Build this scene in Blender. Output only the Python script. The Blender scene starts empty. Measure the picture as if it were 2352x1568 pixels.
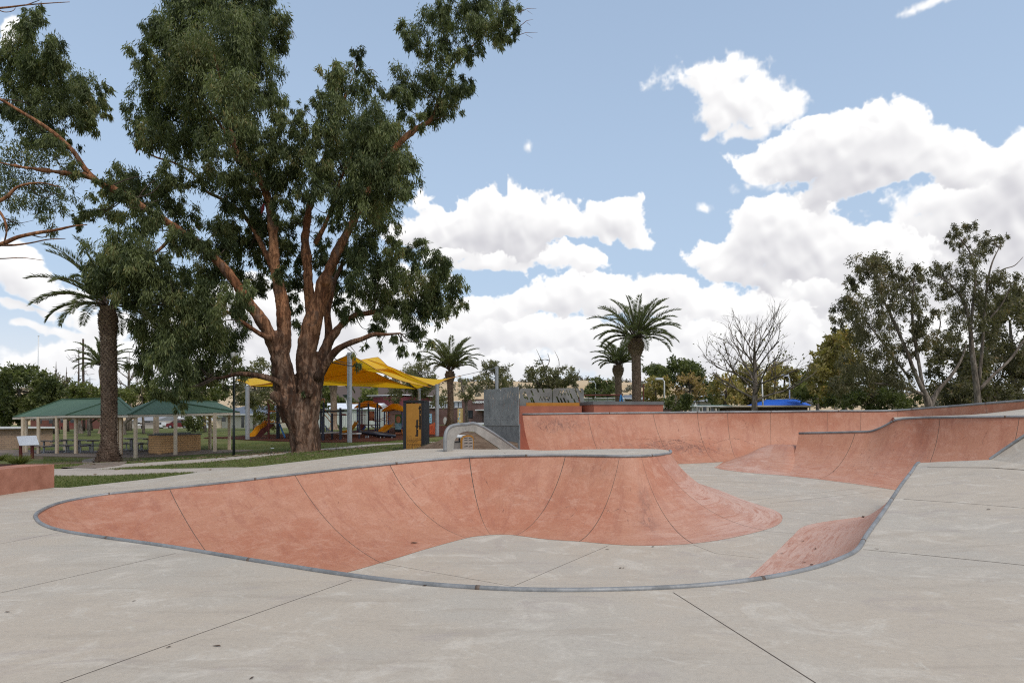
import bpy, math, random
import numpy as np
from mathutils import Vector, Matrix, noise as mnoise
from mathutils.geometry import delaunay_2d_cdt

sc = bpy.context.scene
COL = sc.collection
PI = math.pi
# ---------------------------------------------------------------- measuring the photograph
EYE, CX, HY, F = 1.6, 1176.0, 968.0, 1568.0       # eye height, principal column, horizon row, focal length


def at(px, py, Y):
    """world point seen at (px, py) standing Y metres ahead"""
    return Vector(((px - CX) / F * Y, Y, EYE - (py - HY) / F * Y))


def onz(px, py, z):
    return at(px, py, (EYE - z) * F / (py - HY))


# ---------------------------------------------------------------- materials
MATS = {}


def newmat(name):
    m = bpy.data.materials.new(name)
    m.use_nodes = True
    nt = m.node_tree
    nt.nodes.clear()
    out = nt.nodes.new('ShaderNodeOutputMaterial')
    b = nt.nodes.new('ShaderNodeBsdfPrincipled')
    nt.links.new(b.outputs[0], out.inputs[0])
    MATS[name] = m
    return m, nt, b, out


def N(nt, typ, **kw):
    n = nt.nodes.new(typ)
    for k, v in kw.items():
        setattr(n, k, v)
    return n


def put(nt, sock, v):
    if hasattr(v, 'is_linked') or hasattr(v, 'links'):
        nt.links.new(v, sock)
    else:
        sock.default_value = v


def math_(nt, op, a, b=None, c=None, clamp=False):
    n = N(nt, 'ShaderNodeMath', operation=op, use_clamp=clamp)
    put(nt, n.inputs[0], a)
    if b is not None:
        put(nt, n.inputs[1], b)
    if c is not None:
        put(nt, n.inputs[2], c)
    return n.outputs[0]


def vmath(nt, op, a, b=None, scale=None):
    n = N(nt, 'ShaderNodeVectorMath', operation=op)
    put(nt, n.inputs[0], a)
    if b is not None:
        put(nt, n.inputs[1], b)
    if scale is not None:
        n.inputs['Scale'].default_value = scale
    return n.outputs['Value'] if op in ('LENGTH', 'DOT_PRODUCT', 'DISTANCE') else n.outputs[0]


def maprange(nt, v, a, b, c=0.0, d=1.0, smooth=True):
    n = N(nt, 'ShaderNodeMapRange')
    if smooth:
        n.interpolation_type = 'SMOOTHSTEP'
    put(nt, n.inputs[0], v)
    n.inputs[1].default_value = a
    n.inputs[2].default_value = b
    n.inputs[3].default_value = c
    n.inputs[4].default_value = d
    return n.outputs[0]


def rgba(c):
    return (c[0], c[1], c[2], 1.0)


def mixc(nt, f, a, b, mode='MIX'):
    n = N(nt, 'ShaderNodeMix', data_type='RGBA', blend_type=mode)
    put(nt, n.inputs[0], f)
    put(nt, n.inputs[6], rgba(a) if isinstance(a, tuple) else a)
    put(nt, n.inputs[7], rgba(b) if isinstance(b, tuple) else b)
    return n.outputs[2]


def noise(nt, vec, scale, detail=4.0, rough=0.55, stretch=None, dist=0.0):
    if stretch:
        mp = N(nt, 'ShaderNodeMapping')
        nt.links.new(vec, mp.inputs[0])
        mp.inputs['Scale'].default_value = stretch
        vec = mp.outputs[0]
    n = N(nt, 'ShaderNodeTexNoise')
    nt.links.new(vec, n.inputs['Vector'])
    n.inputs['Scale'].default_value = scale
    n.inputs['Detail'].default_value = detail
    n.inputs['Roughness'].default_value = rough
    n.inputs['Distortion'].default_value = dist
    return n.outputs['Fac']


def coords(nt, which='Object'):
    return N(nt, 'ShaderNodeTexCoord').outputs[which]


def bump(nt, b, h, strength=0.3, dist=0.02):
    n = N(nt, 'ShaderNodeBump')
    n.inputs['Strength'].default_value = strength
    n.inputs['Distance'].default_value = dist
    nt.links.new(h, n.inputs['Height'])
    nt.links.new(n.outputs[0], b.inputs['Normal'])


def plain(name, col, col2=None, scale=3.0, rough=0.6, metal=0.0, bmp=0.15, spec=0.35, bdist=0.01, stretch=None):
    """painted / cast surface with two tone weathering"""
    m, nt, b, out = newmat(name)
    co = coords(nt)
    if col2 is None:
        col2 = tuple(c * 0.72 for c in col)
    n1 = noise(nt, co, scale, 5, 0.62, stretch)
    n2 = noise(nt, co, scale * 9, 3, 0.6)
    f = math_(nt, 'ADD', maprange(nt, n1, 0.35, 0.68, 0, 0.75), math_(nt, 'MULTIPLY', n2, 0.25))
    nt.links.new(mixc(nt, f, col, col2), b.inputs['Base Color'])
    b.inputs['Metallic'].default_value = metal
    b.inputs['Specular IOR Level'].default_value = spec
    nt.links.new(maprange(nt, n2, 0.2, 0.8, rough * 0.85, min(1, rough * 1.15), False), b.inputs['Roughness'])
    if bmp:
        bump(nt, b, math_(nt, 'ADD', n1, n2), bmp, bdist)
    return m


def concrete():
    m, nt, b, out = newmat('deck_concrete')
    co = coords(nt)
    big = noise(nt, co, 0.30, 5, 0.62)
    mid = noise(nt, co, 1.4, 7, 0.70, None, 0.9)
    streak = noise(nt, co, 2.0, 6, 0.66, (0.30, 1.5, 1.0), 0.5)
    fine = noise(nt, co, 24, 6, 0.75)
    grain = noise(nt, co, 150, 3, 0.7)
    c = mixc(nt, maprange(nt, big, 0.40, 0.60), (0.468, 0.393, 0.309), (0.442, 0.391, 0.325))
    c = mixc(nt, maprange(nt, mid, 0.50, 0.66, 0, 0.75), c, (0.575, 0.515, 0.435))
    c = mixc(nt, maprange(nt, streak, 0.51, 0.66, 0, 0.55), c, (0.365, 0.305, 0.240))
    c = mixc(nt, maprange(nt, noise(nt, co, 0.9, 6, 0.7, (1, 1.5, 1), 0.8), 0.54, 0.68, 0, 0.55), c, (0.350, 0.292, 0.258))
    c = mixc(nt, maprange(nt, noise(nt, co, 2.8, 6, 0.75, None, 1.2), 0.58, 0.68, 0, 0.5), c, (0.60, 0.55, 0.47))
    c = mixc(nt, maprange(nt, noise(nt, co, 6.5, 6, 0.78, None, 0.6), 0.56, 0.70, 0, 0.35), c, (0.31, 0.255, 0.20))
    c = mixc(nt, maprange(nt, fine, 0.42, 0.66, 0.0, 0.32), c, (0.31, 0.265, 0.215))
    c = mixc(nt, maprange(nt, grain, 0.42, 0.66, 0.0, 0.28), c, (0.60, 0.54, 0.455))
    # small dark gum spots and leaf stains
    vo = N(nt, 'ShaderNodeTexVoronoi')
    nt.links.new(co, vo.inputs['Vector'])
    vo.inputs['Scale'].default_value = 0.8
    rn = noise(nt, co, 9, 3, 0.6)
    spot = maprange(nt, math_(nt, 'ADD', vo.outputs['Distance'], math_(nt, 'MULTIPLY', rn, 0.06)), 0.045, 0.062, 0.6, 0.0)
    c = mixc(nt, spot, c, (0.12, 0.095, 0.08))
    nt.links.new(c, b.inputs['Base Color'])
    nt.links.new(maprange(nt, mid, 0.3, 0.7, 0.55, 0.78, False), b.inputs['Roughness'])
    b.inputs['Specular IOR Level'].default_value = 0.25
    bump(nt, b, math_(nt, 'ADD', math_(nt, 'MULTIPLY', fine, 0.7), math_(nt, 'MULTIPLY', grain, 0.5)), 0.22, 0.006)
    return m


def red_concrete():
    """pigmented concrete of the transitions: UV u runs along the lip, v down the slope (metres); 'worn' = polished feet and a highlight painted on the tongue end"""
    m, nt, b, out = newmat('red_concrete')
    co = coords(nt)
    uv = N(nt, 'ShaderNodeUVMap').outputs[0]
    at_ = N(nt, 'ShaderNodeAttribute', attribute_name='worn_and_sheen').outputs['Fac']
    sm_ = N(nt, 'ShaderNodeAttribute', attribute_name='smear').outputs['Fac']
    big = noise(nt, co, 0.45, 6, 0.70, None, 0.4)
    blot = noise(nt, co, 2.2, 9, 0.82, None, 0.5)
    run = noise(nt, uv, 1.6, 8, 0.78, (2.2, 0.45, 1), 0.4)
    fine = noise(nt, co, 26, 7, 0.8)
    grain = noise(nt, co, 120, 3, 0.75)
    c = mixc(nt, maprange(nt, big, 0.40, 0.60), (0.412, 0.150, 0.078), (0.455, 0.204, 0.117))
    c = mixc(nt, maprange(nt, blot, 0.46, 0.60, 0, 0.65), c, (0.535, 0.275, 0.182))
    c = mixc(nt, maprange(nt, run, 0.50, 0.62, 0, 0.55), c, (0.315, 0.105, 0.060))
    c = mixc(nt, maprange(nt, noise(nt, uv, 2.2, 9, 0.84, (0.45, 1.2, 1), 0.5), 0.545, 0.64, 0, 0.5), c, (0.60, 0.365, 0.265))
    c = mixc(nt, maprange(nt, noise(nt, uv, 3.0, 8, 0.82, (4.5, 0.30, 1), 0.2), 0.57, 0.68, 0, 0.5), c, (0.25, 0.092, 0.058))
    c = mixc(nt, maprange(nt, fine, 0.42, 0.62, 0, 0.40), c, (0.285, 0.092, 0.052))
    c = mixc(nt, maprange(nt, grain, 0.42, 0.64, 0, 0.42), c, (0.60, 0.325, 0.225))
    # worn feet and the tongue end's painted highlight: pale with raked streaks along the lip
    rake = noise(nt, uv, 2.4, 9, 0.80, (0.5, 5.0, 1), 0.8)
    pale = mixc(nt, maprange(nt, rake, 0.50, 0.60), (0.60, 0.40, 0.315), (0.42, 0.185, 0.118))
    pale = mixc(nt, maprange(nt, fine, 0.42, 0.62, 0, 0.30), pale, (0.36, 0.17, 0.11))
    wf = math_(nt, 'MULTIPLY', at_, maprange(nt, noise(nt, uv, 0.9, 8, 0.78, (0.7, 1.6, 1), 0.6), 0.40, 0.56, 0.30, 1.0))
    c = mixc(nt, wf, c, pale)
    # rubber smears
    smf = math_(nt, 'MULTIPLY', sm_, maprange(nt, noise(nt, uv, 3.4, 8, 0.82, (2.0, 0.8, 1), 0.4), 0.42, 0.64, 0.0, 0.85))
    c = mixc(nt, smf, c, (0.12, 0.062, 0.055))
    nt.links.new(c, b.inputs['Base Color'])
    nt.links.new(maprange(nt, blot, 0.3, 0.7, 0.40, 0.62, False), b.inputs['Roughness'])
    b.inputs['Specular IOR Level'].default_value = 0.32
    bump(nt, b, math_(nt, 'ADD', math_(nt, 'MULTIPLY', fine, 0.6), math_(nt, 'MULTIPLY', grain, 0.5)), 0.2, 0.005)
    return m


def leafmat(name, dark, light, trans=0.3, third=None):
    m, nt, b, out = newmat(name)
    t = N(nt, 'ShaderNodeAttribute', attribute_name='tint').outputs['Fac']
    c = mixc(nt, maprange(nt, t, 0.0, 1.0, 0, 1, False), dark, light)
    if third:
        c = mixc(nt, maprange(nt, t, 0.9, 0.97, 0, 1), c, third)
    nt.links.new(c, b.inputs['Base Color'])
    b.inputs['Roughness'].default_value = 0.55
    b.inputs['Specular IOR Level'].default_value = 0.3
    tr = N(nt, 'ShaderNodeBsdfTranslucent')
    nt.links.new(mixc(nt, 1.0, c, (1.0, 1.1, 0.5), 'MULTIPLY'), tr.inputs[0])
    mx = N(nt, 'ShaderNodeMixShader')
    mx.inputs[0].default_value = trans
    nt.links.new(b.outputs[0], mx.inputs[1])
    nt.links.new(tr.outputs[0], mx.inputs[2])
    nt.links.new(mx.outputs[0], out.inputs[0])
    return m


def bark(name, a, c2, c3, scale=2.0, bmp=0.8, zrange=None, low=None):
    m, nt, b, out = newmat(name)
    co = coords(nt)
    n1 = noise(nt, co, scale, 7, 0.74, (1, 1, 0.28), 0.9)
    n2 = noise(nt, co, scale * 6, 6, 0.75, (1, 1, 0.22), 0.4)
    n3 = noise(nt, co, scale * 0.7, 4, 0.65, (1, 1, 0.6), 0.6)
    n4 = noise(nt, co, scale * 2.3, 6, 0.75, (1, 1, 0.4), 0.8)
    c = mixc(nt, maprange(nt, n1, 0.42, 0.58), a, c2)
    c = mixc(nt, maprange(nt, n3, 0.52, 0.62, 0, 0.85), c, c3)
    c = mixc(nt, maprange(nt, n4, 0.56, 0.66, 0, 0.7), c, tuple(x * 0.5 for x in a))
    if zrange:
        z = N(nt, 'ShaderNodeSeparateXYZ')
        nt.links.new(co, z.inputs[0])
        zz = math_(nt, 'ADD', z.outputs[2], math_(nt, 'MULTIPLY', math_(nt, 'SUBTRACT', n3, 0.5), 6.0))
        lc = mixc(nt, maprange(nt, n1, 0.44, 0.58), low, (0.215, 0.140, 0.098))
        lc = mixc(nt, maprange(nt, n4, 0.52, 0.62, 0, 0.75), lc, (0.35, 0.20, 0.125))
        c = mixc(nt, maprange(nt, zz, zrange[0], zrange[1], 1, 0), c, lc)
    c = mixc(nt, maprange(nt, n2, 0.42, 0.56, 0.75, 0.0), c, tuple(x * 0.22 for x in a))
    nt.links.new(c, b.inputs['Base Color'])
    b.inputs['Roughness'].default_value = 0.85
    b.inputs['Specular IOR Level'].default_value = 0.15
    bump(nt, b, math_(nt, 'ADD', n1, math_(nt, 'MULTIPLY', n2, 0.6)), bmp, 0.08)
    return m


def bricks(name, c1, c2, mortar, bw=0.23, bh=0.086, uv=True):
    """brick bond laid in the wall's own UV metres"""
    m, nt, b, out = newmat(name)
    v = N(nt, 'ShaderNodeUVMap').outputs[0]
    br = N(nt, 'ShaderNodeTexBrick')
    nt.links.new(v, br.inputs['Vector'])
    br.inputs['Color1'].default_value = rgba(c1)
    br.inputs['Color2'].default_value = rgba(c2)
    br.inputs['Mortar'].default_value = rgba(mortar)
    br.inputs['Scale'].default_value = 1.0
    br.inputs['Mortar Size'].default_value = bh * 0.1
    br.inputs['Brick Width'].default_value = bw
    br.inputs['Row Height'].default_value = bh
    n = noise(nt, coords(nt), 0.8, 5, 0.6)
    c = mixc(nt, maprange(nt, n, 0.4, 0.7, 0, 0.3), br.outputs['Color'], tuple(x * 0.55 for x in c1))
    nt.links.new(c, b.inputs['Base Color'])
    b.inputs['Roughness'].default_value = 0.85
    bump(nt, b, math_(nt, 'SUBTRACT', 1.0, br.outputs['Fac']), 0.35, 0.01)
    return m


def ribbed(name, c1, c2, pitch=0.076, rough=0.45, metal=0.0, depth=0.012):
    """corrugated sheet; ribs run down the UV v axis"""
    m, nt, b, out = newmat(name)
    v = N(nt, 'ShaderNodeUVMap').outputs[0]
    s = N(nt, 'ShaderNodeSeparateXYZ')
    nt.links.new(v, s.inputs[0])
    w = math_(nt, 'SINE', math_(nt, 'MULTIPLY', s.outputs[0], 2 * PI / pitch))
    n = noise(nt, coords(nt), 0.9, 5, 0.65)
    c = mixc(nt, maprange(nt, n, 0.4, 0.7), c1, c2)
    nt.links.new(c, b.inputs['Base Color'])
    b.inputs['Roughness'].default_value = rough
    b.inputs['Metallic'].default_value = metal
    bump(nt, b, w, 0.8, depth)
    return m


def steel(name, c1, c2, rough=0.42, metal=0.75, scale=1.6):
    m, nt, b, out = newmat(name)
    co = coords(nt)
    n1 = noise(nt, co, scale, 6, 0.68, None, 0.8)
    n2 = noise(nt, co, scale * 14, 4, 0.7)
    n3 = noise(nt, co, scale * 1.2, 4, 0.6, (1, 1, 0.2))
    c = mixc(nt, maprange(nt, n1, 0.38, 0.66), c1, c2)
    c = mixc(nt, maprange(nt, n2, 0.45, 0.75, 0, 0.35), c, tuple(min(1, x * 1.35) for x in c1))
    c = mixc(nt, maprange(nt, n3, 0.55, 0.75, 0, 0.4), c, tuple(x * 0.6 for x in c2))
    nt.links.new(c, b.inputs['Base Color'])
    b.inputs['Metallic'].default_value = metal
    nt.links.new(maprange(nt, n1, 0.3, 0.7, rough * 0.8, rough * 1.3, False), b.inputs['Roughness'])
    bump(nt, b, math_(nt, 'ADD', n1, math_(nt, 'MULTIPLY', n2, 0.3)), 0.08, 0.01)
    return m


def ground_mat():
    m, nt, b, out = newmat('lawn')
    co = coords(nt)
    dirt = N(nt, 'ShaderNodeAttribute', attribute_name='dirt').outputs['Fac']
    n1 = noise(nt, co, 0.25, 5, 0.65)
    n2 = noise(nt, co, 2.2, 5, 0.7)
    n3 = noise(nt, co, 22, 4, 0.75)
    c = mixc(nt, maprange(nt, n1, 0.35, 0.68), (0.085, 0.118, 0.030), (0.165, 0.165, 0.060))
    c = mixc(nt, maprange(nt, n2, 0.45, 0.72, 0, 0.65), c, (0.225, 0.185, 0.095))
    c = mixc(nt, maprange(nt, n3, 0.42, 0.70, 0, 0.6), c, (0.055, 0.072, 0.020))
    d = mixc(nt, maprange(nt, n2, 0.35, 0.65), (0.15, 0.098, 0.066), (0.235, 0.165, 0.115))
    d = mixc(nt, maprange(nt, n3, 0.5, 0.7, 0, 0.5), d, (0.07, 0.05, 0.035))
    f = maprange(nt, math_(nt, 'ADD', dirt, math_(nt, 'MULTIPLY', math_(nt, 'SUBTRACT', n2, 0.5), 0.9)), 0.35, 0.65)
    c = mixc(nt, f, c, d)
    nt.links.new(c, b.inputs['Base Color'])
    b.inputs['Roughness'].default_value = 0.95
    b.inputs['Specular IOR Level'].default_value = 0.1
    bump(nt, b, math_(nt, 'ADD', n3, n2), 0.9, 0.05)
    return m


def hill_mat():
    m, nt, b, out = newmat('dry_hill_grass')
    co = coords(nt)
    n1 = noise(nt, co, 0.004, 5, 0.6)
    n2 = noise(nt, co, 0.02, 6, 0.7)
    c = mixc(nt, maprange(nt, n1, 0.38, 0.62), (0.50, 0.365, 0.22), (0.56, 0.43, 0.285))
    c = mixc(nt, maprange(nt, n2, 0.56, 0.72, 0, 0.7), c, (0.27, 0.23, 0.13))
    nt.links.new(c, b.inputs['Base Color'])
    b.inputs['Roughness'].default_value = 1.0
    b.inputs['Specular IOR Level'].default_value = 0.0
    return m


CONC = concrete()
RED = red_concrete()
JOINT = plain('saw_cut', (0.075, 0.058, 0.045), (0.11, 0.085, 0.065), 6, 0.95, 0, 0)
COPE = steel('galvanised_pipe', (0.30, 0.30, 0.298), (0.19, 0.192, 0.192), 0.58, 0.4)
RAILM = steel('rail_steel', (0.40, 0.375, 0.335), (0.27, 0.25, 0.222), 0.6, 0.25, 1.4)
SCREEN = steel('screen_plate', (0.33, 0.335, 0.325), (0.215, 0.22, 0.215), 0.6, 0.35, 1.3)
PLATE = steel('dull_steel_plate', (0.275, 0.28, 0.275), (0.165, 0.17, 0.168), 0.6, 0.35, 1.1)
PERF = steel('zinc_plate', (0.235, 0.232, 0.215), (0.155, 0.153, 0.142), 0.55, 0.4, 1.4)
POSTM = steel('brushed_post', (0.37, 0.38, 0.40), (0.29, 0.30, 0.315), 0.5, 0.35, 2.0)
LAWN = ground_mat()
HILL = hill_mat()
MULCH = plain('bark_mulch', (0.115, 0.040, 0.026), (0.05, 0.020, 0.014), 12, 0.95, 0, 1.0, 0.1, 0.05)
PATH = plain('path_concrete', (0.43, 0.37, 0.31), (0.33, 0.28, 0.235), 1.5, 0.85)
SLAB = plain('shelter_slab', (0.22, 0.165, 0.125), (0.14, 0.105, 0.08), 0.8, 0.85)
FIELD = plain('ploughed_field', (0.135, 0.105, 0.092), (0.105, 0.083, 0.075), 0.02, 1.0, 0, 0, 0.0, 0.01, (1, 6, 1))
LEAF_GUM = leafmat('gum_leaf', (0.042, 0.060, 0.022), (0.245, 0.275, 0.110), 0.38, (0.26, 0.22, 0.09))
LEAF_GUM2 = leafmat('dry_gum_leaf', (0.085, 0.080, 0.042), (0.245, 0.215, 0.120), 0.42, (0.30, 0.20, 0.11))
LEAF_DARK = leafmat('dark_leaf', (0.050, 0.066, 0.022), (0.195, 0.210, 0.072), 0.38)
LEAF_GREEN = leafmat('mid_green_leaf', (0.095, 0.115, 0.036), (0.260, 0.265, 0.090), 0.45)
LEAF_YELLOW = leafmat('autumn_leaf', (0.22, 0.19, 0.075), (0.50, 0.39, 0.15), 0.45, (0.55, 0.34, 0.12))
LEAF_BROWN = leafmat('bronze_leaf', (0.28, 0.185, 0.08), (0.52, 0.36, 0.17), 0.45)
LEAF_OAK = leafmat('needle_leaf', (0.115, 0.115, 0.060), (0.29, 0.265, 0.145), 0.45)
LEAF_HILL = leafmat('hill_leaf', (0.105, 0.105, 0.075), (0.19, 0.175, 0.125), 0.1)
FROND = leafmat('palm_leaflet', (0.062, 0.080, 0.030), (0.225, 0.240, 0.100), 0.32, (0.30, 0.22, 0.09))
GRASS = leafmat('grass_blade', (0.075, 0.115, 0.024), (0.235, 0.235, 0.080), 0.3)
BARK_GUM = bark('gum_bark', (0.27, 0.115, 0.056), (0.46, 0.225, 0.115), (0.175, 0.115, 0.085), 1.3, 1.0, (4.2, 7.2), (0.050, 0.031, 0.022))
BARK_PALE = bark('pale_bark', (0.265, 0.215, 0.175), (0.155, 0.12, 0.095), (0.40, 0.35, 0.31), 1.4, 0.5)
BARK_GREY = bark('grey_bark', (0.21, 0.17, 0.14), (0.30, 0.255, 0.215), (0.14, 0.11, 0.09), 2.0, 0.5)
BARK_TWIG = bark('twig_bark', (0.11, 0.082, 0.064), (0.17, 0.13, 0.105), (0.08, 0.06, 0.05), 3.0, 0.3)
PALM_CORE = bark('palm_core', (0.20, 0.135, 0.098), (0.26, 0.18, 0.135), (0.14, 0.095, 0.07), 5.0, 0.8)
BARK_PALM = bark('palm_bark', (0.36, 0.25, 0.18), (0.48, 0.36, 0.27), (0.27, 0.18, 0.13), 5.0, 0.5)
ROOF_G = ribbed('green_corrugated_roof', (0.058, 0.115, 0.066), (0.075, 0.135, 0.080), 0.28, 0.75)
ROOF_S = ribbed('slate_grey_roof', (0.085, 0.095, 0.115), (0.105, 0.115, 0.135), 0.3)
ROOF_W = ribbed('white_metal_roof', (0.80, 0.81, 0.83), (0.72, 0.73, 0.76), 0.4)
WALL_R = ribbed('pale_ribbed_wall', (0.55, 0.58, 0.53), (0.50, 0.53, 0.49), 0.35, 0.6, 0, 0.05)
CREAM = plain('cream_paint', (0.74, 0.60, 0.44), (0.62, 0.49, 0.35), 2.0, 0.6)
CREAM2 = plain('cream_fascia', (0.64, 0.56, 0.45), (0.55, 0.46, 0.36), 2.0, 0.6)
WHITE = plain('white_paint', (0.78, 0.78, 0.77), (0.66, 0.66, 0.65), 1.5, 0.5)
BEIGE = plain('beige_render', (0.56, 0.52, 0.42), (0.48, 0.44, 0.36), 0.7, 0.85)
BRICK_T = bricks('tan_brick', (0.74, 0.42, 0.18), (0.64, 0.35, 0.145), (0.34, 0.21, 0.115), 0.40, 0.14)
BRICK_P = bricks('pale_brown_brick', (0.42, 0.285, 0.19), (0.36, 0.235, 0.155), (0.22, 0.165, 0.13), 0.5, 0.15)
BRICK_R = bricks('red_brick', (0.155, 0.070, 0.055), (0.115, 0.052, 0.043), (0.26, 0.20, 0.175), 0.48, 0.17)
BRICK_M = bricks('maroon_blockwork', (0.20, 0.040, 0.045), (0.17, 0.034, 0.040), (0.12, 0.03, 0.034), 1.2, 0.42)
BRICK_B = bricks('brown_brick', (0.13, 0.075, 0.058), (0.10, 0.058, 0.046), (0.22, 0.17, 0.15), 0.3, 0.1)
REDWALL = plain('red_brown_wall', (0.19, 0.075, 0.055), (0.14, 0.055, 0.043), 0.4, 0.9)
YELLOW = plain('yellow_plastic', (0.72, 0.32, 0.012), (0.62, 0.26, 0.01), 2.0, 0.45, 0, 0.05, 0.4)
SAIL = newmat('yellow_shade_cloth')[0]
NAVY = plain('navy_steel', (0.012, 0.014, 0.026), (0.02, 0.023, 0.037), 2.0, 0.45, 0, 0.05, 0.4)
BLUE = plain('blue_steel', (0.03, 0.055, 0.25), (0.022, 0.042, 0.19), 2.0, 0.45, 0, 0.05, 0.4)
SKYBLUE = plain('sky_blue_plastic', (0.03, 0.20, 0.48), (0.025, 0.16, 0.40), 2.0, 0.45, 0, 0.05, 0.4)
REDP = plain('red_brown_steel', (0.17, 0.036, 0.026), (0.13, 0.03, 0.022), 2.0, 0.5, 0, 0.05, 0.4)
ORANGEP = plain('orange_steel', (0.55, 0.19, 0.03), (0.46, 0.15, 0.025), 2.0, 0.5, 0, 0.05, 0.4)
GREYP = plain('grey_deck', (0.46, 0.43, 0.40), (0.36, 0.33, 0.31), 3.0, 0.6)
BLACK = plain('black_paint', (0.012, 0.012, 0.014), (0.02, 0.02, 0.023), 3.0, 0.5, 0, 0.05, 0.4)
CHAR = plain('charcoal_paint', (0.018, 0.018, 0.021), (0.028, 0.028, 0.031), 3.0, 0.65, 0, 0.05, 0.2)
OCHRE = plain('ochre_sign_face', (0.40, 0.185, 0.026), (0.35, 0.155, 0.02), 3.0, 0.55, 0, 0.05)
OCHRE2 = plain('ochre_steel', (0.47, 0.20, 0.024), (0.38, 0.155, 0.018), 2.0, 0.5)
INK = plain('sign_ink', (0.016, 0.012, 0.010), (0.02, 0.016, 0.013), 3.0, 0.7, 0, 0)
TEXTW = plain('white_lettering', (0.82, 0.82, 0.80), (0.75, 0.75, 0.73), 2.0, 0.5, 0, 0)
GLASS = plain('dark_window_glass', (0.022, 0.026, 0.030), (0.045, 0.05, 0.056), 1.0, 0.12, 0, 0, 0.6)
PANELW = plain('pale_panel', (0.70, 0.71, 0.74), (0.60, 0.61, 0.64), 2.0, 0.5)
BRONZE = plain('rust_red_post', (0.14, 0.028, 0.020), (0.10, 0.022, 0.016), 3.0, 0.7)
LEDGE = plain('ledge_red_concrete', (0.42, 0.145, 0.088), (0.30, 0.10, 0.062), 1.6, 0.7)
LEDGE2 = plain('ledge_pink_concrete', (0.44, 0.195, 0.128), (0.29, 0.112, 0.068), 2.4, 0.75, 0, 0.3)
BLUECAN = plain('blue_canopy_cloth', (0.012, 0.115, 0.56), (0.010, 0.095, 0.48), 1.0, 0.75, 0, 0.05)
TEAL = plain('teal_roof', (0.16, 0.30, 0.29), (0.13, 0.25, 0.24), 1.0, 0.5)
TAUPE = plain('taupe_panel', (0.40, 0.33, 0.28), (0.34, 0.28, 0.235), 2.0, 0.55)
CARBLUE = plain('blue_car_paint', (0.015, 0.075, 0.32), (0.013, 0.065, 0.28), 1.0, 0.25, 0, 0, 0.6)
CARWHITE = plain('white_car_paint', (0.72, 0.72, 0.72), (0.62, 0.62, 0.62), 1.0, 0.3, 0, 0, 0.6)
TYRE = plain('tyre_rubber', (0.012, 0.012, 0.012), (0.02, 0.02, 0.02), 3.0, 0.85, 0, 0)
MESHO = plain('orange_mesh', (0.66, 0.11, 0.025), (0.55, 0.085, 0.02), 6.0, 0.6, 0, 0)
TIMBER = plain('weathered_timber', (0.25, 0.215, 0.185), (0.18, 0.15, 0.13), 4.0, 0.8)
GALAH = plain('pink_feathers', (0.36, 0.06, 0.075), (0.26, 0.045, 0.06), 20.0, 0.8, 0, 0)
GALAHG = plain('grey_feathers', (0.17, 0.165, 0.17), (0.12, 0.115, 0.12), 20.0, 0.8, 0, 0)
HOUSEW = plain('pale_house_wall', (0.50, 0.45, 0.39), (0.42, 0.37, 0.32), 0.5, 0.85)
ROOF_T = plain('grey_house_roof', (0.30, 0.30, 0.31), (0.24, 0.24, 0.25), 0.5, 0.7)
MURAL_Y = plain('mural_yellow', (0.56, 0.40, 0.17), (0.48, 0.34, 0.14), 2.0, 0.7)
MURAL_B = plain('mural_blue', (0.12, 0.28, 0.42), (0.30, 0.50, 0.60), 4.0, 0.7)
MURAL_G = plain('mural_green', (0.05, 0.12, 0.06), (0.08, 0.18, 0.07), 4.0, 0.7)
SALMON = plain('salmon_paint', (0.50, 0.22, 0.14), (0.42, 0.18, 0.12), 4.0, 0.7)

# the shade cloth lets light through
_nt = SAIL.node_tree
_b = [n for n in _nt.nodes if n.type == 'BSDF_PRINCIPLED'][0]
_o = [n for n in _nt.nodes if n.type == 'OUTPUT_MATERIAL'][0]
_c = mixc(_nt, maprange(_nt, noise(_nt, coords(_nt), 1.2, 4), 0.35, 0.65), (0.90, 0.56, 0.018), (0.84, 0.49, 0.014))
_nt.links.new(_c, _b.inputs['Base Color'])
_b.inputs['Roughness'].default_value = 0.8
_tr = N(_nt, 'ShaderNodeBsdfTranslucent')
_nt.links.new(_c, _tr.inputs[0])
_mx = N(_nt, 'ShaderNodeMixShader')
_mx.inputs[0].default_value = 0.38
_nt.links.new(_b.outputs[0], _mx.inputs[1])
_nt.links.new(_tr.outputs[0], _mx.inputs[2])
_nt.links.new(_mx.outputs[0], _o.inputs[0])


# ---------------------------------------------------------------- object helpers
def tag(o, label=None, cat=None, group=None, kind=None):
    if label:
        o['label'] = label
    if cat:
        o['category'] = cat
    if group:
        o['group'] = group
    if kind:
        o['kind'] = kind
    return o


def thing(name, loc, label, cat, group=None, rz=0.0):
    o = bpy.data.objects.new(name, None)
    o.empty_display_size = 0.2
    COL.objects.link(o)
    o.location = loc
    o.rotation_euler = (0, 0, rz)
    tag(o, label, cat, group)
    return o


def copy_tree(o, parent=None):
    c = o.copy()
    COL.objects.link(c)
    if parent is not None:
        c.parent = parent
    for ch in list(o.children):
        copy_tree(ch, c)
    return c


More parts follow.
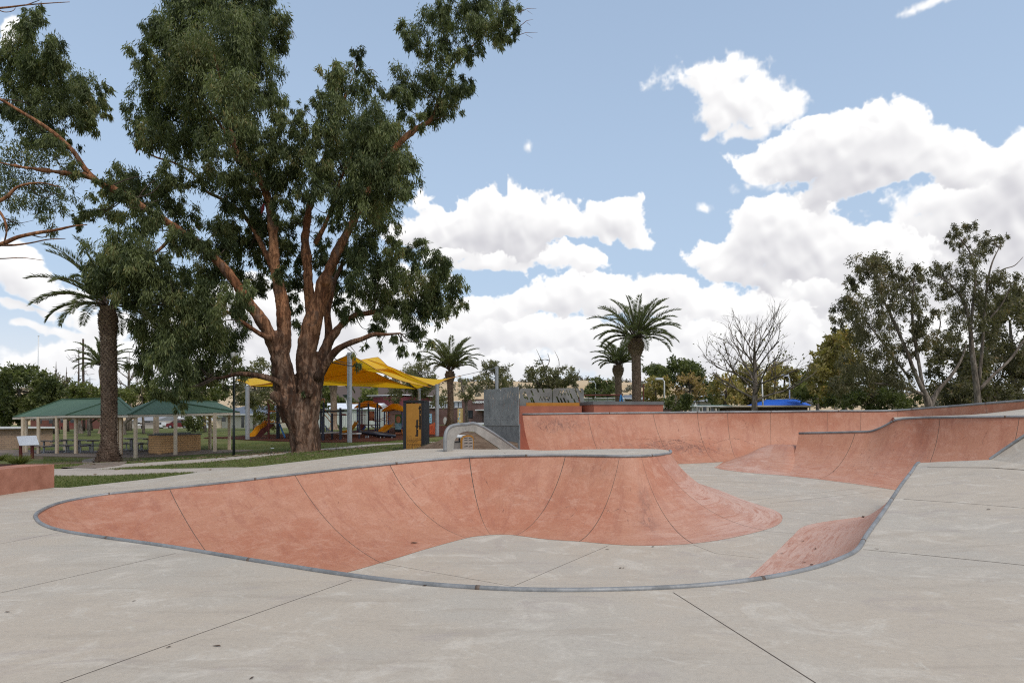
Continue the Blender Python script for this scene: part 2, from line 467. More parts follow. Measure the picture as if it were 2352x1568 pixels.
class MB:
    """collects shapes and links them as ONE mesh object (coordinates in world metres, or local when local=True)"""

    def __init__(s):
        s.v, s.f, s.mi, s.uv = [], [], [], []

    def quad(s, pts, mi=0, uv=None):
        n = len(s.v)
        s.v += [tuple(p) for p in pts]
        s.f.append(tuple(range(n, n + len(pts))))
        s.mi.append(mi)
        s.uv.append(uv)

    def box(s, c, size, rz=0.0, mi=0, M=None):
        hx, hy, hz = size[0] / 2, size[1] / 2, size[2] / 2
        R = M if M is not None else Matrix.Rotation(rz, 3, 'Z')
        c = Vector(c)
        P = [c + R @ Vector((x * hx, y * hy, z * hz)) for x in (-1, 1) for y in (-1, 1) for z in (-1, 1)]
        for a in ((0, 1, 3, 2), (4, 6, 7, 5), (0, 4, 5, 1), (2, 3, 7, 6), (0, 2, 6, 4), (1, 5, 7, 3)):
            q = [P[i] for i in a]
            w, h = (q[1] - q[0]).length, (q[2] - q[1]).length
            e = q[1] - q[0]
            if abs(e.z) > 0.7 * w:
                uv = [(0, 0), (0, w), (h, w), (h, 0)]
            else:
                uv = [(0, 0), (w, 0), (w, h), (0, h)]
            s.quad(q, mi, uv)

    def bar(s, p0, p1, w, d=None, mi=0):
        d = w if d is None else d
        p0, p1 = Vector(p0), Vector(p1)
        ax = (p1 - p0)
        L = ax.length
        if L < 1e-6:
            return
        ax.normalize()
        up = Vector((0, 0, 1)) if abs(ax.z) < 0.95 else Vector((0, 1, 0))
        sx = ax.cross(up).normalized()
        sy = sx.cross(ax).normalized()
        M = Matrix((sx, ax, sy)).transposed()
        s.box((p0 + p1) / 2, (w, L, d), 0, mi, M)

    def tube(s, pts, rad, n=10, mi=0, cap=True, wob=0.0, seed=0.0, uvs=False):
        pts = [Vector(p) for p in pts]
        if not hasattr(rad, '__len__'):
            rad = [rad] * len(pts)
        base = len(s.v)
        prev = None
        for i, p in enumerate(pts):
            t = (pts[min(i + 1, len(pts) - 1)] - pts[max(i - 1, 0)])
            t = t.normalized() if t.length > 1e-9 else Vector((0, 0, 1))
            if prev is None:
                up = Vector((0, 1, 0)) if abs(t.y) < 0.9 else Vector((1, 0, 0))
                a = t.cross(up).normalized()
            else:
                a = (prev - t * prev.dot(t)).normalized()
            prev = a
            b2 = t.cross(a)
            for k in range(n):
                th = 2 * PI * k / n
                d = a * math.cos(th) + b2 * math.sin(th)
                r = rad[i]
                if wob:
                    q = p + d * r
                    r *= 1 + wob * mnoise.noise(Vector((q.x * 1.7 + seed, q.y * 1.7, q.z * 0.55))) + 0.5 * wob * mnoise.noise(Vector((q.x * 5 + seed, q.y * 5, q.z * 1.3)))
                s.v.append(tuple(p + d * r))
        for i in range(len(pts) - 1):
            for k in range(n):
                k2 = (k + 1) % n
                s.f.append((base + i * n + k, base + i * n + k2, base + (i + 1) * n + k2, base + (i + 1) * n + k))
                s.mi.append(mi)
                s.uv.append(None)
        if cap:
            s.f.append(tuple(base + k for k in range(n))[::-1])
            s.f.append(tuple(base + (len(pts) - 1) * n + k for k in range(n)))
            s.mi += [mi, mi]
            s.uv += [None, None]

    def prism(s, poly, y0, y1, O, ux, uy, uz, mi=0):
        """polygon (a,b) in the plane O+a*ux+b*uz, given thickness y0..y1 along uy"""
        P0 = [O + ux * a + uz * b + uy * y0 for a, b in poly]
        P1 = [O + ux * a + uz * b + uy * y1 for a, b in poly]
        s.quad(P0, mi, [(a, b) for a, b in poly])
        s.quad(P1[::-1], mi, [(a, b) for a, b in poly][::-1])
        n = len(poly)
        for i in range(n):
            j = (i + 1) % n
            w = (P0[j] - P0[i]).length
            s.quad([P0[j], P0[i], P1[i], P1[j]], mi, [(w, 0), (0, 0), (0, abs(y1 - y0)), (w, abs(y1 - y0))])

    def build(s, name, mat, parent=None, smooth=False, bevel=0.0, local=False, label=None, cat=None, group=None, kind=None, origin=None):
        me = bpy.data.meshes.new(name)
        V = s.v
        off = None
        if parent is not None and not local:
            M = (Matrix.Translation(parent.location) @ parent.rotation_euler.to_matrix().to_4x4())
            if parent.parent is not None:
                g = parent.parent
                M = (Matrix.Translation(g.location) @ g.rotation_euler.to_matrix().to_4x4()) @ M
            I = M.inverted()
            V = [tuple(I @ Vector(p)) for p in V]
        elif parent is None and origin is not None:
            off = Vector(origin)
            V = [tuple(Vector(p) - off) for p in V]
        me.from_pydata(V, [], s.f)
        mats = mat if isinstance(mat, (list, tuple)) else [mat]
        for m in mats:
            me.materials.append(m)
        if len(mats) > 1:
            me.polygons.foreach_set('material_index', s.mi)
        if any(u is not None for u in s.uv):
            uvl = me.uv_layers.new(name='UVMap')
            buf = []
            for f, u in zip(s.f, s.uv):
                for k in range(len(f)):
                    buf += list(u[k]) if u is not None else [0.0, 0.0]
            uvl.data.foreach_set('uv', buf)
        if smooth:
            me.polygons.foreach_set('use_smooth', [True] * len(me.polygons))
        me.update()
        o = bpy.data.objects.new(name, me)
        COL.objects.link(o)
        if parent is not None:
            o.parent = parent
        if off is not None:
            o.location = off
        if bevel:
            b = o.modifiers.new('bevel', 'BEVEL')
            b.width = bevel
            b.segments = 2
            b.limit_method = 'ANGLE'
        tag(o, label, cat, group, kind)
        return o


def absorb(dst, src):
    """fold a surface marking into the part it lies on (as a further material of the same mesh)"""
    import bmesh
    k = len(dst.data.materials)
    for m in src.data.materials:
        dst.data.materials.append(m)
    bm = bmesh.new()
    bm.from_mesh(dst.data)
    n0 = len(bm.faces)
    bm.from_mesh(src.data)
    bm.faces.ensure_lookup_table()
    for f in bm.faces[n0:]:
        f.material_index += k
    bm.to_mesh(dst.data)
    bm.free()
    dst.data.update()
    bpy.data.objects.remove(src)


def catmull(P, sub=6):
    """dense smooth polyline through control rows (n x d)"""
    P = np.asarray(P, float)
    n = len(P)
    d = np.linalg.norm(np.diff(P[:, :3], axis=0), axis=1) ** 0.5 + 1e-6
    t = np.concatenate([[0], np.cumsum(d)])
    m = np.zeros_like(P)
    m[1:-1] = ((P[1:-1] - P[:-2]) / (t[1:-1] - t[:-2])[:, None] * (t[2:] - t[1:-1])[:, None] + (P[2:] - P[1:-1]) / (t[2:] - t[1:-1])[:, None] * (t[1:-1] - t[:-2])[:, None]) / (t[2:] - t[:-2])[:, None]
    m[0] = (P[1] - P[0]) / (t[1] - t[0])
    m[-1] = (P[-1] - P[-2]) / (t[-1] - t[-2])
    out, idx = [], []
    for i in range(n - 1):
        h = t[i + 1] - t[i]
        for k in range(sub):
            u = k / sub
            h00 = 2 * u**3 - 3 * u**2 + 1
            h10 = u**3 - 2 * u**2 + u
            h01 = -2 * u**3 + 3 * u**2
            h11 = u**3 - u**2
            out.append(h00 * P[i] + h10 * h * m[i] + h01 * P[i + 1] + h11 * h * m[i + 1])
    out.append(P[-1])
    return np.array(out)


def inside(poly, x, y):
    """vectorised point in polygon"""
    x, y = np.asarray(x, float), np.asarray(y, float)
    r = np.zeros(x.shape, bool)
    n = len(poly)
    for i in range(n):
        x0, y0 = poly[i][0], poly[i][1]
        x1, y1 = poly[(i + 1) % n][0], poly[(i + 1) % n][1]
        c = ((y0 > y) != (y1 > y)) & (x < (x1 - x0) * (y - y0) / (y1 - y0 + 1e-12) + x0)
        r ^= c
    return r


def seg_dist(x, y, a, b):
    ax, ay, bx, by = a[0], a[1], b[0], b[1]
    L = (bx - ax) ** 2 + (by - ay) ** 2 + 1e-12
    t = np.clip(((x - ax) * (bx - ax) + (y - ay) * (by - ay)) / L, 0, 1)
    return np.hypot(x - ax - t * (bx - ax), y - ay - t * (by - ay)), t
# ---------------------------------------------------------------- camera, sun, sky
cam = bpy.data.cameras.new('camera')
cam.lens, cam.sensor_width = 24.0, 36.0
cam.shift_y = 184.0 / 2352.0
cam.clip_start, cam.clip_end = 0.05, 9000.0
camo = bpy.data.objects.new('camera', cam)
COL.objects.link(camo)
camo.location = (0, 0, EYE)
camo.rotation_euler = (PI / 2, 0, 0)
sc.camera = camo
sc.view_settings.view_transform = 'Standard'
sc.view_settings.look = 'None'
sc.view_settings.exposure = 0.2
sc.view_settings.gamma = 1.0
sc.cycles.filter_width = 1.15
sc.cycles.use_denoising = False

SUN_EL, SUN_AZ = math.radians(54), math.radians(140)     # azimuth from +Y clockwise: high, behind the right shoulder
sd = bpy.data.lights.new('sun', 'SUN')
sd.energy = 1.5
sd.angle = math.radians(14)
sd.color = (1.0, 0.94, 0.86)
so = bpy.data.objects.new('sun', sd)
COL.objects.link(so)
sv = Vector((math.sin(SUN_AZ) * math.cos(SUN_EL), math.cos(SUN_AZ) * math.cos(SUN_EL), math.sin(SUN_EL)))
so.rotation_euler = (-sv).to_track_quat('-Z', 'Y').to_euler()
so.location = (0, 0, 60)


# cumulus bodies, farthest first: (edge softness, base grey, heaps as directions measured in the photograph (px, py, rx, ry))
CLOUDS = [
    (.9, .62, [(300, 850, 500, 60), (1000, 830, 500, 60), (1600, 820, 500, 70), (2200, 800, 400, 90), (700, 800, 260, 70)]),
    (.5, .60, [(1080, 765, 150, 48), (1290, 775, 230, 52), (1500, 770, 200, 50), (1720, 770, 210, 60), (1930, 760, 240, 70), (640, 740, 190, 90), (480, 800, 260, 50), (860, 760, 160, 60)]),
    (.32, .66, [(1330, 668, 110, 34), (1250, 690, 90, 36), (1120, 722, 110, 40), (1420, 700, 120, 44), (1545, 662, 130, 38), (1640, 690, 110, 46), (1720, 720, 140, 60), (1480, 715, 90, 34)]),
    (.5, .58, [(2240, 540, 240, 120), (2120, 640, 260, 90), (2350, 640, 200, 110), (2380, 430, 130, 110), (2160, 455, 120, 46), (1960, 690, 200, 60)]),
    (.30, .64, [(1800, 540, 130, 74), (1860, 480, 66, 34), (1740, 505, 70, 32), (1680, 590, 90, 48), (1720, 550, 70, 44), (1870, 610, 170, 70), (1630, 570, 32, 18), (1980, 640, 130, 50)]),
    (.30, .62, [(2030, 300, 110, 62), (2005, 262, 46, 30), (1890, 330, 110, 56), (1860, 285, 34, 20), (1760, 355, 90, 44), (1790, 395, 70, 40), (2030, 385, 210, 66), (2150, 335, 110, 42), (2240, 400, 110, 62), (2245, 320, 34, 30), (2345, 350, 50, 50), (1940, 425, 130, 40)]),
    (.85, .80, [(1600, 190, 90, 50), (1650, 160, 66, 34), (1690, 225, 100, 56), (1770, 250, 76, 44), (1640, 270, 50, 34), (1595, 296, 22, 13), (1560, 165, 34, 18), (1690, 300, 60, 24)]),
    (.36, .60, [(1180, 603, 110, 32), (1290, 600, 80, 20), (1130, 632, 70, 20), (1370, 592, 40, 12), (1060, 590, 70, 30)]),
    (.26, .58, [(1110, 505, 130, 60), (1000, 528, 70, 40), (1135, 462, 56, 34), (1065, 478, 40, 28), (1240, 540, 150, 46), (1290, 498, 32, 24), (1395, 532, 92, 42), (1425, 500, 40, 26), (1180, 470, 30, 20), (930, 550, 60, 30)]),
    (.40, .70, [(20, 625, 95, 50), (75, 672, 110, 34), (195, 735, 80, 32), (20, 755, 45, 14), (25, 712, 70, 18), (150, 768, 80, 16), (-150, 600, 160, 90), (8, 55, 22, 28), (900, 660, 90, 60)]),
    (1.6, .90, [(2085, 42, 40, 18), (2160, 10, 96, 24), (2125, 26, 44, 22), (2220, 2, 50, 20), (1212, 322, 11, 22), (1625, 470, 20, 9), (1560, 200, 26, 8), (1150, 455, 40, 12), (2040, 250, 36, 8), (1770, 300, 40, 14), (1735, 440, 34, 20)]),
]
AZ0, AZ1, EL0, EL1 = -0.92, 0.92, -0.05, 0.72
SKW, SKH = 2208, 924


def value_noise(rs, cell, ax=1.0, turn=None):
    """one octave of smooth lattice noise; every octave is turned so that no grid shows"""
    th = rs.uniform(0, PI) if turn is None else turn
    yy, xx = np.mgrid[0:SKH, 0:SKW].astype(np.float32)
    x = (xx * math.cos(th) + yy * math.sin(th)) / cell
    y = (-xx * math.sin(th) + yy * math.cos(th)) / (cell * ax)
    x -= x.min() - rs.uniform(0, 1)
    y -= y.min() - rs.uniform(0, 1)
    xi, yi = x.astype(np.int32), y.astype(np.int32)
    fx, fy = x - xi, y - yi
    fx, fy = fx * fx * fx * (fx * (fx * 6 - 15) + 10), fy * fy * fy * (fy * (fy * 6 - 15) + 10)
    g = rs.rand(int(yi.max()) + 2, int(xi.max()) + 2).astype(np.float32)
    return (g[yi, xi] * (1 - fx) + g[yi, xi + 1] * fx) * (1 - fy) + (g[yi + 1, xi] * (1 - fx) + g[yi + 1, xi + 1] * fx) * fy


def blur(a, r):
    """box blur, twice"""
    for _ in range(2):
        for ax in (0, 1):
            c = np.cumsum(np.concatenate([np.repeat(np.take(a, [0], ax), r + 1, ax), a, np.repeat(np.take(a, [-1], ax), r, ax)], ax), ax)
            n = a.shape[ax]
            a = (np.take(c, np.arange(2 * r + 1, 2 * r + 1 + n), ax) - np.take(c, np.arange(n), ax)) / (2 * r + 1)
    return a


def cloud_field():
    """cumulus density over (elevation, azimuth): heaps roughened by billowing noise, then self-shaded from above"""
    rs = np.random.RandomState(7)
    az = np.linspace(AZ0, AZ1, SKW)[None, :]
    el = np.linspace(EL0, EL1, SKH)[:, None]
    wx = sum((value_noise(rs, c) - .5) * a for c, a in ((120, .045), (50, .024), (22, .011)))
    wy = sum((value_noise(rs, c) - .5) * a for c, a in ((120, .030), (50, .018), (22, .009)))
    bil = np.zeros((SKH, SKW), np.float32)
    big = np.zeros((SKH, SKW), np.float32)
    for c, a in ((84, .42), (44, .32), (23, .22), (12, .14), (6.5, .085), (3.5, .05)):
        o = a * ((1 - 2.2 * np.abs(value_noise(rs, c) - .5)) - .45)
        bil += o
        if c > 20:
            big += o
    puff = sum((value_noise(rs, c) - .5) * a for c, a in ((30, .16), (14, .12), (7, .09), (3.5, .07)))
    torn = value_noise(rs, 18, 2.2, .5) * .5 + value_noise(rs, 8, 2.0, .4) * .3 + value_noise(rs, 4) * .2
    mask = np.zeros((SKH, SKW), np.float32)
    lum = np.full((SKH, SKW), .95, np.float32)
    for gi, (soft, base, heaps) in enumerate(CLOUDS):
        roll = lambda m_: np.roll(np.roll(m_, 137 * gi, 1), 61 * gi, 0)
        A, E = az + roll(wx), el + roll(wy)
        B, P, G, T = roll(bil), roll(puff), roll(big), roll(torn)
        d = np.full((SKH, SKW), -1.0, np.float32)
        for px, py, rx, ry in heaps:
            a0 = math.atan2(px - CX, F)
            dd = math.hypot(F, px - CX)
            e0 = math.atan2(HY - py, dd)
            ra = rx / F * math.cos(a0) ** 2
            re = ry / dd * math.cos(e0) ** 2
            L = np.hypot((A - a0) / ra, (E - e0) / np.where(E < e0, re * .75, re))
            v = (1 - L) * min(.85, .34 + 9 * min(ra, re))
            k = .06
            hh = np.clip(.5 + .5 * (v - d) / k, 0, 1)
            d = d * (1 - hh) + v * hh + k * hh * (1 - hh)
        dens = d + B * .46 + P * .7 + .05 + (T - .5) * .35 * soft
        m_ = np.clip(dens / (.05 + .30 * soft), 0, 1)
        m_ = m_ * m_ * (3 - 2 * m_)
        if soft > 1:
            m_ = m_ * np.clip(.2 + T, 0, .85)
        th_ = np.clip(dens * 3 + .1, 0, 1)
        sh = np.zeros_like(dens)
        for s_ in (4, 10, 18, 28, 40, 54, 70, 88):
            t_ = np.roll(np.roll(th_, -s_, 0), -int(s_ * .25), 1)
            t_[-s_:] = 0
            sh += t_ / 8
        sh = blur(sh, 6)
        h1 = d * .5 + G
        r1 = blur(h1 - np.roll(np.roll(h1, -14, 0), -8, 1), 3)
        h2 = B + P * .6
        r2 = blur(h2 - np.roll(np.roll(h2, -6, 0), -4, 1), 2)
        base = base + .10
        soft = soft * 1.2 + .15
        l_ = 1.08 - (1.08 - base) * np.clip((sh - .12) / .75, 0, 1) ** 1.2 + np.clip(r1, -.5, .5) * .42 + np.clip(r2, -.3, .3) * .22
        l_ = np.clip(l_, .52, 1.2)
        lum = lum * (1 - m_) + l_ * m_
        mask = mask + m_ * (1 - mask)
        lum = np.where(mask > .02, lum, l_)
    return mask.astype(np.float32), lum.astype(np.float32)


def build_sky():
    mask, lum = cloud_field()
    buf = np.ones((SKH, SKW, 4), np.float32)
    buf[..., 0], buf[..., 1] = mask, lum
    img = bpy.data.images.new('cloud_density', SKW, SKH, float_buffer=True)
    img.colorspace_settings.name = 'Non-Color'
    img.pixels.foreach_set(buf.ravel())
    img.pack()
    w = bpy.data.worlds.new('World')
    sc.world = w
    w.use_nodes = True
    nt = w.node_tree
    nt.nodes.clear()
    out = N(nt, 'ShaderNodeOutputWorld')
    bg = N(nt, 'ShaderNodeBackground')
    nt.links.new(bg.outputs[0], out.inputs[0])
    sky = N(nt, 'ShaderNodeTexSky', sky_type='NISHITA', sun_disc=False)
    sky.sun_elevation = SUN_EL
    sky.sun_rotation = SUN_AZ
    sky.air_density = 1.0
    sky.dust_density = 1.2
    sky.ozone_density = 1.5
    nd = vmath(nt, 'NORMALIZE', N(nt, 'ShaderNodeTexCoord').outputs['Generated'])
    s = N(nt, 'ShaderNodeSeparateXYZ')
    nt.links.new(nd, s.inputs[0])
    az = math_(nt, 'ARCTAN2', s.outputs[0], s.outputs[1])
    el = math_(nt, 'ARCSINE', s.outputs[2])
    cb = N(nt, 'ShaderNodeCombineXYZ')
    nt.links.new(maprange(nt, az, AZ0, AZ1, 0, 1, False), cb.inputs[0])
    nt.links.new(maprange(nt, el, EL0, EL1, 0, 1, False), cb.inputs[1])
    tx = N(nt, 'ShaderNodeTexImage', image=img, interpolation='Cubic', extension='EXTEND')
    nt.links.new(cb.outputs[0], tx.inputs[0])
    sp_ = N(nt, 'ShaderNodeSeparateColor')
    nt.links.new(tx.outputs[0], sp_.inputs[0])
    front = math_(nt, 'MULTIPLY', maprange(nt, math_(nt, 'ABSOLUTE', az), 0.80, 0.90, 1, 0), maprange(nt, el, 0.62, 0.70, 1, 0))
    # scattered cumulus over the rest of the dome
    cloudn = noise(nt, nd, 3.0, 5, 0.6)
    rest = maprange(nt, cloudn, 0.47, 0.60, 0, 0.9)
    mk = math_(nt, 'ADD', math_(nt, 'MULTIPLY', sp_.outputs[0], front), math_(nt, 'MULTIPLY', rest, math_(nt, 'SUBTRACT', 1.0, front)))
    lum_n = math_(nt, 'ADD', math_(nt, 'MULTIPLY', sp_.outputs[1], front), math_(nt, 'MULTIPLY', 0.92, math_(nt, 'SUBTRACT', 1.0, front)))
    cl = mixc(nt, maprange(nt, lum_n, 0.56, 1.0, 0, 1, False), (3.9, 3.87, 4.1), (5.85, 5.82, 5.82))
    cl = mixc(nt, maprange(nt, lum_n, 1.0, 1.2, 0, 1, False), cl, (6.9, 6.85, 6.8))
    # milky blue, whitening to the horizon
    blue = mixc(nt, 1.0, sky.outputs[0], (0.95, 0.99, 1.0), 'MULTIPLY')
    bl = mixc(nt, maprange(nt, el, 0.0, 0.70, 0.88, 0.52), blue, (2.95, 3.72, 4.72))
    c = mixc(nt, mk, bl, cl)
    c = mixc(nt, maprange(nt, el, -0.02, 0.20, 0.85, 0.0), c, (5.3, 5.35, 5.5))
    nt.links.new(c, bg.inputs['Color'])
    bg.inputs['Strength'].default_value = 0.15
    w.cycles.sampling_method = 'MANUAL'
    w.cycles.sample_map_resolution = 512


build_sky()

# ---------------------------------------------------------------- the lie of the land
GP = np.array([(-11, 17, -.08), (-12.5, 10, -.05), (-12.5, 0, -.05), (-30, 0, -.2), (-30, 20, -.35), (-9, 20.6, .08), (-6, 20, .33), (-3.4, 20.2, .45),
               (-2.2, 22, -.08), (-1.0, 22, .15), (-.2, 22.6, .6), (-.4, 24, .95), (-1.6, 25.6, 1.30), (-2.6, 27.5, 1.0), (-4.2, 25, .15), (-20, 34, -.38), (-18, 32, -.3),
               (-26, 38.5, -.42), (-32, 45, -.48), (-19, 43, -.25), (-22, 38, -.46), (-11, 46, .19), (-21.7, 56, .1), (-6.3, 58, .34), (-9.6, 33, 0), (-3.8, 28, .3),
               (-9, 54, .22), (-13, 62, .4), (-6, 72, 1.15), (0, 90, 1.2), (10, 60, 1.2), (30, 60, 1.5), (-10, 125, 1.0), (-30, 120, .6), (-43, 110, .5), (-80, 190, -.3), (-60, 160, -.1),
               (-20, 160, .3), (60, 160, 1.0), (20, 34, 1.0), (5, 34, .9), (40, 30, .9), (32, 10, 0), (32, -12, 0), (-60, 60, -.4), (0, -14, -.1), (-110, 160, -.2), (150, 150, 1.0), (0, 260, .6), (-200, 260, 0), (200, 260, 1)], float)


def gz(x, y):
    x, y = np.asarray(x, float), np.asarray(y, float)
    num, den = 0.0, 0.0
    for px, py, pz in GP:
        w = 1.0 / ((x - px) ** 2 + (y - py) ** 2 + 0.8) ** 1.7
        num = num + w * pz
        den = den + w
    return num / den


def gnd(px, py, lo=10.0, hi=400.0):
    """where the ray through (px, py) meets the ground"""
    a, b = lo, hi
    f = lambda Y: (EYE - (py - HY) / F * Y) - float(gz((px - CX) / F * Y, Y))
    Ys = np.linspace(a, b, 900)
    prev = f(a)
    for Y in Ys[1:]:
        c = f(Y)
        if prev > 0 >= c:
            return at(px, py, Y)
        prev = c
    return at(px, py, (EYE - 0.3) * F / max(6, py - HY))


def on_ground(px, Y, dz=0.0):
    x = (px - CX) / F * Y
    return Vector((x, Y, float(gz(x, Y)) + dz))


# ---------------------------------------------------------------- the skate bowl
def zf(Y):
    return -0.64 + 0.077 * (Y - 13.0)


def onfloor(px, py):
    Y = (EYE + 0.64 + 1.001) / ((py - HY) / F + 0.077)
    p = at(px, py, Y)
    p.z = zf(Y)
    return p


def fl(x, Y):
    return Vector((x, Y, zf(Y)))


def V3(x, y, z):
    return Vector((x, y, z))


# lip and foot of the wall that runs round the tongue, the left tip, the near rim and the right bank; last value = wear, plus a painted highlight at the tongue end
PAIRS = [
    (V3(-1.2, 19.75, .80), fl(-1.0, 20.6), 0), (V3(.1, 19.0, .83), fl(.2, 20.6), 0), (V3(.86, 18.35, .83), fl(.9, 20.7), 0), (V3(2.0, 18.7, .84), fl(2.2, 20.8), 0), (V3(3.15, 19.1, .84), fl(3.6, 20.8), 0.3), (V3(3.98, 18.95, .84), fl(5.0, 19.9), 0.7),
    (V3(4.15, 18.2, .84), fl(5.5, 18.5), 1), (V3(4.03, 17.3, .84), fl(5.72, 17.1), 1), (V3(3.84, 16.6, .84), fl(5.9, 16.25), 1), (V3(3.76, 16.37, .84), fl(6.03, 15.65), 1),  # tongue end: wear plus a highlight painted in as pale colour
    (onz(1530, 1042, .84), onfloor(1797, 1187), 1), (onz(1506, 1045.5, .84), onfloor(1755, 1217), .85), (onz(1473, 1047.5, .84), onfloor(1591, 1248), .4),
    (onz(1448, 1048, .84), onfloor(1450, 1252), .12), (onz(1423, 1048, .84), onfloor(1331, 1243), 0), (onz(1360, 1047, .84), onfloor(1255, 1238), 0),
    (onz(1299, 1046, .84), onfloor(1186, 1229), 0), (onz(1190, 1047, .83), onfloor(1152, 1227), 0), (onz(1078, 1050, .79), onfloor(1127, 1228), 0),
    (onz(985, 1057, .73), onfloor(1105, 1230), 0), (onz(895, 1066, .66), onfloor(1072, 1235), 0), (onz(790, 1077, .57), onfloor(980, 1260), 0),
    (onz(677, 1090, .46), onfloor(875, 1292), 0), (onz(540, 1106, .33), onfloor(735, 1330), 0), (onz(389, 1122, .2), onfloor(560, 1365), 0),
    (onz(250, 1135, .09), fl(-4.3, 9.5), 0), (onz(150, 1152, .03), fl(-4.5, 9.25), 0), (onz(92, 1174, 0), fl(-4.55, 9.05), 0), (onz(83, 1191, 0), fl(-4.45, 8.9), 0),
    (onz(130, 1217, 0), fl(-4.2, 8.75), 0), (onz(400, 1258, 0), fl(-3.2, 8.6), 0), (onz(610, 1293, 0), fl(-2.2, 8.65), 0), (onz(820, 1325, 0), fl(-1.2, 8.6), 0),
    (onz(1000, 1345, 0), fl(-.4, 8.4), 0), (onz(1200, 1356, 0), fl(.4, 8.3), 0), (onz(1400, 1356, 0), fl(1.1, 8.25), 0), (onz(1600, 1347, 0), fl(1.95, 8.5), .3),
    (onz(1750, 1330, 0), fl(2.55, 9.0), .8), (onz(1870, 1305, 0), fl(2.95, 9.5), .9), (onz(1940, 1280, 0), fl(3.1, 9.75), .9), (V3(4.32, 8.53, 0), fl(3.28, 10.0), .9),
    (V3(4.77, 9.2, .05), fl(3.75, 10.72), .9), (V3(5.77, 10.6, .2), fl(4.65, 12.05), .9), (V3(6.5, 11.65, .3), fl(5.38, 13.15), .9), (V3(7.3, 12.8, .41), fl(6.05, 14.1), .9),
    (V3(7.9, 13.65, .48), fl(6.75, 14.55), .8), (V3(8.5, 14.5, .55), fl(7.6, 14.95), .6), (V3(9.12, 15.4, .63), fl(8.6, 15.45), .3), (V3(9.27, 15.58, .655), fl(8.85, 15.7), 0), (V3(9.32, 15.6, .66), fl(8.95, 15.8), 0), (V3(9.37, 15.53, .668), fl(9.05, 15.82), 0),
    (V3(9.55, 15.24, .705), fl(9.4, 15.7), 0), (V3(10.02, 14.47, .79), fl(9.93, 15.24), 0), (V3(10.07, 14.4, .80), fl(10.0, 15.2), 0), (V3(10.13, 14.38, .85), fl(10.1, 15.2), 0), (V3(10.65, 14.2, 1.30), fl(10.7, 15.1), 0), (V3(11.2, 14.0, 1.72), fl(11.3, 14.9), 0), (V3(13.5, 13.0, 1.76), fl(13.6, 14), 0),
]


def arc(c, b, v, lip=0.0):
    """point on the transition between foot b (v=0) and lip c (v=1)"""
    run = math.hypot(c.x - b.x, c.y - b.y)
    h = max(1e-3, c.z - zf(c.y))
    if run > h:
        tm = 2 * math.atan2(h, run)
        R = run / math.sin(tm)
        a, z = R * math.sin(tm * v) / run, R * (1 - math.cos(tm * v))
    else:
        a, z = math.sin(PI / 2 * v), h * (1 - math.cos(PI / 2 * v))
    y = b.y + (c.y - b.y) * a
    return Vector((b.x + (c.x - b.x) * a, y, zf(y) + .004 * (1 - v) + z))


def hump(c, b, v):
    """roll-over: hollow foot, rounded top"""
    s = v * v * (3 - 2 * v)
    y = b.y + (c.y - b.y) * v
    return Vector((b.x + (c.x - b.x) * v, y, zf(y) + .004 + (c.z - zf(c.y)) * s))


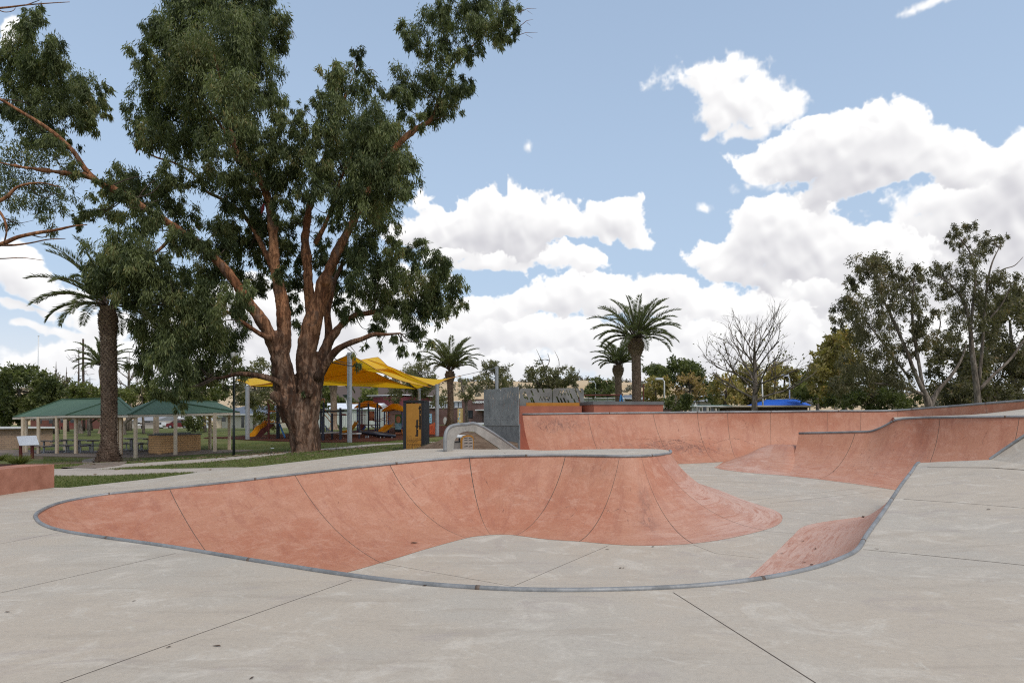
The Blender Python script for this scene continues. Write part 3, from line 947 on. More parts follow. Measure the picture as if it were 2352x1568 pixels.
def loft(name, pairs, parent, joints=(), prof=arc, nv=22, sub=6, jw=0.006, smear=()):
    """transition surface; joints = control indices where a saw cut runs down the wall"""
    rows = np.array([[c.x, c.y, c.z, b.x, b.y, b.z, w] for c, b, w in pairs])
    D = catmull(rows, sub)
    cols = []      # (row, is_joint_to_next)
    js = set(int(j * sub) for j in joints)
    for i in range(len(D)):
        if i in js and 0 < i < len(D) - 1:
            dl = np.linalg.norm(D[i + 1][:3] - D[i - 1][:3]) / 2 + np.linalg.norm(D[i + 1][3:6] - D[i - 1][3:6]) / 2
            e = min(0.45, jw / max(dl * 0.5, 1e-4))
            cols.append((D[i] * (1 - e) + D[i - 1] * e, True, i))
            cols.append((D[i] * (1 - e) + D[i + 1] * e, False, i))
        else:
            cols.append((D[i], False, i))
    verts, uvs, worn_and_sheen, smr = [], [], [], []
    u = 0.0
    for k, (r, _, ci) in enumerate(cols):
        if k:
            p = cols[k - 1][0]
            u += 0.5 * (np.linalg.norm(r[:3] - p[:3]) + np.linalg.norm(r[3:6] - p[3:6]))
        c, b = Vector(r[:3]), Vector(r[3:6])
        b.z = zf(b.y) + 0.004
        vv = 0.0
        last = None
        for j in range(nv + 1):
            q = prof(c, b, j / nv)
            if last is not None:
                vv += (q - last).length
            last = q
            verts.append(tuple(q))
            uvs.append((u, vv))
            worn_and_sheen.append(max(0.0, min(1.0, float(r[6]))) * max(0.0, 1 - (j / nv) * (1.05 if r[6] > .85 else 1.25)) ** (.35 if r[6] > .85 else .7))
            smr.append(min(1.0, sum(am * math.exp(-((ci - k0) / kw) ** 2 - ((j / nv - v0) / vw) ** 2) for k0, kw, v0, vw, am in smear)))
    faces, mi = [], []
    n = nv + 1
    for k in range(len(cols) - 1):
        for j in range(nv):
            faces.append((k * n + j, (k + 1) * n + j, (k + 1) * n + j + 1, k * n + j + 1))
            mi.append(1 if cols[k][1] else 0)
    me = bpy.data.meshes.new(name)
    if parent is not None:
        o0 = parent.location
        verts = [(a - o0.x, b - o0.y, c - o0.z) for a, b, c in verts]
    me.from_pydata(verts, [], faces)
    me.materials.append(RED)
    me.materials.append(JOINT)
    me.polygons.foreach_set('material_index', mi)
    me.polygons.foreach_set('use_smooth', [True] * len(faces))
    uvl = me.uv_layers.new(name='UVMap')
    li = np.empty(len(me.loops), int)
    me.loops.foreach_get('vertex_index', li)
    uvl.data.foreach_set('uv', np.array(uvs, float)[li].ravel())
    a = me.attributes.new('worn_and_sheen', 'FLOAT', 'POINT')
    a.data.foreach_set('value', np.array(worn_and_sheen, float))
    a = me.attributes.new('smear', 'FLOAT', 'POINT')
    a.data.foreach_set('value', np.array(smr, float))
    me.update()
    o = bpy.data.objects.new(name, me)
    COL.objects.link(o)
    o.parent = parent
    return o, D


def sheet(name, boundary, mats, lines=(), step=0.6, zfun=None, jw=0.006, skirt=None, iters=500):
    """paved sheet: closed boundary of (x, y, z); height inside relaxes between the edges; lines = saw cuts ((x,y),(x,y))"""
    B = [Vector(p) for p in boundary]
    dense = []
    for i in range(len(B)):
        a, b = B[i], B[(i + 1) % len(B)]
        k = max(1, int((b - a).length / step))
        for j in range(k):
            dense.append(a.lerp(b, j / k))
    poly = [(p.x, p.y) for p in dense]
    nb = len(dense)
    xs = np.arange(min(p.x for p in dense), max(p.x for p in dense), step)
    ys = np.arange(min(p.y for p in dense), max(p.y for p in dense), step)
    gx, gy = np.meshgrid(xs, ys)
    gx, gy = gx.ravel() + 0.013, gy.ravel() + 0.017
    ok = inside(poly, gx, gy)
    gx, gy = gx[ok], gy[ok]
    mind = np.full(gx.shape, 1e9)
    for i in range(nb):
        d, _ = seg_dist(gx, gy, poly[i], poly[(i + 1) % nb])
        mind = np.minimum(mind, d)
    for a, b in lines:
        d, _ = seg_dist(gx, gy, a, b)
        mind = np.minimum(mind, d * 4)
    keep = mind > step * 0.35
    pts = [Vector((p[0], p[1])) for p in poly] + [Vector((x, y)) for x, y in zip(gx[keep], gy[keep])]
    edges = [(i, (i + 1) % nb) for i in range(nb)]
    for a, b in lines:
        a, b = Vector(a), Vector(b)
        t = (b - a).normalized()
        nrm = Vector((-t.y, t.x)) * jw
        k = max(2, int((b - a).length / step))
        for sgn in (1, -1):
            i0 = len(pts)
            for j in range(k + 1):
                pts.append(a.lerp(b, j / k) + nrm * sgn)
            edges += [(i0 + j, i0 + j + 1) for j in range(k)]
    ov, oe, of, vo, _, _ = delaunay_2d_cdt(pts, edges, [], 0, 1e-5)
    X = np.array([p.x for p in ov])
    Y = np.array([p.y for p in ov])
    tri = np.array([f[:3] for f in of])
    cx, cy = X[tri].mean(1), Y[tri].mean(1)
    ins = inside(poly, cx, cy)
    tri, cx, cy = tri[ins], cx[ins], cy[ins]
    mi = np.zeros(len(tri), int)
    for a, b in lines:
        d, t = seg_dist(cx, cy, a, b)
        mi[(d < jw * 0.99) & (t > 0) & (t < 1)] = 1
    Z = np.zeros(len(X))
    if zfun is not None:
        Z = zfun(X, Y)
    else:
        bp = np.array(poly)
        bz = np.array([p.z for p in dense])
        fixed = np.zeros(len(X), bool)
        for i in range(len(X)):
            d = (bp[:, 0] - X[i]) ** 2 + (bp[:, 1] - Y[i]) ** 2
            j = d.argmin()
            w = 1 / (d + 1e-6) ** 1.5
            Z[i] = (w * bz).sum() / w.sum()
            if d[j] < 1e-6:
                Z[i] = bz[j]
                fixed[i] = True
        E = np.concatenate([tri[:, [0, 1]], tri[:, [1, 2]], tri[:, [2, 0]]])
        E = np.concatenate([E, E[:, ::-1]])
        L = 1.0 / (np.hypot(X[E[:, 0]] - X[E[:, 1]], Y[E[:, 0]] - Y[E[:, 1]]) + 0.02)
        den = np.zeros(len(X))
        np.add.at(den, E[:, 0], L)
        for _ in range(iters):
            num = np.zeros(len(X))
            np.add.at(num, E[:, 0], L * Z[E[:, 1]])
            Zn = np.where(den > 0, num / np.maximum(den, 1e-9), Z)
            Z = np.where(fixed, Z, Zn)
    verts = [(X[i], Y[i], Z[i]) for i in range(len(X))]
    faces = [tuple(int(k) for k in t) for t in tri]
    mil = list(mi)
    if skirt:
        for i in range(nb):
            a, b = dense[i], dense[(i + 1) % nb]
            if skirt(0.5 * (a.x + b.x), 0.5 * (a.y + b.y)):
                k = len(verts)
                verts += [tuple(a), tuple(b), (b.x, b.y, b.z - 1.0), (a.x, a.y, a.z - 1.0)]
                faces.append((k, k + 3, k + 2, k + 1))
                mil.append(0)
    me = bpy.data.meshes.new(name)
    me.from_pydata(verts, [], faces)
    for m in mats:
        me.materials.append(m)
    me.polygons.foreach_set('material_index', np.array(mil, dtype=np.int32))
    me.update()
    o = bpy.data.objects.new(name, me)
    COL.objects.link(o)
    return o, (X, Y, Z)


# dense rim used by the deck and the wall alike
_rows = np.array([[c.x, c.y, c.z, b.x, b.y, b.z, w] for c, b, w in PAIRS])
RIM = catmull(_rows, 6)
rim_pts = [Vector(r[:3]) for r in RIM]
ID = [i for i, q in enumerate(PAIRS) if abs(q[0].x - 10.07) < 1e-4][0]
IC = [i for i, q in enumerate(PAIRS) if abs(q[0].x - 9.32) < 1e-4][0]
iE = 6 * (len(PAIRS) - 3)          # the lip that climbs the grey bank starts here
rim_deck = [p for p in rim_pts[: 6 * ID + 1]]      # up to D
BACK = [V3(-1.2, 19.75, .80), V3(-1.9, 19.6, .83), V3(-3.1, 19.7, .80), V3(-4.4, 19.5, .66), V3(-5.8, 19.3, .50), V3(-7.2, 19.6, .33), V3(-8.6, 19.9, .20), V3(-9.6, 18.3, .08), V3(-10.75, 16.6, .0)]
D_ = PAIRS[ID][0]
outer = [V3(9.9, 13.2, .78), V3(10.6, 11.5, .62), V3(12.2, 9.5, .30), V3(15, 7.5, .02), V3(24, 7.4, 0), V3(24, -9, 0), V3(-12.3, -9, 0), V3(-12.3, 16.6, 0)]
dl = []


def g0(px, py, z=0.0):
    p = onz(px, py, z)
    return (p.x, p.y)


cuts = [(g0(60, 1600), g0(808, 1331)), (g0(1546, 1360), g0(1930, 1610)), (g0(-200, 1408), g0(404, 1270)), (g0(-200, 1287), g0(138, 1222)), (g0(1982, 1262), g0(2500, 1327)), (g0(2075, 1156, .22), g0(2460, 1185, .22)), (g0(2130, 1085, .5), (9.75, 12.9))]
deck_boundary = rim_deck[0:] + outer + BACK[::-1][:-1]
deck, deckXYZ = sheet('concrete_deck', deck_boundary, [CONC, JOINT], cuts, 0.55, None, 0.0065, lambda x, y: y > 16.4 and x < -1.0)
tag(deck, kind='structure')
# grey bank that climbs from the deck to the upper platform on the right
bk = MB()
lowL = [D_, V3(9.9, 13.2, .78), V3(10.6, 11.5, .62), V3(12.2, 9.5, .30), V3(15, 7.5, .02), V3(24, 7.4, 0)]
upL = [V3(11.2, 14.0, 1.72), V3(11.6, 13.2, 1.74), V3(12.6, 12.0, 1.72), V3(14.6, 10.6, 1.72), V3(17, 9.6, 1.72), V3(24, 9.6, 1.72)]
for i in range(len(lowL) - 1):
    bk.quad([lowL[i], lowL[i + 1], upL[i + 1], upL[i]])
bk.quad([D_, upL[0], V3(10.65, 14.2, 1.30), V3(10.13, 14.38, .85)])
bk.quad([upL[0], upL[1], upL[2], V3(13.5, 13.0, 1.76)])
bk.quad([V3(13.5, 13.0, 1.76), upL[2], upL[3], upL[4], upL[5], V3(24, 13, 1.76)])
tag(bk.build('concrete_bank', CONC), kind='structure')

floor_poly = [(-5.4, 8.1), (-5.4, 10.4), (-3.0, 12.2), (-1.3, 14.3), (-1.3, 20.2), (.3, 20.6), (.75, 24.6), (3, 25.4), (9, 27.5), (12, 27.5), (12.5, 20), (14.5, 14.4), (11, 13.7), (9.9, 14.2), (9.3, 15.3), (7.4, 12.9), (5, 9.6), (4.2, 8.5), (2.5, 7.1), (0.5, 6.6), (-2.4, 7.6)]


def f0(px, py):
    p = onfloor(px, py)
    return (p.x, p.y)


fcuts = [(f0(1180, 1345), f0(1398, 1252)), (f0(1592, 1250), f0(1643, 1270)), (f0(1643, 1270), f0(1742, 1281)), (f0(875, 1292), f0(1190, 1348)), (f0(1738, 1218), f0(1833, 1225)), (f0(1688, 1152), f0(1980, 1120)), (f0(1785, 1172), f0(2030, 1190)), (f0(1600, 1100), f0(1900, 1118)), (f0(1770, 1155), f0(2020, 1128))]
bfloor, _ = sheet('bowl_floor', [V3(x, y, 0) for x, y in floor_poly], [CONC, JOINT], fcuts, 0.6, lambda X, Y: zf(Y), 0.006)
tag(bfloor, kind='structure')


def coping(name, pts, parent, r=0.032):
    m = MB()
    m.tube([p + Vector((0, 0, r * 0.15)) for p in pts], r, 10, uvs=True)
    L = 0.0
    for i in range(1, len(pts)):
        L += (pts[i] - pts[i - 1]).length
        if L > 2.9:      # welded sleeve joints with a little rust
            L = 0.0
            d_ = (pts[i] - pts[i - 1]).normalized()
            q = pts[i] + Vector((0, 0, r * 0.15))
            m.tube([q - d_ * .022, q + d_ * .022], r * 1.05, 10, 1)
    return m.build(name, [COPE, SEAM], parent, smooth=True)


SEAM = plain('coping_joint', (0.19, 0.145, 0.115), (0.12, 0.09, 0.075), 12, 0.7, 0.3, 0.1)
t = thing('bowl_transition', (0, 13, 0), 'long pink concrete quarter pipe wrapping the near bowl with grey steel lip', 'skate ramp')
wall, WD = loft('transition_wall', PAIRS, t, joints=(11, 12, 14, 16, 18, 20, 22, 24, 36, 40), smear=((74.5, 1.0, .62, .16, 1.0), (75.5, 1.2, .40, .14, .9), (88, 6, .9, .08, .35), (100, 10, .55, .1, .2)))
coping('steel_coping', rim_pts[38:6 * IC + 1], t)
coping('steel_coping', rim_pts[6 * ID:iE + 12], t)


def surf(D, k, v, lift=0.003, prof=arc):
    k = max(0, min(len(D) - 1.001, k))
    i = int(k)
    r = D[i] * (1 - (k - i)) + D[i + 1] * (k - i)
    c, b = Vector(r[:3]), Vector(r[3:6])
    b.z = zf(b.y) + .004
    p = prof(c, b, v)
    q = prof(c, b, min(1, v + .02)) - prof(c, b, max(0, v - .02))
    r2 = D[i + 1] - D[i]
    du = Vector(r2[:3]) * v + Vector(r2[3:6]) * (1 - v)
    nrm = du.cross(q)
    if nrm.length < 1e-9:
        return p
    nrm.normalize()
    if nrm.z < 0:
        nrm = -nrm
    return p + nrm * lift


def scuffs(name, D, specs, parent, w=0.012, mat=None):
    """rubber scuffs drawn as thin strips that follow the wall: specs = lists of (k, v)"""
    m = MB()
    for sp in specs:
        wd = w * random.uniform(.6, 1.3)
        pts = catmull(np.array([[a, b2, 0] for a, b2 in sp], float), 6)
        P = [surf(D, a, b2) for a, b2, _ in pts]
        n = len(P)
        for i in range(n - 1):
            tt = (P[i + 1] - P[i])
            if tt.length < 1e-6:
                continue
            tt.normalize()
            up = Vector((0.1, -0.7, 0.7))
            s_ = tt.cross(up).normalized()
            w0 = wd * math.sin(PI * (i + .15) / n) ** .6
            w1 = wd * math.sin(PI * min(n - .1, i + 1.0) / n) ** .6
            m.quad([P[i] - s_ * w0 / 2, P[i + 1] - s_ * w1 / 2, P[i + 1] + s_ * w1 / 2, P[i] + s_ * w0 / 2])
    return m.build(name, mat or SCUFF, parent)


SCUFF, _nt2, _b2, _o2 = newmat('rubber_scuff')
_b2.inputs['Base Color'].default_value = (0.12, 0.065, 0.06, 1)
_b2.inputs['Roughness'].default_value = 0.7
_n = noise(_nt2, coords(_nt2), 14, 4, 0.7)
_t = N(_nt2, 'ShaderNodeBsdfTransparent')
_m = N(_nt2, 'ShaderNodeMixShader')
_nt2.links.new(maprange(_nt2, _n, 0.42, 0.62, 0.0, 0.42), _m.inputs[0])
_nt2.links.new(_t.outputs[0], _m.inputs[1])
_nt2.links.new(_b2.outputs[0], _m.inputs[2])
_nt2.links.new(_m.outputs[0], _o2.inputs[0])

rnd = random.Random(5)
random.seed(5)
sp = []
for i in range(0):      # broad dark rub on the nose of the tongue
    k = 6 * 12.25 + rnd.gauss(0, 1.0)
    v0 = rnd.uniform(.42, .85)
    sp.append([(k, v0), (k + .4, v0 - .12), (k + .8, max(.12, v0 - rnd.uniform(.2, .35)))])
for i in range(22):
    k = rnd.uniform(6 * 13, 6 * 22)
    v0 = rnd.uniform(.3, .95)
    sp.append([(k, v0), (k + rnd.uniform(-.7, .7), v0 - rnd.uniform(.03, .1))])
for i in range(3):
    k = rnd.uniform(6 * 12, 6 * 15)
    sp.append([(k, .45), (k + 2, .52), (k + 4, .47)])
absorb(wall, scuffs('scuff_marks', WD, sp, t, 0.014))

# ---- far wall
t = thing('far_quarter_pipe', (6, 25, 0), 'tall pink quarter pipe across the far end with black scuffs and steel lip', 'skate ramp')
FAR = [(at(1200, 951.5, 25.8), fl(.93, 23.35), 0), (at(1350, 949.5, 25.7), onfloor(1400, 1067), 0), (at(1500, 948, 25.6), onfloor(1568, 1065), 0), (at(1650, 946.5, 25.75), onfloor(1680, 1059), 0),
       (at(1770, 945.5, 26.2), onfloor(1772, 1053), 0), (at(1900, 944, 26.7), onfloor(1897, 1048), 0), (at(2050, 943, 27.0), fl(13.9, 25.2), 0), (at(2120, 938, 26.2), fl(14.9, 24.2), 0), (at(2352, 920, 22.2), fl(16.3, 20.5), 0), (at(2560, 906, 19.8), fl(17.0, 18.5), 0)]
fw, FD = loft('transition_wall', FAR, t, joints=(1.0, 2.0, 2.667, 3.333, 4, 5, 5.5, 6.333, 7.667), smear=((3.2, 2.0, .86, .10, .95), (12, 3.5, .48, .10, .8), (16, 2.5, .38, .10, .5), (1.2, .5, .35, .2, .5)))
fl_pts = [Vector(r[:3]) for r in FD]
coping('steel_coping', fl_pts, t, 0.04)
# end cheek of the quarter pipe, filling back to the steel wall
m = MB()
c0, b0 = FAR[0][0], FAR[0][1]
pp_ = [arc(c0, b0, k / 48) for k in range(49)]
for k in range(48):
    a, b = pp_[k], pp_[k + 1]
    m.quad([V3(.262, 24.12, a.z), a, b, V3(.262, 24.12, b.z)])
m.build('end_cheek', plain('cheek_concrete', (0.30, 0.085, 0.045), (0.22, 0.06, 0.034), 2, .8), t, smooth=True)
# platform behind the lip
m = MB()
for i in range(len(fl_pts) - 1):
    a, b = fl_pts[i], fl_pts[i + 1]
    k0, k1 = min(1, i / 20), min(1, (i + 1) / 20)
    a2, b2 = V3(a.x + 1.5 * k0 + .2, a.y + 3.6, a.z), V3(b.x + 1.5 * k1 + .2, b.y + 3.6, b.z)
    m.quad([a, b, b2, a2])
    m.quad([a2, b2, V3(b2.x, b2.y, .2), V3(a2.x, a2.y, .2)])
a = fl_pts[0]
m.quad([a, V3(a.x + .2, a.y + 3.6, a.z), V3(a.x + .2, a.y + 3.6, 0), V3(a.x, a.y, 0)])
m.build('rear_platform', CONC, t)
sp = []
rnd = random.Random(11)
for i in range(22):      # long arcs left by carving wheels
    k0 = 9.5 + rnd.gauss(0, 2.2)
    ln = rnd.uniform(2.5, 6.5)
    v0 = rnd.uniform(.42, .62)
    sp.append([(k0, v0 - rnd.uniform(.02, .10)), (k0 + ln * .5, v0 + rnd.uniform(.02, .07)), (k0 + ln, v0 - rnd.uniform(.08, .30))])
for i in range(40):      # grinds under the lip on the left
    k = 2.9 + rnd.gauss(0, 1.3)
    v0 = rnd.uniform(.80, .96)
    sp.append([(k, v0), (k + rnd.uniform(-.5, .5), v0 - rnd.uniform(.02, .08))])
for i in range(50):
    k = rnd.uniform(0.4, 30)
    v0 = rnd.uniform(.3, .95)
    sp.append([(k, v0), (k + rnd.uniform(-.5, .6), v0 - rnd.uniform(.03, .09))])
for i in range(9):
    k = rnd.uniform(.8, 9)
    v0 = rnd.uniform(.5, .58)
    sp.append([(k, v0), (k + .2, v0 - .12), (k + .5, v0 - .3)])
absorb(fw, scuffs('scuff_marks', FD, sp, t, 0.022))

# ---- right hand ramp facing the near bowl, its low spur, and the roll-over beside it
t = thing('side_quarter_pipe', (10, 19, 0), 'pink quarter pipe on the right whose steel lip dips to a low spur', 'skate ramp')
SIDE = [(at(1835, 995, 22.6), onfloor(1795, 1091), .6), (at(1965, 992, 21.4), onfloor(1878, 1100), .6), (at(2002, 990, 21.1), onfloor(1910, 1104), .55), (at(2030, 979, 20.8), onfloor(1935, 1107), .5), (at(2058, 965, 20.5), onfloor(1965, 1111), .5),
        (at(2110, 960, 20.0), onfloor(2020, 1119), .5), (at(2159, 959, 19.4), onfloor(2075, 1128), .4), (at(2250, 958, 18.6), onfloor(2150, 1140), .3), (at(2341, 957, 18.0), onfloor(2240, 1156), .2), (at(2480, 956, 17.2), onfloor(2380, 1180), 0), (at(2700, 953, 16.2), fl(15.5, 14.6), 0)]
sw, SD = loft('transition_wall', SIDE, t, joints=(1, 6, 8))
sl_pts = [Vector(r[:3]) for r in SD]
coping('steel_coping', sl_pts, t, 0.036)
m = MB()      # upper platform rises gently to the rear wall
rear = [Vector(r[:3]) for r in FD[36:]]
isp = 6 * 4
front = sl_pts[isp:]
for i in range(24):
    a0, a1 = front[int(i / 24 * (len(front) - 1))], front[int((i + 1) / 24 * (len(front) - 1))]
    r0, r1 = rear[int(i / 24 * (len(rear) - 1))].copy(), rear[int((i + 1) / 24 * (len(rear) - 1))].copy()
    for r_ in (r0, r1):
        r_.z = float(np.interp(CX + r_.x / r_.y * F, [2040, 2075, 2240, 2352, 2560], [1.77, 1.79, 1.85, 2.02, 2.08]))
        r_.y -= .05
    m.quad([a0 + Vector((0, 0, -.004)), a1 + Vector((0, 0, -.004)), r1, r0])
m.build('upper_platform', CONC, t, smooth=True)
m = MB()      # back of the spur falls away to the channel
for i in range(isp):
    a, b = sl_pts[i], sl_pts[i + 1]
    n_ = Vector((.72, .69, 0)) * 1.5
    m.quad([b, a, fl(a.x + n_.x, a.y + n_.y), fl(b.x + n_.x, b.y + n_.y)])
a = sl_pts[isp]
rz_ = rear[0]
m.quad([sl_pts[isp], V3(rz_.x, rz_.y, 1.77), V3(rz_.x, rz_.y, .1), V3(a.x, a.y, .1)])
m.build('spur_back', LEDGE, t)
ROLL = [(onfloor(1645, 1072), onfloor(1640, 1073), 1), (at(1685, 1058, 23.0) + Vector((0, .3, .02)), onfloor(1660, 1078), 1), (at(1722, 1040, 23.2), onfloor(1690, 1082), 1), (at(1748, 1027, 23.3), onfloor(1715, 1085), 1), (at(1768, 1021, 23.3), onfloor(1740, 1087), .9), (at(1800, 1020, 23.0), onfloor(1765, 1089), .8), (at(1826, 1022, 22.75), onfloor(1795, 1091), .7), (at(1850, 1022, 23.1), onfloor(1826, 1091), .7), (at(1875, 1024, 23.3), onfloor(1850, 1091), .7)]
ROLL[0][0].z += .01
rl, RD = loft('rolled_end', ROLL, t, prof=hump)
m = MB()
for i in range(len(RD) - 1):
    a, b = Vector(RD[i][:3]), Vector(RD[i + 1][:3])
    n_ = Vector((.45, .9, 0)) * 1.6
    m.quad([b, a, fl(a.x + n_.x, a.y + n_.y), fl(b.x + n_.x, b.y + n_.y)])
m.build('rolled_back', RED, t, smooth=True)
m = MB()      # step between spur and roll
for k in range(16):
    a, b = arc(SIDE[0][0], SIDE[0][1], k / 16), arc(SIDE[0][0], SIDE[0][1], (k + 1) / 16)
    e, f_ = V3(10.6, 23.4, a.z), V3(10.6, 23.4, b.z)
    m.quad([a, b, f_, e])
m.build('spur_cheek', LEDGE, t)
sp = []
for i in range(40):
    k = rnd.uniform(3, 44)
    v0 = rnd.uniform(.3, .92)
    sp.append([(k, v0), (k + rnd.uniform(-.6, .6), v0 - rnd.uniform(.03, .1))])
absorb(sw, scuffs('scuff_marks', SD, sp, t, 0.016))
# ---------------------------------------------------------------- ground sheet, paths, hills
FP = [(-12.3, -9), (24, -9), (24, 22), (20, 26), (16.5, 30.6), (.7, 29.4), (.4, 26.2), (.2, 24.2), (.2, 19.4), (-1.2, 19.75), (-1.9, 19.6), (-3.1, 19.7), (-4.4, 19.5), (-5.8, 19.3), (-7.2, 19.6), (-8.6, 19.9), (-9.6, 18.3), (-10.75, 16.6), (-12.3, 16.6)]


def make_ground():
    pts, seen = [], set()

    def add(x0, x1, y0, y1, st, hole=None):
        for x in np.arange(x0, x1 + 1e-6, st):
            for y in np.arange(y0, y1 + 1e-6, st):
                if hole and hole[0] < x < hole[1] and hole[2] < y < hole[3]:
                    continue
                pts.append((x, y))
    add(-16, 2, 15, 32, 0.4)
    add(-46, 46, -16, 84, 1.25, (-16.2, 2.2, 14.8, 32.2))
    add(-230, 230, -60, 300, 9, (-47, 47, -17, 85))
    add(-4200, 4200, -900, 5000, 300, (-240, 240, -70, 310))
    P = np.array(pts)
    ok = ~inside(FP, P[:, 0], P[:, 1])
    dmin = np.full(len(P), 1e9)
    for i in range(len(FP)):
        d, _ = seg_dist(P[:, 0], P[:, 1], FP[i], FP[(i + 1) % len(FP)])
        dmin = np.minimum(dmin, d)
    P = P[ok & (dmin > .2)]
    fpd = []
    for i in range(len(FP)):
        a, b = Vector(FP[i]), Vector(FP[(i + 1) % len(FP)])
        k = max(1, int((b - a).length / .5))
        fpd += [a.lerp(b, j / k) for j in range(k)]
    vv = [Vector(p) for p in P] + fpd
    n0 = len(P)
    ed = [(n0 + i, n0 + (i + 1) % len(fpd)) for i in range(len(fpd))]
    ov, oe, of, *_ = delaunay_2d_cdt(vv, ed, [], 0, 1e-5)
    X = np.array([p.x for p in ov])
    Y = np.array([p.y for p in ov])
    tri = np.array([f[:3] for f in of])
    ins = inside(FP, X[tri].mean(1), Y[tri].mean(1))
    tri = tri[~ins]
    Z = gz(X, Y)
    far = np.clip((np.hypot(X, Y) - 260) / 400, 0, 1)
    Z = Z * (1 - far) + far * 0.0
    for i in range(len(X)):
        if -60 < X[i] < 60 and 0 < Y[i] < 100:
            Z[i] += .035 * mnoise.noise(Vector((X[i] * .8, Y[i] * .8, 0)))
    me = bpy.data.meshes.new('ground')
    me.from_pydata([(X[i], Y[i], Z[i]) for i in range(len(X))], [], [tuple(int(k) for k in t) for t in tri])
    me.materials.append(LAWN)
    me.polygons.foreach_set('use_smooth', [True] * len(tri))
    dirt = np.zeros(len(X))
    for cx, cy, r, s in ((-18.4, 31.2, 4.2, 1.4), (-15.6, 30.6, 3.4, 1.2), (-1.4, 25.6, 4.2, 1.3), (-.5, 23, 2.5, 1.2), (-9.6, 31.5, 2.2, .7), (-27, 37.6, 2.5, .8), (-21.5, 36.6, 2.6, .7), (-3.6, 21.4, 1.4, .7), (-24, 30, 2.4, .7), (-4.0, 27.4, 1.6, .6), (-28, 27, 3, .6), (-15.5, 33.5, 2.6, .7), (-20.5, 34.5, 3.0, .75), (-17, 36.5, 2.5, .55), (-12, 27, 1.6, .5)):
        dirt = np.maximum(dirt, s * np.clip(1.25 - np.hypot(X - cx, Y - cy) / r, 0, 1))
    a = me.attributes.new('dirt', 'FLOAT', 'POINT')
    a.data.foreach_set('value', dirt)
    o = bpy.data.objects.new('ground', me)
    COL.objects.link(o)
    tag(o, kind='structure')


make_ground()


def ribbon(name, centre, width, mat, dz=0.03):
    """a path that follows the ground"""
    C = catmull(np.array([[p[0], p[1], 0.0] for p in centre]), 10)
    m = MB()
    prev = None
    for i in range(len(C)):
        t_ = C[min(i + 1, len(C) - 1)] - C[max(i - 1, 0)]
        t_ = t_ / (np.linalg.norm(t_) + 1e-9)
        w = width if not hasattr(width, '__len__') else np.interp(i / (len(C) - 1), np.linspace(0, 1, len(width)), width)
        l_, r_ = C[i][:2] + np.array([-t_[1], t_[0]]) * w / 2, C[i][:2] - np.array([-t_[1], t_[0]]) * w / 2
        row = []
        for s_ in np.linspace(0, 1, 5):
            p = l_ * (1 - s_) + r_ * s_
            row.append(Vector((p[0], p[1], float(gz(p[0], p[1])) + dz)))
        if prev:
            for j in range(4):
                m.quad([prev[j], row[j], row[j + 1], prev[j + 1]])
            m.quad([prev[0], row[0], row[0] - Vector((0, 0, .3)), prev[0] - Vector((0, 0, .3))])
            m.quad([prev[4], row[4], row[4] - Vector((0, 0, .3)), prev[4] - Vector((0, 0, .3))])
        prev = row
    o = m.build(name, mat)
    tag(o, kind='structure')
    return o


def g2(px, py):
    p = gnd(px, py)
    return (p.x, p.y)


ribbon('footpath', [(-16.5, 19.5), g2(131, 1088), g2(280, 1086), g2(430, 1083.5), g2(520, 1081), (-8.9, 20.6), (-8.2, 19.7)], [1.9, 1.5, 1.5, 1.5, 1.2, 1.3, 1.3], PATH, .035)
ribbon('park_path', [(-24, 25.5), g2(133, 1083), g2(282, 1072), g2(410, 1062.5), g2(538, 1053), g2(610, 1046), g2(660, 1041), g2(737, 1033.5), g2(820, 1026), g2(901, 1019.5), (-3.5, 47)], 1.25, PATH, .03)
ribbon('shelter_floor', [(-37, 46), (-31, 44.2), (-26.6, 42.6), (-22.5, 41.2), (-18.3, 41.8), (-17.0, 43.4)], [6, 7.4, 7.0, 5.2, 4.2, 2.0], SLAB, .05)
ribbon('slab_path', [g2(180, 1078), g2(228, 1072), (-22.5, 37.6), (-22.4, 39.4)], 1.3, SLAB, .045)

# softfall under the play equipment
m = MB()
ring = [g2(480, 1004), g2(560, 1010.5), g2(660, 1015), g2(760, 1017), g2(800, 1016.5), g2(880, 1014), g2(930, 1010), g2(985, 1005), (-4.2, 58), (-4.4, 66), (-9, 72), (-18, 71), (-26, 66), (-27, 60)]
cxm, cym = np.mean([p[0] for p in ring]), np.mean([p[1] for p in ring])
rr = catmull(np.array([[p[0], p[1], 0] for p in ring + [ring[0]]]), 4)
rr_soft = rr
for i in range(len(rr) - 1):
    for k in range(12):
        a0, a1 = k / 12, (k + 1) / 12
        q = []
        for (p, s_) in ((rr[i], a0), (rr[i], a1), (rr[i + 1], a1), (rr[i + 1], a0)):
            x, y = cxm + (p[0] - cxm) * s_, cym + (p[1] - cym) * s_
            q.append((x, y, float(gz(x, y)) + .05 + .03 * mnoise.noise(Vector((x * 3, y * 3, 0)))))
        m.quad(q[1:3] + q[3:] + q[:1] if k else [q[1], q[2], q[3]])
    m.quad([(rr[i][0], rr[i][1], float(gz(rr[i][0], rr[i][1])) + .05), (rr[i + 1][0], rr[i + 1][1], float(gz(rr[i + 1][0], rr[i + 1][1])) + .05), (rr[i + 1][0], rr[i + 1][1], -1), (rr[i][0], rr[i][1], -1)])
tag(m.build('softfall', MULCH, smooth=True), kind='structure')

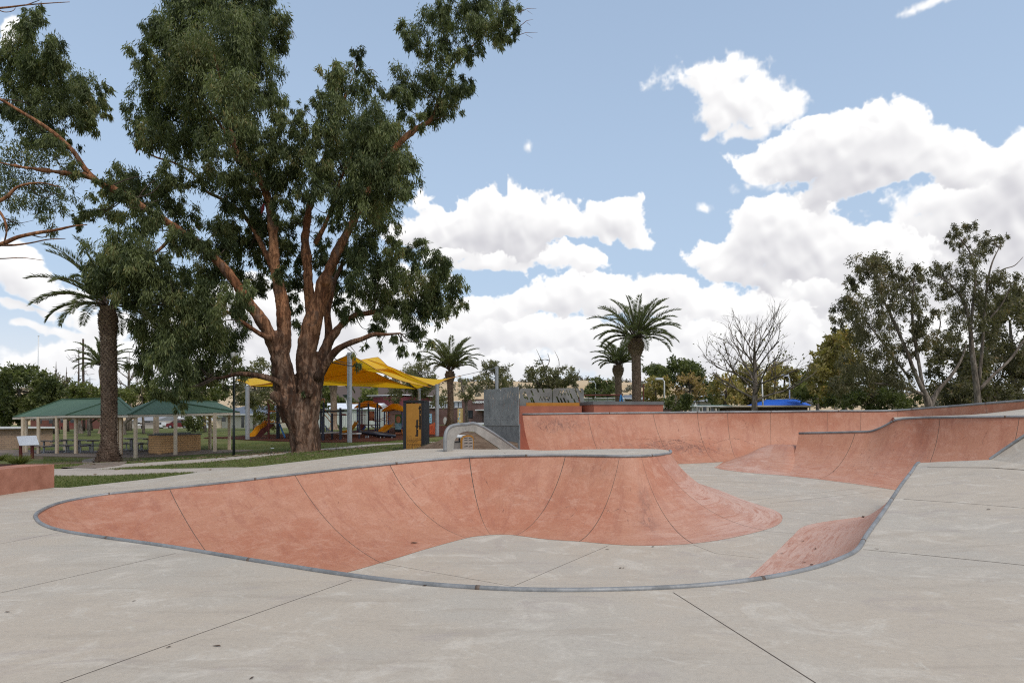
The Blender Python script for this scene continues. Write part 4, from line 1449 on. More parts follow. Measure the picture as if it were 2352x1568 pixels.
# garden bed mulch behind the pink ledge
m = MB()
for i in range(20):
    a, b = 2 * PI * i / 20, 2 * PI * (i + 1) / 20
    q = [(-24.5, 28.5), (-24.5 + 3.8 * math.cos(a), 28.5 + 2.0 * math.sin(a)), (-24.5 + 3.8 * math.cos(b), 28.5 + 2.0 * math.sin(b))]
    m.quad([(x, y, float(gz(x, y)) + .05) for x, y in q])
tag(m.build('garden_bed', MULCH), kind='structure')


def ridge(px):
    """horizon line of the hills in the photograph's rows"""
    return np.interp(px, [-700, 0, 140, 170, 300, 500, 620, 760, 850, 960, 1050, 1150, 1240, 1340, 1400, 1480, 1560, 1620, 1700, 1900, 2350, 3000],
                     [905, 893, 886, 890, 900, 895, 884, 870, 869, 871, 876, 874, 878, 872, 873, 880, 890, 884, 889, 900, 905, 905])


def hill_z(x, y):
    px = CX + x / np.maximum(y, 1) * F
    Yr = 1500.0
    zr = EYE - (ridge(px) - HY) / F * Yr
    s = np.clip((y - 330) / (Yr - 330), 0, 1)
    prof = s ** 1.25 * (1 + .10 * np.sin(s * 9 + px * .004) * (1 - s))
    back = np.clip((y - Yr) / 1600, 0, 1)
    return zr * prof * (1 - back) * (1 - .0 * s)


m = MB()
azs = np.linspace(-1.15, 1.15, 180)
Ys = np.concatenate([np.linspace(330, 1500, 34), np.linspace(1600, 3100, 8)])
G = [[(y * math.tan(a), y, float(hill_z(np.array(y * math.tan(a)), np.array(y)))) for a in azs] for y in Ys]
for i in range(len(Ys) - 1):
    for j in range(len(azs) - 1):
        m.quad([G[i][j], G[i][j + 1], G[i + 1][j + 1], G[i + 1][j]])
tag(m.build('hills', HILL, smooth=True), kind='structure')
# ploughed paddock half way up the slope
m = MB()


def onhill(px, py):
    Ys_ = np.linspace(340, 1500, 400)
    for Y in Ys_:
        p = at(px, py, Y)
        if p.z <= float(hill_z(np.array(p.x), np.array(Y))) + .3:
            p.z = float(hill_z(np.array(p.x), np.array(Y)))
            return p
    return at(px, py, 1490)


pc = np.linspace(690, 1000, 32)
for i in range(31):
    for k in range(8):
        def pt(px, s_):
            lo, hi = 925, 888 + 3 * math.sin(px * .02)
            p = onhill(px, lo + (hi - lo) * s_)
            p.z += 1.2
            return p
        m.quad([pt(pc[i], k / 8), pt(pc[i + 1], k / 8), pt(pc[i + 1], (k + 1) / 8), pt(pc[i], (k + 1) / 8)])
tag(m.build('ploughed_paddock', FIELD, smooth=True), kind='structure')


# ---------------------------------------------------------------- skate furniture
def obox(m, c, dx, dy, sx, sy, z0, z1, mi=0):
    """box on plan axes dx, dy from corner c"""
    c, dx, dy = Vector(c), Vector(dx).normalized(), Vector(dy).normalized()
    P = [c, c + dx * sx, c + dx * sx + dy * sy, c + dy * sy]
    lo = [Vector((p.x, p.y, z0)) for p in P]
    hi = [Vector((p.x, p.y, z1)) for p in P]
    m.quad(hi, mi, [(0, 0), (sx, 0), (sx, sy), (0, sy)])
    m.quad(lo[::-1], mi)
    for i in range(4):
        j = (i + 1) % 4
        w = sx if i % 2 == 0 else sy
        m.quad([lo[i], lo[j], hi[j], hi[i]], mi, [(0, z0), (w, z0), (w, z1), (0, z1)])


m = MB()
obox(m, (-11.03, 11.0, 0), (0, 1, 0), (-1, 0, 0), 5.45, .72, 0.018, .575)
o = m.build('concrete_ledge', LEDGE2, bevel=.018, origin=(-11.4, 13.7, 0))
tag(o, 'low pink concrete grind ledge on the deck at the left edge', 'skate ledge')

# bent steel hubba rail
t = thing('slide_rail', (-1.7, 18.5, .81), 'bent galvanised steel slide rail with a pipe along its top', 'skate rail')


def rp(px, py):
    return at(px, py, 18.5 + (px - 1024) / 170 * 2.4)


outer_ = [(1024, 1039), (1024, 1004), (1027, 990), (1034, 981), (1046, 976.5), (1070, 974.5), (1094, 973.5), (1200, 1040)]
inner_ = [(1163, 1040), (1090, 991), (1075, 990), (1062, 992), (1051, 999), (1044, 1012), (1040, 1039)]
m = MB()
front = [rp(*p) for p in outer_ + inner_]
nrm = Vector((-.55, .84, 0)) * .07
back = [p + nrm for p in front]
n_o, n_i = len(outer_), len(inner_)
loop = front
# triangulated plate faces through CDT in picture coordinates
vv = [Vector(p) for p in outer_ + inner_]
_, _, tf, *_r = delaunay_2d_cdt(vv, [(i, (i + 1) % len(vv)) for i in range(len(vv))], [], 0, 1e-4)
for f in tf:
    cxx, cyy = sum(vv[i].x for i in f) / 3, sum(vv[i].y for i in f) / 3
    if inside(outer_ + inner_, np.array([cxx]), np.array([cyy]))[0]:
        m.quad([front[i] for i in f])
        m.quad([back[i] for i in f][::-1])
for i in range(len(front)):
    j = (i + 1) % len(front)
    m.quad([front[i], front[j], back[j], back[i]])
m.build('plate', RAILM, t)
m = MB()
pipe = catmull(np.array([list(rp(*p) + nrm * .5) for p in outer_]), 5)
m.tube([Vector(p) for p in pipe], .052, 12)
m.build('pipe', COPE, t, smooth=True)

# steel screen wall (front pair) : lower steel face + two slotted panels with rivets
t = thing('steel_screen', (-.4, 24.9, .5), 'dark steel screen wall with two slotted panels and rows of rivets', 'screen wall')
A_, B_ = at(1113, 973, 25.75), at(1193, 973, 24.0)
wx = (V3(B_.x, B_.y, 0) - V3(A_.x, A_.y, 0))
WL = wx.length
wx.normalize()
wy = Vector((-wx.y, wx.x, 0))
if wy.y < 0:
    wy = -wy
m = MB()
obox(m, (A_.x, A_.y, 0), wx, wy, WL, .035, -.1, 1.52)
m.build('steel_face', PLATE, t, bevel=.01)


def slotted(name, parent, O, ux, uz, w, h, holes, mat, th=.02, cor=.09):
    """plate with rounded corners and real slots cut through it"""
    out_ = []
    for cx_, cz_, a0 in ((w - cor, h - cor, 0), (cor, h - cor, PI / 2)):
        for k in range(5):
            a = a0 + k / 4 * PI / 2
            out_.append((cx_ + cor * math.cos(a), cz_ + cor * math.sin(a)))
    out_ += [(0, 0), (w, 0)]
    vv, ed = [], []

    def addloop(L):
        i0 = len(vv)
        vv.extend(Vector(p) for p in L)
        ed.extend((i0 + i, i0 + (i + 1) % len(L)) for i in range(len(L)))
    addloop(out_)
    for hl in holes:
        addloop(hl)
    ov, oe, of, *_r = delaunay_2d_cdt(vv, ed, [], 0, 1e-5)
    nn = Vector((-ux.y, ux.x, 0)).normalized() * th
    m = MB()
    P3 = [O + ux * p.x + uz * p.y for p in ov]
    cnt = {}
    for f in of:
        cc = sum((ov[i] for i in f), Vector((0, 0))) / len(f)
        if not inside(out_, np.array([cc.x]), np.array([cc.y]))[0]:
            continue
        if any(inside(hl, np.array([cc.x]), np.array([cc.y]))[0] for hl in holes):
            continue
        m.quad([P3[i] for i in f])
        m.quad([P3[i] + nn for i in f][::-1])
        for k in range(len(f)):
            e = (f[k], f[(k + 1) % len(f)])
            key = tuple(sorted(e))
            cnt.setdefault(key, []).append(e)
    for k, e in cnt.items():
        if len(e) == 1:
            a, b = e[0]
            m.quad([P3[b], P3[a], P3[a] + nn, P3[b] + nn])
    return m.build(name, mat, parent)


def slash(x, z, L, w, s):
    """leaning slot"""
    return [(x, z), (x + w, z), (x + w + s * L * .35, z + L), (x + s * L * .35, z + L)]


def zig(x, z, k, st, hh, w):
    up, dn = [], []
    for i in range(k + 1):
        y_ = z + (hh if i % 2 else 0)
        up.append((x + i * st, y_ + w))
        dn.append((x + i * st, y_ - w * .3))
    return dn + up[::-1]


uz = Vector((0, 0, 1))
rnd = random.Random(3)
half = WL / 2 - .015
for k in range(2):
    holes = []
    spots = [(.24, .95), (.33, 1.0), (.42, .92), (.50, .96), (.2, .66), (.30, .60), (.44, .64), (.54, .70), (.62, .84), (.26, .36)] if k == 0 else [(.06, .5), (.14, .62), (.30, .92), (.42, 1.0), (.52, .9), (.62, .74), (.72, .86), (.80, .62), (.36, .55), (.50, .52), (.10, .86)]
    for (a, b) in spots:
        if a * half + .12 < half - .05:
            holes.append(slash(a * half * 1.12, b, rnd.uniform(.18, .30), .034, .7))
    holes.append(zig(.34 * half, .30 - .06 * k, 5, .035, .12, .03))
    if k == 1:
        holes.append(zig(.16 * half, 1.14, 5, .045, .13, .03))
        holes.append(zig(.62 * half, .22, 5, .042, .17, .03))
    O = V3(A_.x, A_.y, 1.46) + wx * (k * (half + .03)) - wy * .035
    pn = slotted('slotted_panel', t, O, wx, uz, half, 1.37 if k else 1.34, holes, SCREEN)
    if k == 1:
        pn['label'] = 'taller right-hand slotted panel'
    for r_ in range(3):
        for c_ in range(4):
            rv = MB()
            q = O + wx * (.08 + c_ * (half - .16) / 3 + (.03 if r_ == 1 else 0)) + uz * (.08 + r_ * .12)
            rv.tube([q - wy * .012, q - wy * .0, q + wy * .004], [.008, .022, .024], 8)
            rv.build('rivet', PERF, pn if False else t, smooth=True)

# zinc slotted panels behind the orange ledge
for k, (p0, p1) in enumerate(((1193.5, 1268.5), (1270, 1341))):
    a, b = at(p0, 949, 27.4), at(p1, 949, 27.4)
    ux = (b - a).normalized()
    w = (b - a).length
    zt = at(1200, 891.8 if k == 0 else 891.2, 27.4).z
    O = V3(a.x, a.y, 1.9)
    holes = []
    h = zt - 1.9
    if k == 0:
        for x, z, L in ((.20, .62, .2), (.30, .58, .3), (.47, .48, .15), (.52, .74, .2), (.62, .30, .34), (.73, .88, .22), (.95, .88, .2), (.40, .34, .12), (.13, .12, .18), (.9, .3, .14)):
            holes.append(slash(x, z, L * 1.15, .062, -1.2))
        holes.append(zig(.78, .52, 7, .062, .16, .05))
        holes.append(slash(1.05, .25, .15, .04, -1.2))
    else:
        for x, z, L in ((.95, .78, .22), (1.02, .62, .26), (.75, .62, .18), (1.1, .86, .16), (.22, .46, .22), (.36, .42, .2), (.50, .40, .22), (.66, .34, .20), (.90, .38, .2), (1.08, .42, .2), (.28, .2, .14), (.8, .2, .12), (1.0, .22, .12)):
            if x + .08 < w - .04:
                holes.append(slash(x, z, L * 1.15, .062, -1.2))
        holes.append(zig(.22, .74, 7, .066, .2, .055))
    o = slotted('zinc_panel', None, O, ux, uz, w, h, holes, PERF, .015, .1)
    tag(o, ('zinc panel with zigzag slots standing left behind the orange ledge', 'zinc panel with zigzag slots nearest the grey topped ledge')[k], 'metal panel', 'slotted zinc panels')

# ledges on the rear platform
zP = at(1250, 950.5, 26.0).z - .0
t = thing('orange_topped_ledge', (1.4, 26.8, zP), 'red concrete ledge with an orange steel edge in front of the zinc panels', 'skate ledge')
m = MB()
a, b = at(1193.5, 953, 26.3), at(1336, 951, 26.3)
obox(m, (a.x, 26.3, 0), (1, 0, 0), (0, 1, 0), b.x - a.x, .8, zP - .02, at(0, 932, 26.3).z)
m.build('concrete_block', LEDGE, t, bevel=.015)
m = MB()
a, b = at(1209, 925, 26.36), at(1331, 925, 26.36)
obox(m, (a.x, 26.36, 0), (1, 0, 0), (0, 1, 0), b.x - a.x, .7, at(0, 932, 26.3).z + .001, at(0, 924.6, 26.36).z)
m.build('steel_edge', OCHRE2, t, bevel=.01)
t = thing('grey_topped_ledge', (4.4, 27, zP), 'red concrete ledge capped with a thick grey slab on the far platform', 'skate ledge')
m = MB()
c0 = at(1364, 950, 26.0)
d1 = (at(1523, 950, 25.95) - c0)
d1.z = 0
L1 = d1.length
d1.normalize()
d2 = Vector((-.36, .93, 0))
zb, zt1, zt2 = zP - .06, at(1364, 929.3, 26).z, at(1364, 921.6, 26).z
obox(m, (c0.x, c0.y, 0), d1, d2, L1, 1.4, zb, zt1)
m.build('concrete_block', LEDGE, t, bevel=.015)
m = MB()
obox(m, (c0.x - .03, c0.y - .03, 0), d1, d2, L1 + .05, 1.46, zt1 + .001, zt2)
m.build('cap_slab', plain('grey_cap', (0.16, 0.16, 0.155), (0.11, 0.11, 0.108), 2.0, 0.7), t, bevel=.012)


# ---------------------------------------------------------------- lettering
def text_obj(name, s, size, mat, M, parent=None, depth=.004, bold=0.0, align='LEFT', sx=1.0, shear=0.0, fit=None):
    cu = bpy.data.curves.new(name, 'FONT')
    cu.body = s
    cu.size = size
    cu.extrude = depth
    cu.offset = bold
    cu.align_x = align
    cu.shear = shear
    tmp = bpy.data.objects.new(name + '_tmp', cu)
    COL.objects.link(tmp)
    bpy.context.view_layer.update()
    me = bpy.data.meshes.new_from_object(tmp.evaluated_get(bpy.context.evaluated_depsgraph_get()))
    bpy.data.objects.remove(tmp)
    bpy.data.curves.remove(cu)
    me.name = name
    me.materials.clear()
    me.materials.append(mat)
    if fit:
        xs = [v.co.x for v in me.vertices]
        ys = [v.co.y for v in me.vertices]
        me.transform(Matrix.Translation((-min(xs), 0, 0)))
        me.transform(Matrix.Diagonal((fit[0] / (max(xs) - min(xs)), fit[1] / (max(ys) - min(ys)), 1, 1)))
    if sx != 1.0:
        me.transform(Matrix.Diagonal((sx, 1, 1, 1)))
    me.transform(M)
    o = bpy.data.objects.new(name, me)
    COL.objects.link(o)
    if parent is not None:
        o.parent = parent
        me.transform((Matrix.Translation(parent.location) @ parent.rotation_euler.to_matrix().to_4x4()).inverted())
    return o


def frame(O, ux, uy):
    """matrix that lays text x along ux, y along uy"""
    ux, uy = Vector(ux).normalized(), Vector(uy).normalized()
    uz_ = ux.cross(uy)
    M = Matrix((ux, uy, uz_)).transposed().to_4x4()
    M.translation = O
    return M


# ---------------------------------------------------------------- park sign
SY = 28.0
t = thing('skatepark_sign', at(950, 1030, SY), 'black framed ochre pylon sign with vertical lettering beside the gum tree', 'sign')
sa, sb = at(926, 1034, SY), at(969.5, 1034, SY)
ux = (sb - sa).normalized()
W_ = (sb - sa).length
ztop, zbot = at(926, 919.5, SY).z, at(926, 1045, SY).z
dep = Vector((.10, .995, 0))
m = MB()      # two cheeks and a bent top of folded steel
fw_ = .055
obox(m, (sa.x, sa.y, 0), ux, dep, fw_ * 2.2, .85, zbot, ztop - .06)
m.build('frame_cheek', BLACK, t, bevel=.02)
m = MB()
obox(m, (sa.x + W_ - .03, sa.y, 0), ux, dep, .1, 1.05, zbot, ztop - .06)
m.build('frame_cheek', CHAR, t, bevel=.02)
m = MB()
obox(m, (sa.x, sa.y, 0), ux, dep, W_ + .07, 1.0, ztop - .075, ztop)
m.build('frame_top', CHAR, t, bevel=.03)
m = MB()
zf0, zf1 = zbot, at(926, 926.3, SY).z
obox(m, (sa.x + .115, sa.y + .03, 0), ux, dep, W_ - .145, .08, zf0, zf1)
sface = m.build('sign_face', OCHRE, t)
pxw = SY / F


def sgn(zx, zy):          # position on the face measured in the enlarged photograph
    px, py = 907.3 + zx * .08789, 907.3 + zy * .08789
    return at(px, py, SY + .026)


M = frame(sgn(597, 1072), (0, 0, 1), (-1, 0, 0))
text_obj('lettering', 'harden', .2, INK, M, t, .002, .016, fit=(432 * .08789 * pxw, 72 * .08789 * pxw))
M = frame(sgn(672, 890), (0, 0, 1), (-1, 0, 0))
text_obj('lettering', 'skatepark', .2, INK, M, t, .002, .016, fit=(640 * .08789 * pxw, 82 * .08789 * pxw))
m = MB()
rnd = random.Random(8)
rowsz = [(1075, 320, 440), (1128, 320, 715), (1165, 320, 705), (1197, 320, 595), (1228, 320, 575), (1267, 320, 705), (1300, 320, 755), (1335, 320, 720), (1365, 320, 470)]
for zy, x0, x1 in rowsz:
    x = x0
    while x < x1 - 12:
        L = rnd.uniform(20, 62)
        e = min(x + L, x1)
        q0, q1 = sgn(x, zy + 8), sgn(e, zy - 8)
        z0_, z1_ = sorted((q0.z, q1.z))
        n_l = max(2, int((e - x) / 9))
        for k in range(n_l):
            xa = q0.x + (q1.x - q0.x) * k / n_l
            xb = xa + (q1.x - q0.x) / n_l * .72
            hgt = rnd.choice((.7, .7, 1.0, .8))
            m.quad([(xa, q0.y, z0_), (xb, q0.y, z0_), (xb, q0.y, z0_ + (z1_ - z0_) * hgt), (xa, q0.y, z0_ + (z1_ - z0_) * hgt)])
        x = e + rnd.uniform(7, 12)
absorb(sface, m.build('small_print', INK, t))

# litter bin enclosure behind the deck
BY = 22.6
t = thing('litter_bin', at(1060, 1040, BY), 'taupe litter bin enclosure with orange edging and a curved white lid', 'bin')


def bq(px, py, dy=0.0):
    return at(px, py, BY + dy)


m = MB()
pl = [(1172.3, 0), (1178, 0)]
sidep = [(1059.8, 1042), (1059.8, 1010), (1062, 1003), (1068, 999.6), (1076, 998.6), (1083, 999.5), (1087, 1003), (1088, 1008), (1088, 1042)]
dd = Vector((-.62, .55, 0)).normalized()
for q_, mat_, sc_, off, nm in ((sidep, OCHRE2, 1.0, 0, 'end_frame'), (sidep, TAUPE, .84, -.012, 'end_panel')):
    m = MB()
    cx_, cy_ = 1074, 1022
    F0 = [bq(cx_ + (x - cx_) * sc_, cy_ + (y - cy_) * (sc_ if y < 1040 else 1)) + dd * off for x, y in q_]
    F1 = [p + dd * (.05 if off == 0 else .03) for p in F0]
    m.quad(F0)
    m.quad(F1[::-1])
    for i in range(len(F0)):
        j = (i + 1) % len(F0)
        m.quad([F0[j], F0[i], F1[i], F1[j]])
    epan = m.build(nm, mat_, t)
m = MB()      # dark louvre cuts
for zy in (1125, 1180, 1262, 1345):
    for x0, x1 in ((1795, 1890), (1915, 2010)):
        p = [907.3 + 0, 0]
        a = bq(907.3 + x0 * .08789 + 138.9 - 138.9, 907.3 + (zy + 4) * .08789)
        b = bq(907.3 + x1 * .08789, 907.3 + (zy - 12) * .08789)
        a -= dd * .018
        b -= dd * .018
        m.quad([a, (b.x, b.y, b.z - .0), (b.x, b.y, b.z + .018), (a.x, a.y, a.z + .018)])
absorb(epan, m.build('louvre_slots', BLACK, t))
m = MB()      # bin body running back from the end frame
ex = Vector((-.86, .52, 0)).normalized()
c0 = bq(1060.5, 1042)
obox(m, (c0.x + .02, c0.y + .06, 0), ex, Vector((.52, .86, 0)), .46, .5, c0.z - .3, bq(0, 1015).z)
m.build('body', TAUPE, t, bevel=.01)
m = MB()
obox(m, (c0.x + .03, c0.y + .03, 0), ex, Vector((.52, .86, 0)), .5, .54, bq(0, 1015.5).z, bq(0, 1013.5).z)
m.build('rim', BLACK, t)
m = MB()      # curved lid
n_ = 8
for k in range(n_):
    a0, a1 = k / n_, (k + 1) / n_
    f_ = lambda a: bq(1060 + 26 * a, 1003.2 - 4.6 * math.sin(PI * (.12 + .76 * a)))
    p, q_ = f_(a0), f_(a1)
    e_ = Vector((-.62, .36, 0))
    m.quad([p, q_, q_ + e_, p + e_])
    m.quad([p + Vector((0, 0, -.03)), p + e_ + Vector((0, 0, -.03)), q_ + e_ + Vector((0, 0, -.03)), q_ + Vector((0, 0, -.03))])
m.quad([f_(0), f_(0) + e_, f_(0) + e_ + Vector((0, 0, -.05)), f_(0) + Vector((0, 0, -.05))])
m.build('lid', WHITE, t)
m = MB()
m.bar(bq(1055, 1014, .15), bq(1055, 1001, .15), .05)
m.build('lid_post', BLACK, t)

# small white bracket plate under the rail
t = thing('anchor_block', at(1147, 1030, 21.6), 'small white concrete anchor block under the slide rail', 'block')
a = at(1143, 1030, 21.9)
m = MB()
obox(m, (a.x, a.y, 0), (1, 0, 0), (0, 1, 0), .26, .25, a.z - .15, at(0, 1019.5, 21.9).z)
m.build('block', PATH, t, bevel=.01)
m = MB()
q = at(1149, 1024, 21.88)
m.tube([q + Vector((0, .02, 0)), q - Vector((0, .01, 0))], .035, 10)
m.build('socket', BLACK, t)

# thin dark lamp post standing between path and shelter
p = on_ground(537, 33.0)
t = thing('lamp_post', p, 'slender dark green lamp post standing on the lawn by the path', 'lamp post')
m = MB()
m.tube([p, p + V3(0, 0, 1.5), p + V3(0, 0, 1.52), p + V3(0, 0, 4.6)], [.065, .062, .05, .042], 12)
m.build('pole', plain('dark_green_post', (0.028, 0.036, 0.032), (0.02, 0.026, 0.024), 3, .5), t, smooth=True)
m = MB()
m.tube([p + V3(0, 0, 4.58), p + V3(0, 0, 4.7), p + V3(0, 0, 5.0), p + V3(0, 0, 5.05)], [.06, .13, .15, .02], 12)
m.build('lantern', WHITE, t, smooth=True)
m = MB()
m.bar(p + V3(.05, -.02, 3.45), p + V3(.2, -.02, 3.6), .02)
m.build('bracket', COPE, t)

# information lectern behind the pink ledge
p = gnd(64, 1053)
IY = p.y
t = thing('information_panel', p, 'tilted white information panel on two rust red posts', 'information panel')
for px in (47.5, 74):
    m = MB()
    a = at(px, 1056 - (.0 if px < 60 else -2), IY)
    g_ = float(gz(a.x, a.y))
    m.bar((a.x, a.y, g_ - .1), (a.x, a.y, at(0, 1022, IY).z), .13, .1)
    m.build('post', BRONZE, t)
m = MB()
q = [at(44.5, 1022.5, IY - .15), at(90, 1021, IY - .15), at(83, 999.5, IY + .3), at(38, 1001.5, IY + .3)]
m.quad(q)
m.quad([v + V3(0, .03, -.03) for v in q][::-1])
for i in range(4):
    j = (i + 1) % 4
    m.quad([q[j], q[i], q[i] + V3(0, .03, -.03), q[j] + V3(0, .03, -.03)])
m.build('panel', PANELW, t)

# ---------------------------------------------------------------- picnic shelters
EAVE_T = .13


def hip_roof(t, N_, R_, L_, rid_near, rid_far):
    """hipped roof: N near corner, R right corner, L left corner (opposite is completed); ridge given by two points"""
    Bk = L_ + R_ - N_
    faces = [([N_, R_, rid_near], 'end'), ([L_, N_, rid_near, rid_far], 'side'), ([R_, Bk, rid_far, rid_near], 'side'), ([Bk, L_, rid_far], 'end')]
    for pts, k in faces:
        m = MB()
        e = (pts[1] - pts[0]).normalized()
        n_ = e.cross(pts[2] - pts[0]).normalized()
        dn = n_.cross(e)
        uv = [((p - pts[0]).dot(e), (p - pts[0]).dot(dn)) for p in pts]
        m.quad(pts, 0, uv)
        m.quad([p - n_ * .03 if n_.z > 0 else p + n_ * .03 for p in pts][::-1], 0, uv[::-1])
        m.build('roof_slope', ROOF_G, t)
    m = MB()
    for a, b in ((N_, R_), (R_, Bk), (Bk, L_), (L_, N_)):
        m.bar(a - V3(0, 0, EAVE_T / 2 + .025), b - V3(0, 0, EAVE_T / 2 + .025), .04, EAVE_T)
    m.build('fascia', CREAM2, t)
    m = MB()
    for a, b in ((rid_near, rid_far), (N_, rid_near), (R_, rid_near), (L_, rid_far), (Bk, rid_far)):
        m.bar(a + V3(0, 0, .02), b + V3(0, 0, .02), .16, .05)
    m.build('ridge_capping', ROOF_G, t)
    m = MB()
    c = [N_, R_, Bk, L_]
    cc = sum(c, Vector()) / 4
    q = [cc + (p - cc) * .985 - V3(0, 0, .1) for p in c]
    m.quad(q[::-1])
    m.build('ceiling', CREAM, t)


tA = thing('picnic_shelter', V3(-27, 44, -.4), 'left picnic shelter with a long hipped green corrugated roof', 'picnic shelter', 'picnic shelters on the lawn')
hip_roof(tA, at(151, 953, 41.6), at(316, 952, 39.2), at(29.5, 957.6, 46.5), at(272, 913.5, 43.6), at(143.5, 917, 47.5))
tB = thing('picnic_shelter', V3(-19.5, 41, -.4), 'right picnic shelter with a hipped green roof over the brick barbecue', 'picnic shelter', 'picnic shelters on the lawn')
hip_roof(tB, at(295, 952, 38.0), at(551, 946.5, 43.2), at(258, 953, 42.5), at(359, 916.5, 41.3), at(497, 922.5, 45.0))
for px, Y, ytop, base, own in ((52.5, 44.9, 959, 1041, tA), (60, 45.6, 959, 1036, tA), (88.4, 43.9, 959, 1043, tA), (130.7, 42.4, 958, 1045, tA), (149, 49.0, 957, 1003, tA), (174.3, 41.9, 958, 1045.8, tA), (270, 40.6, 957, 1044, tA), (278, 40.4, 957, 1046, tA),
                             (311.4, 38.4, 956, 1052.8, tB), (356, 45.8, 957, 1000, tB), (361.5, 45.6, 957, 1000, tB), (403, 39.6, 953.6, 1047, tB), (482, 45.5, 949.5, 1031, tB), (493.4, 41.4, 949.5, 1038.7, tB), (526.7, 43.9, 949, 1033, tB)):
    m = MB()
    a = at(px, ytop, Y)
    m.bar((a.x, Y, float(gz(a.x, Y)) - .1), (a.x, Y, a.z + .04), .15, .15)
    m.build('post', CREAM, own)

# brick barbecue under the right shelter
c1, c2, c3 = at(368, 1047, 40.4), at(461, 1037, 43.6), at(341, 1045, 41.3)
t = thing('brick_barbecue', V3(c1.x, c1.y, -.4), 'tan brick barbecue counter with steel hotplates under the right shelter', 'barbecue')
dx, dy = (c2 - c1), (c3 - c1)
dx.z = dy.z = 0
zt = at(0, 1000, 40.4).z
m = MB()
obox(m, (c1.x, c1.y, 0), dx, dy, dx.length, dy.length, -.7, zt)
m.build('brick_base', BRICK_T, t)
m = MB()
dxn, dyn = dx.normalized(), dy.normalized()
obox(m, Vector((c1.x, c1.y, 0)) - dxn * .06 - dyn * .06, dx, dy, dx.length + .12, dy.length + .12, zt + .001, zt + .07)
m.build('counter_top', plain('counter_grey', (0.15, 0.145, 0.14), (0.10, 0.10, 0.095), 3, .6), t)
for k in range(2):
    m = MB()
    obox(m, Vector((c1.x, c1.y, 0)) + dxn * (.35 + 1.4 * k) + dyn * .15, dx, dy, .85, dy.length - .3, zt + .072, zt + .13)
    m.build('hotplate', COPE, t, bevel=.01)


def picnic_table(label, px, Y, rz, first=None):
    p = on_ground(px, Y, .05)
    if first is None:
        r = thing('picnic_table', p, label, 'picnic table', 'picnic tables under the shelters', rz)
        def part(nm, bx, mat):
            m_ = MB()
            for c, s in bx:
                m_.box(c, s)
            return m_.build(nm, mat, r, local=True)
        part('table_top', [((0, y, .74), (1.8, .145, .035)) for y in (-.30, -.15, 0, .15, .30)], TIMBER)
        for s in (-1, 1):
            part('bench', [((0, s * (.62 + y), .45), (1.8, .13, .035)) for y in (0, .14)], TIMBER)
        for x in (-.62, .62):
            part('leg_frame', [((x, 0, .36), (.07, .07, .72)), ((x, 0, .40), (.06, 1.45, .05)), ((x, 0, .70), (.06, .7, .05)), ((x, -.66, .22), (.05, .05, .44)), ((x, .66, .22), (.05, .05, .44)), ((x, 0, .02), (.08, 1.5, .04))], POSTM)
        r.scale = (1.3, 1.1, 1.05)
        return r
    r = copy_tree(first)
    r.location, r.rotation_euler = p, (0, 0, rz)
    r['label'] = label
    return r


pt0 = picnic_table('picnic table at the left end under the left shelter', 115, 44.6, -.55)
picnic_table('picnic table just left of the tall palm trunk', 196, 43.4, -.5, pt0)
picnic_table('picnic table behind, near the middle of the left shelter', 168, 46.8, -.5, pt0)
picnic_table('picnic table between the palm trunk and the brick barbecue', 322, 44.2, -.45, pt0)
picnic_table('picnic table partly hidden behind the tall palm trunk', 283, 46, -.5, pt0)
# ---------------------------------------------------------------- foliage
def leaf_mesh(name, P, A, L, W, T, mat, parent, rs, seg=1):
    """many small leaf blades: P base points, A unit directions, L lengths, W widths, T tint"""
    n = len(P)
    R = rs.normal(size=(n, 3))
    S = np.cross(A, R)
    S /= (np.linalg.norm(S, axis=1)[:, None] + 1e-9)
    v = np.empty((n, 4, 3))
    v[:, 0] = P
    v[:, 1] = P + A * (L * .45)[:, None] + S * (W * .5)[:, None]
    v[:, 2] = P + A * L[:, None]
    v[:, 3] = P + A * (L * .45)[:, None] - S * (W * .5)[:, None]
    v = v.reshape(-1, 3)
    if parent is not None:
        v = v - np.array(parent.location)[None, :]
    me = bpy.data.meshes.new(name)
    me.vertices.add(n * 4)
    me.loops.add(n * 4)
    me.polygons.add(n)
    me.vertices.foreach_set('co', v.astype(np.float32).ravel())
    me.loops.foreach_set('vertex_index', np.arange(n * 4, dtype=np.int32))
    me.polygons.foreach_set('loop_start', np.arange(0, n * 4, 4, dtype=np.int32))
    me.polygons.foreach_set('loop_total', np.full(n, 4, dtype=np.int32))
    a = me.attributes.new('tint', 'FLOAT', 'POINT')
    a.data.foreach_set('value', np.repeat(np.clip(T, 0, 1), 4).astype(np.float32))
    me.materials.append(mat)
    me.update()
    me.validate()
    o = bpy.data.objects.new(name, me)
    COL.objects.link(o)
    if parent is not None:
        o.parent = parent
    return o


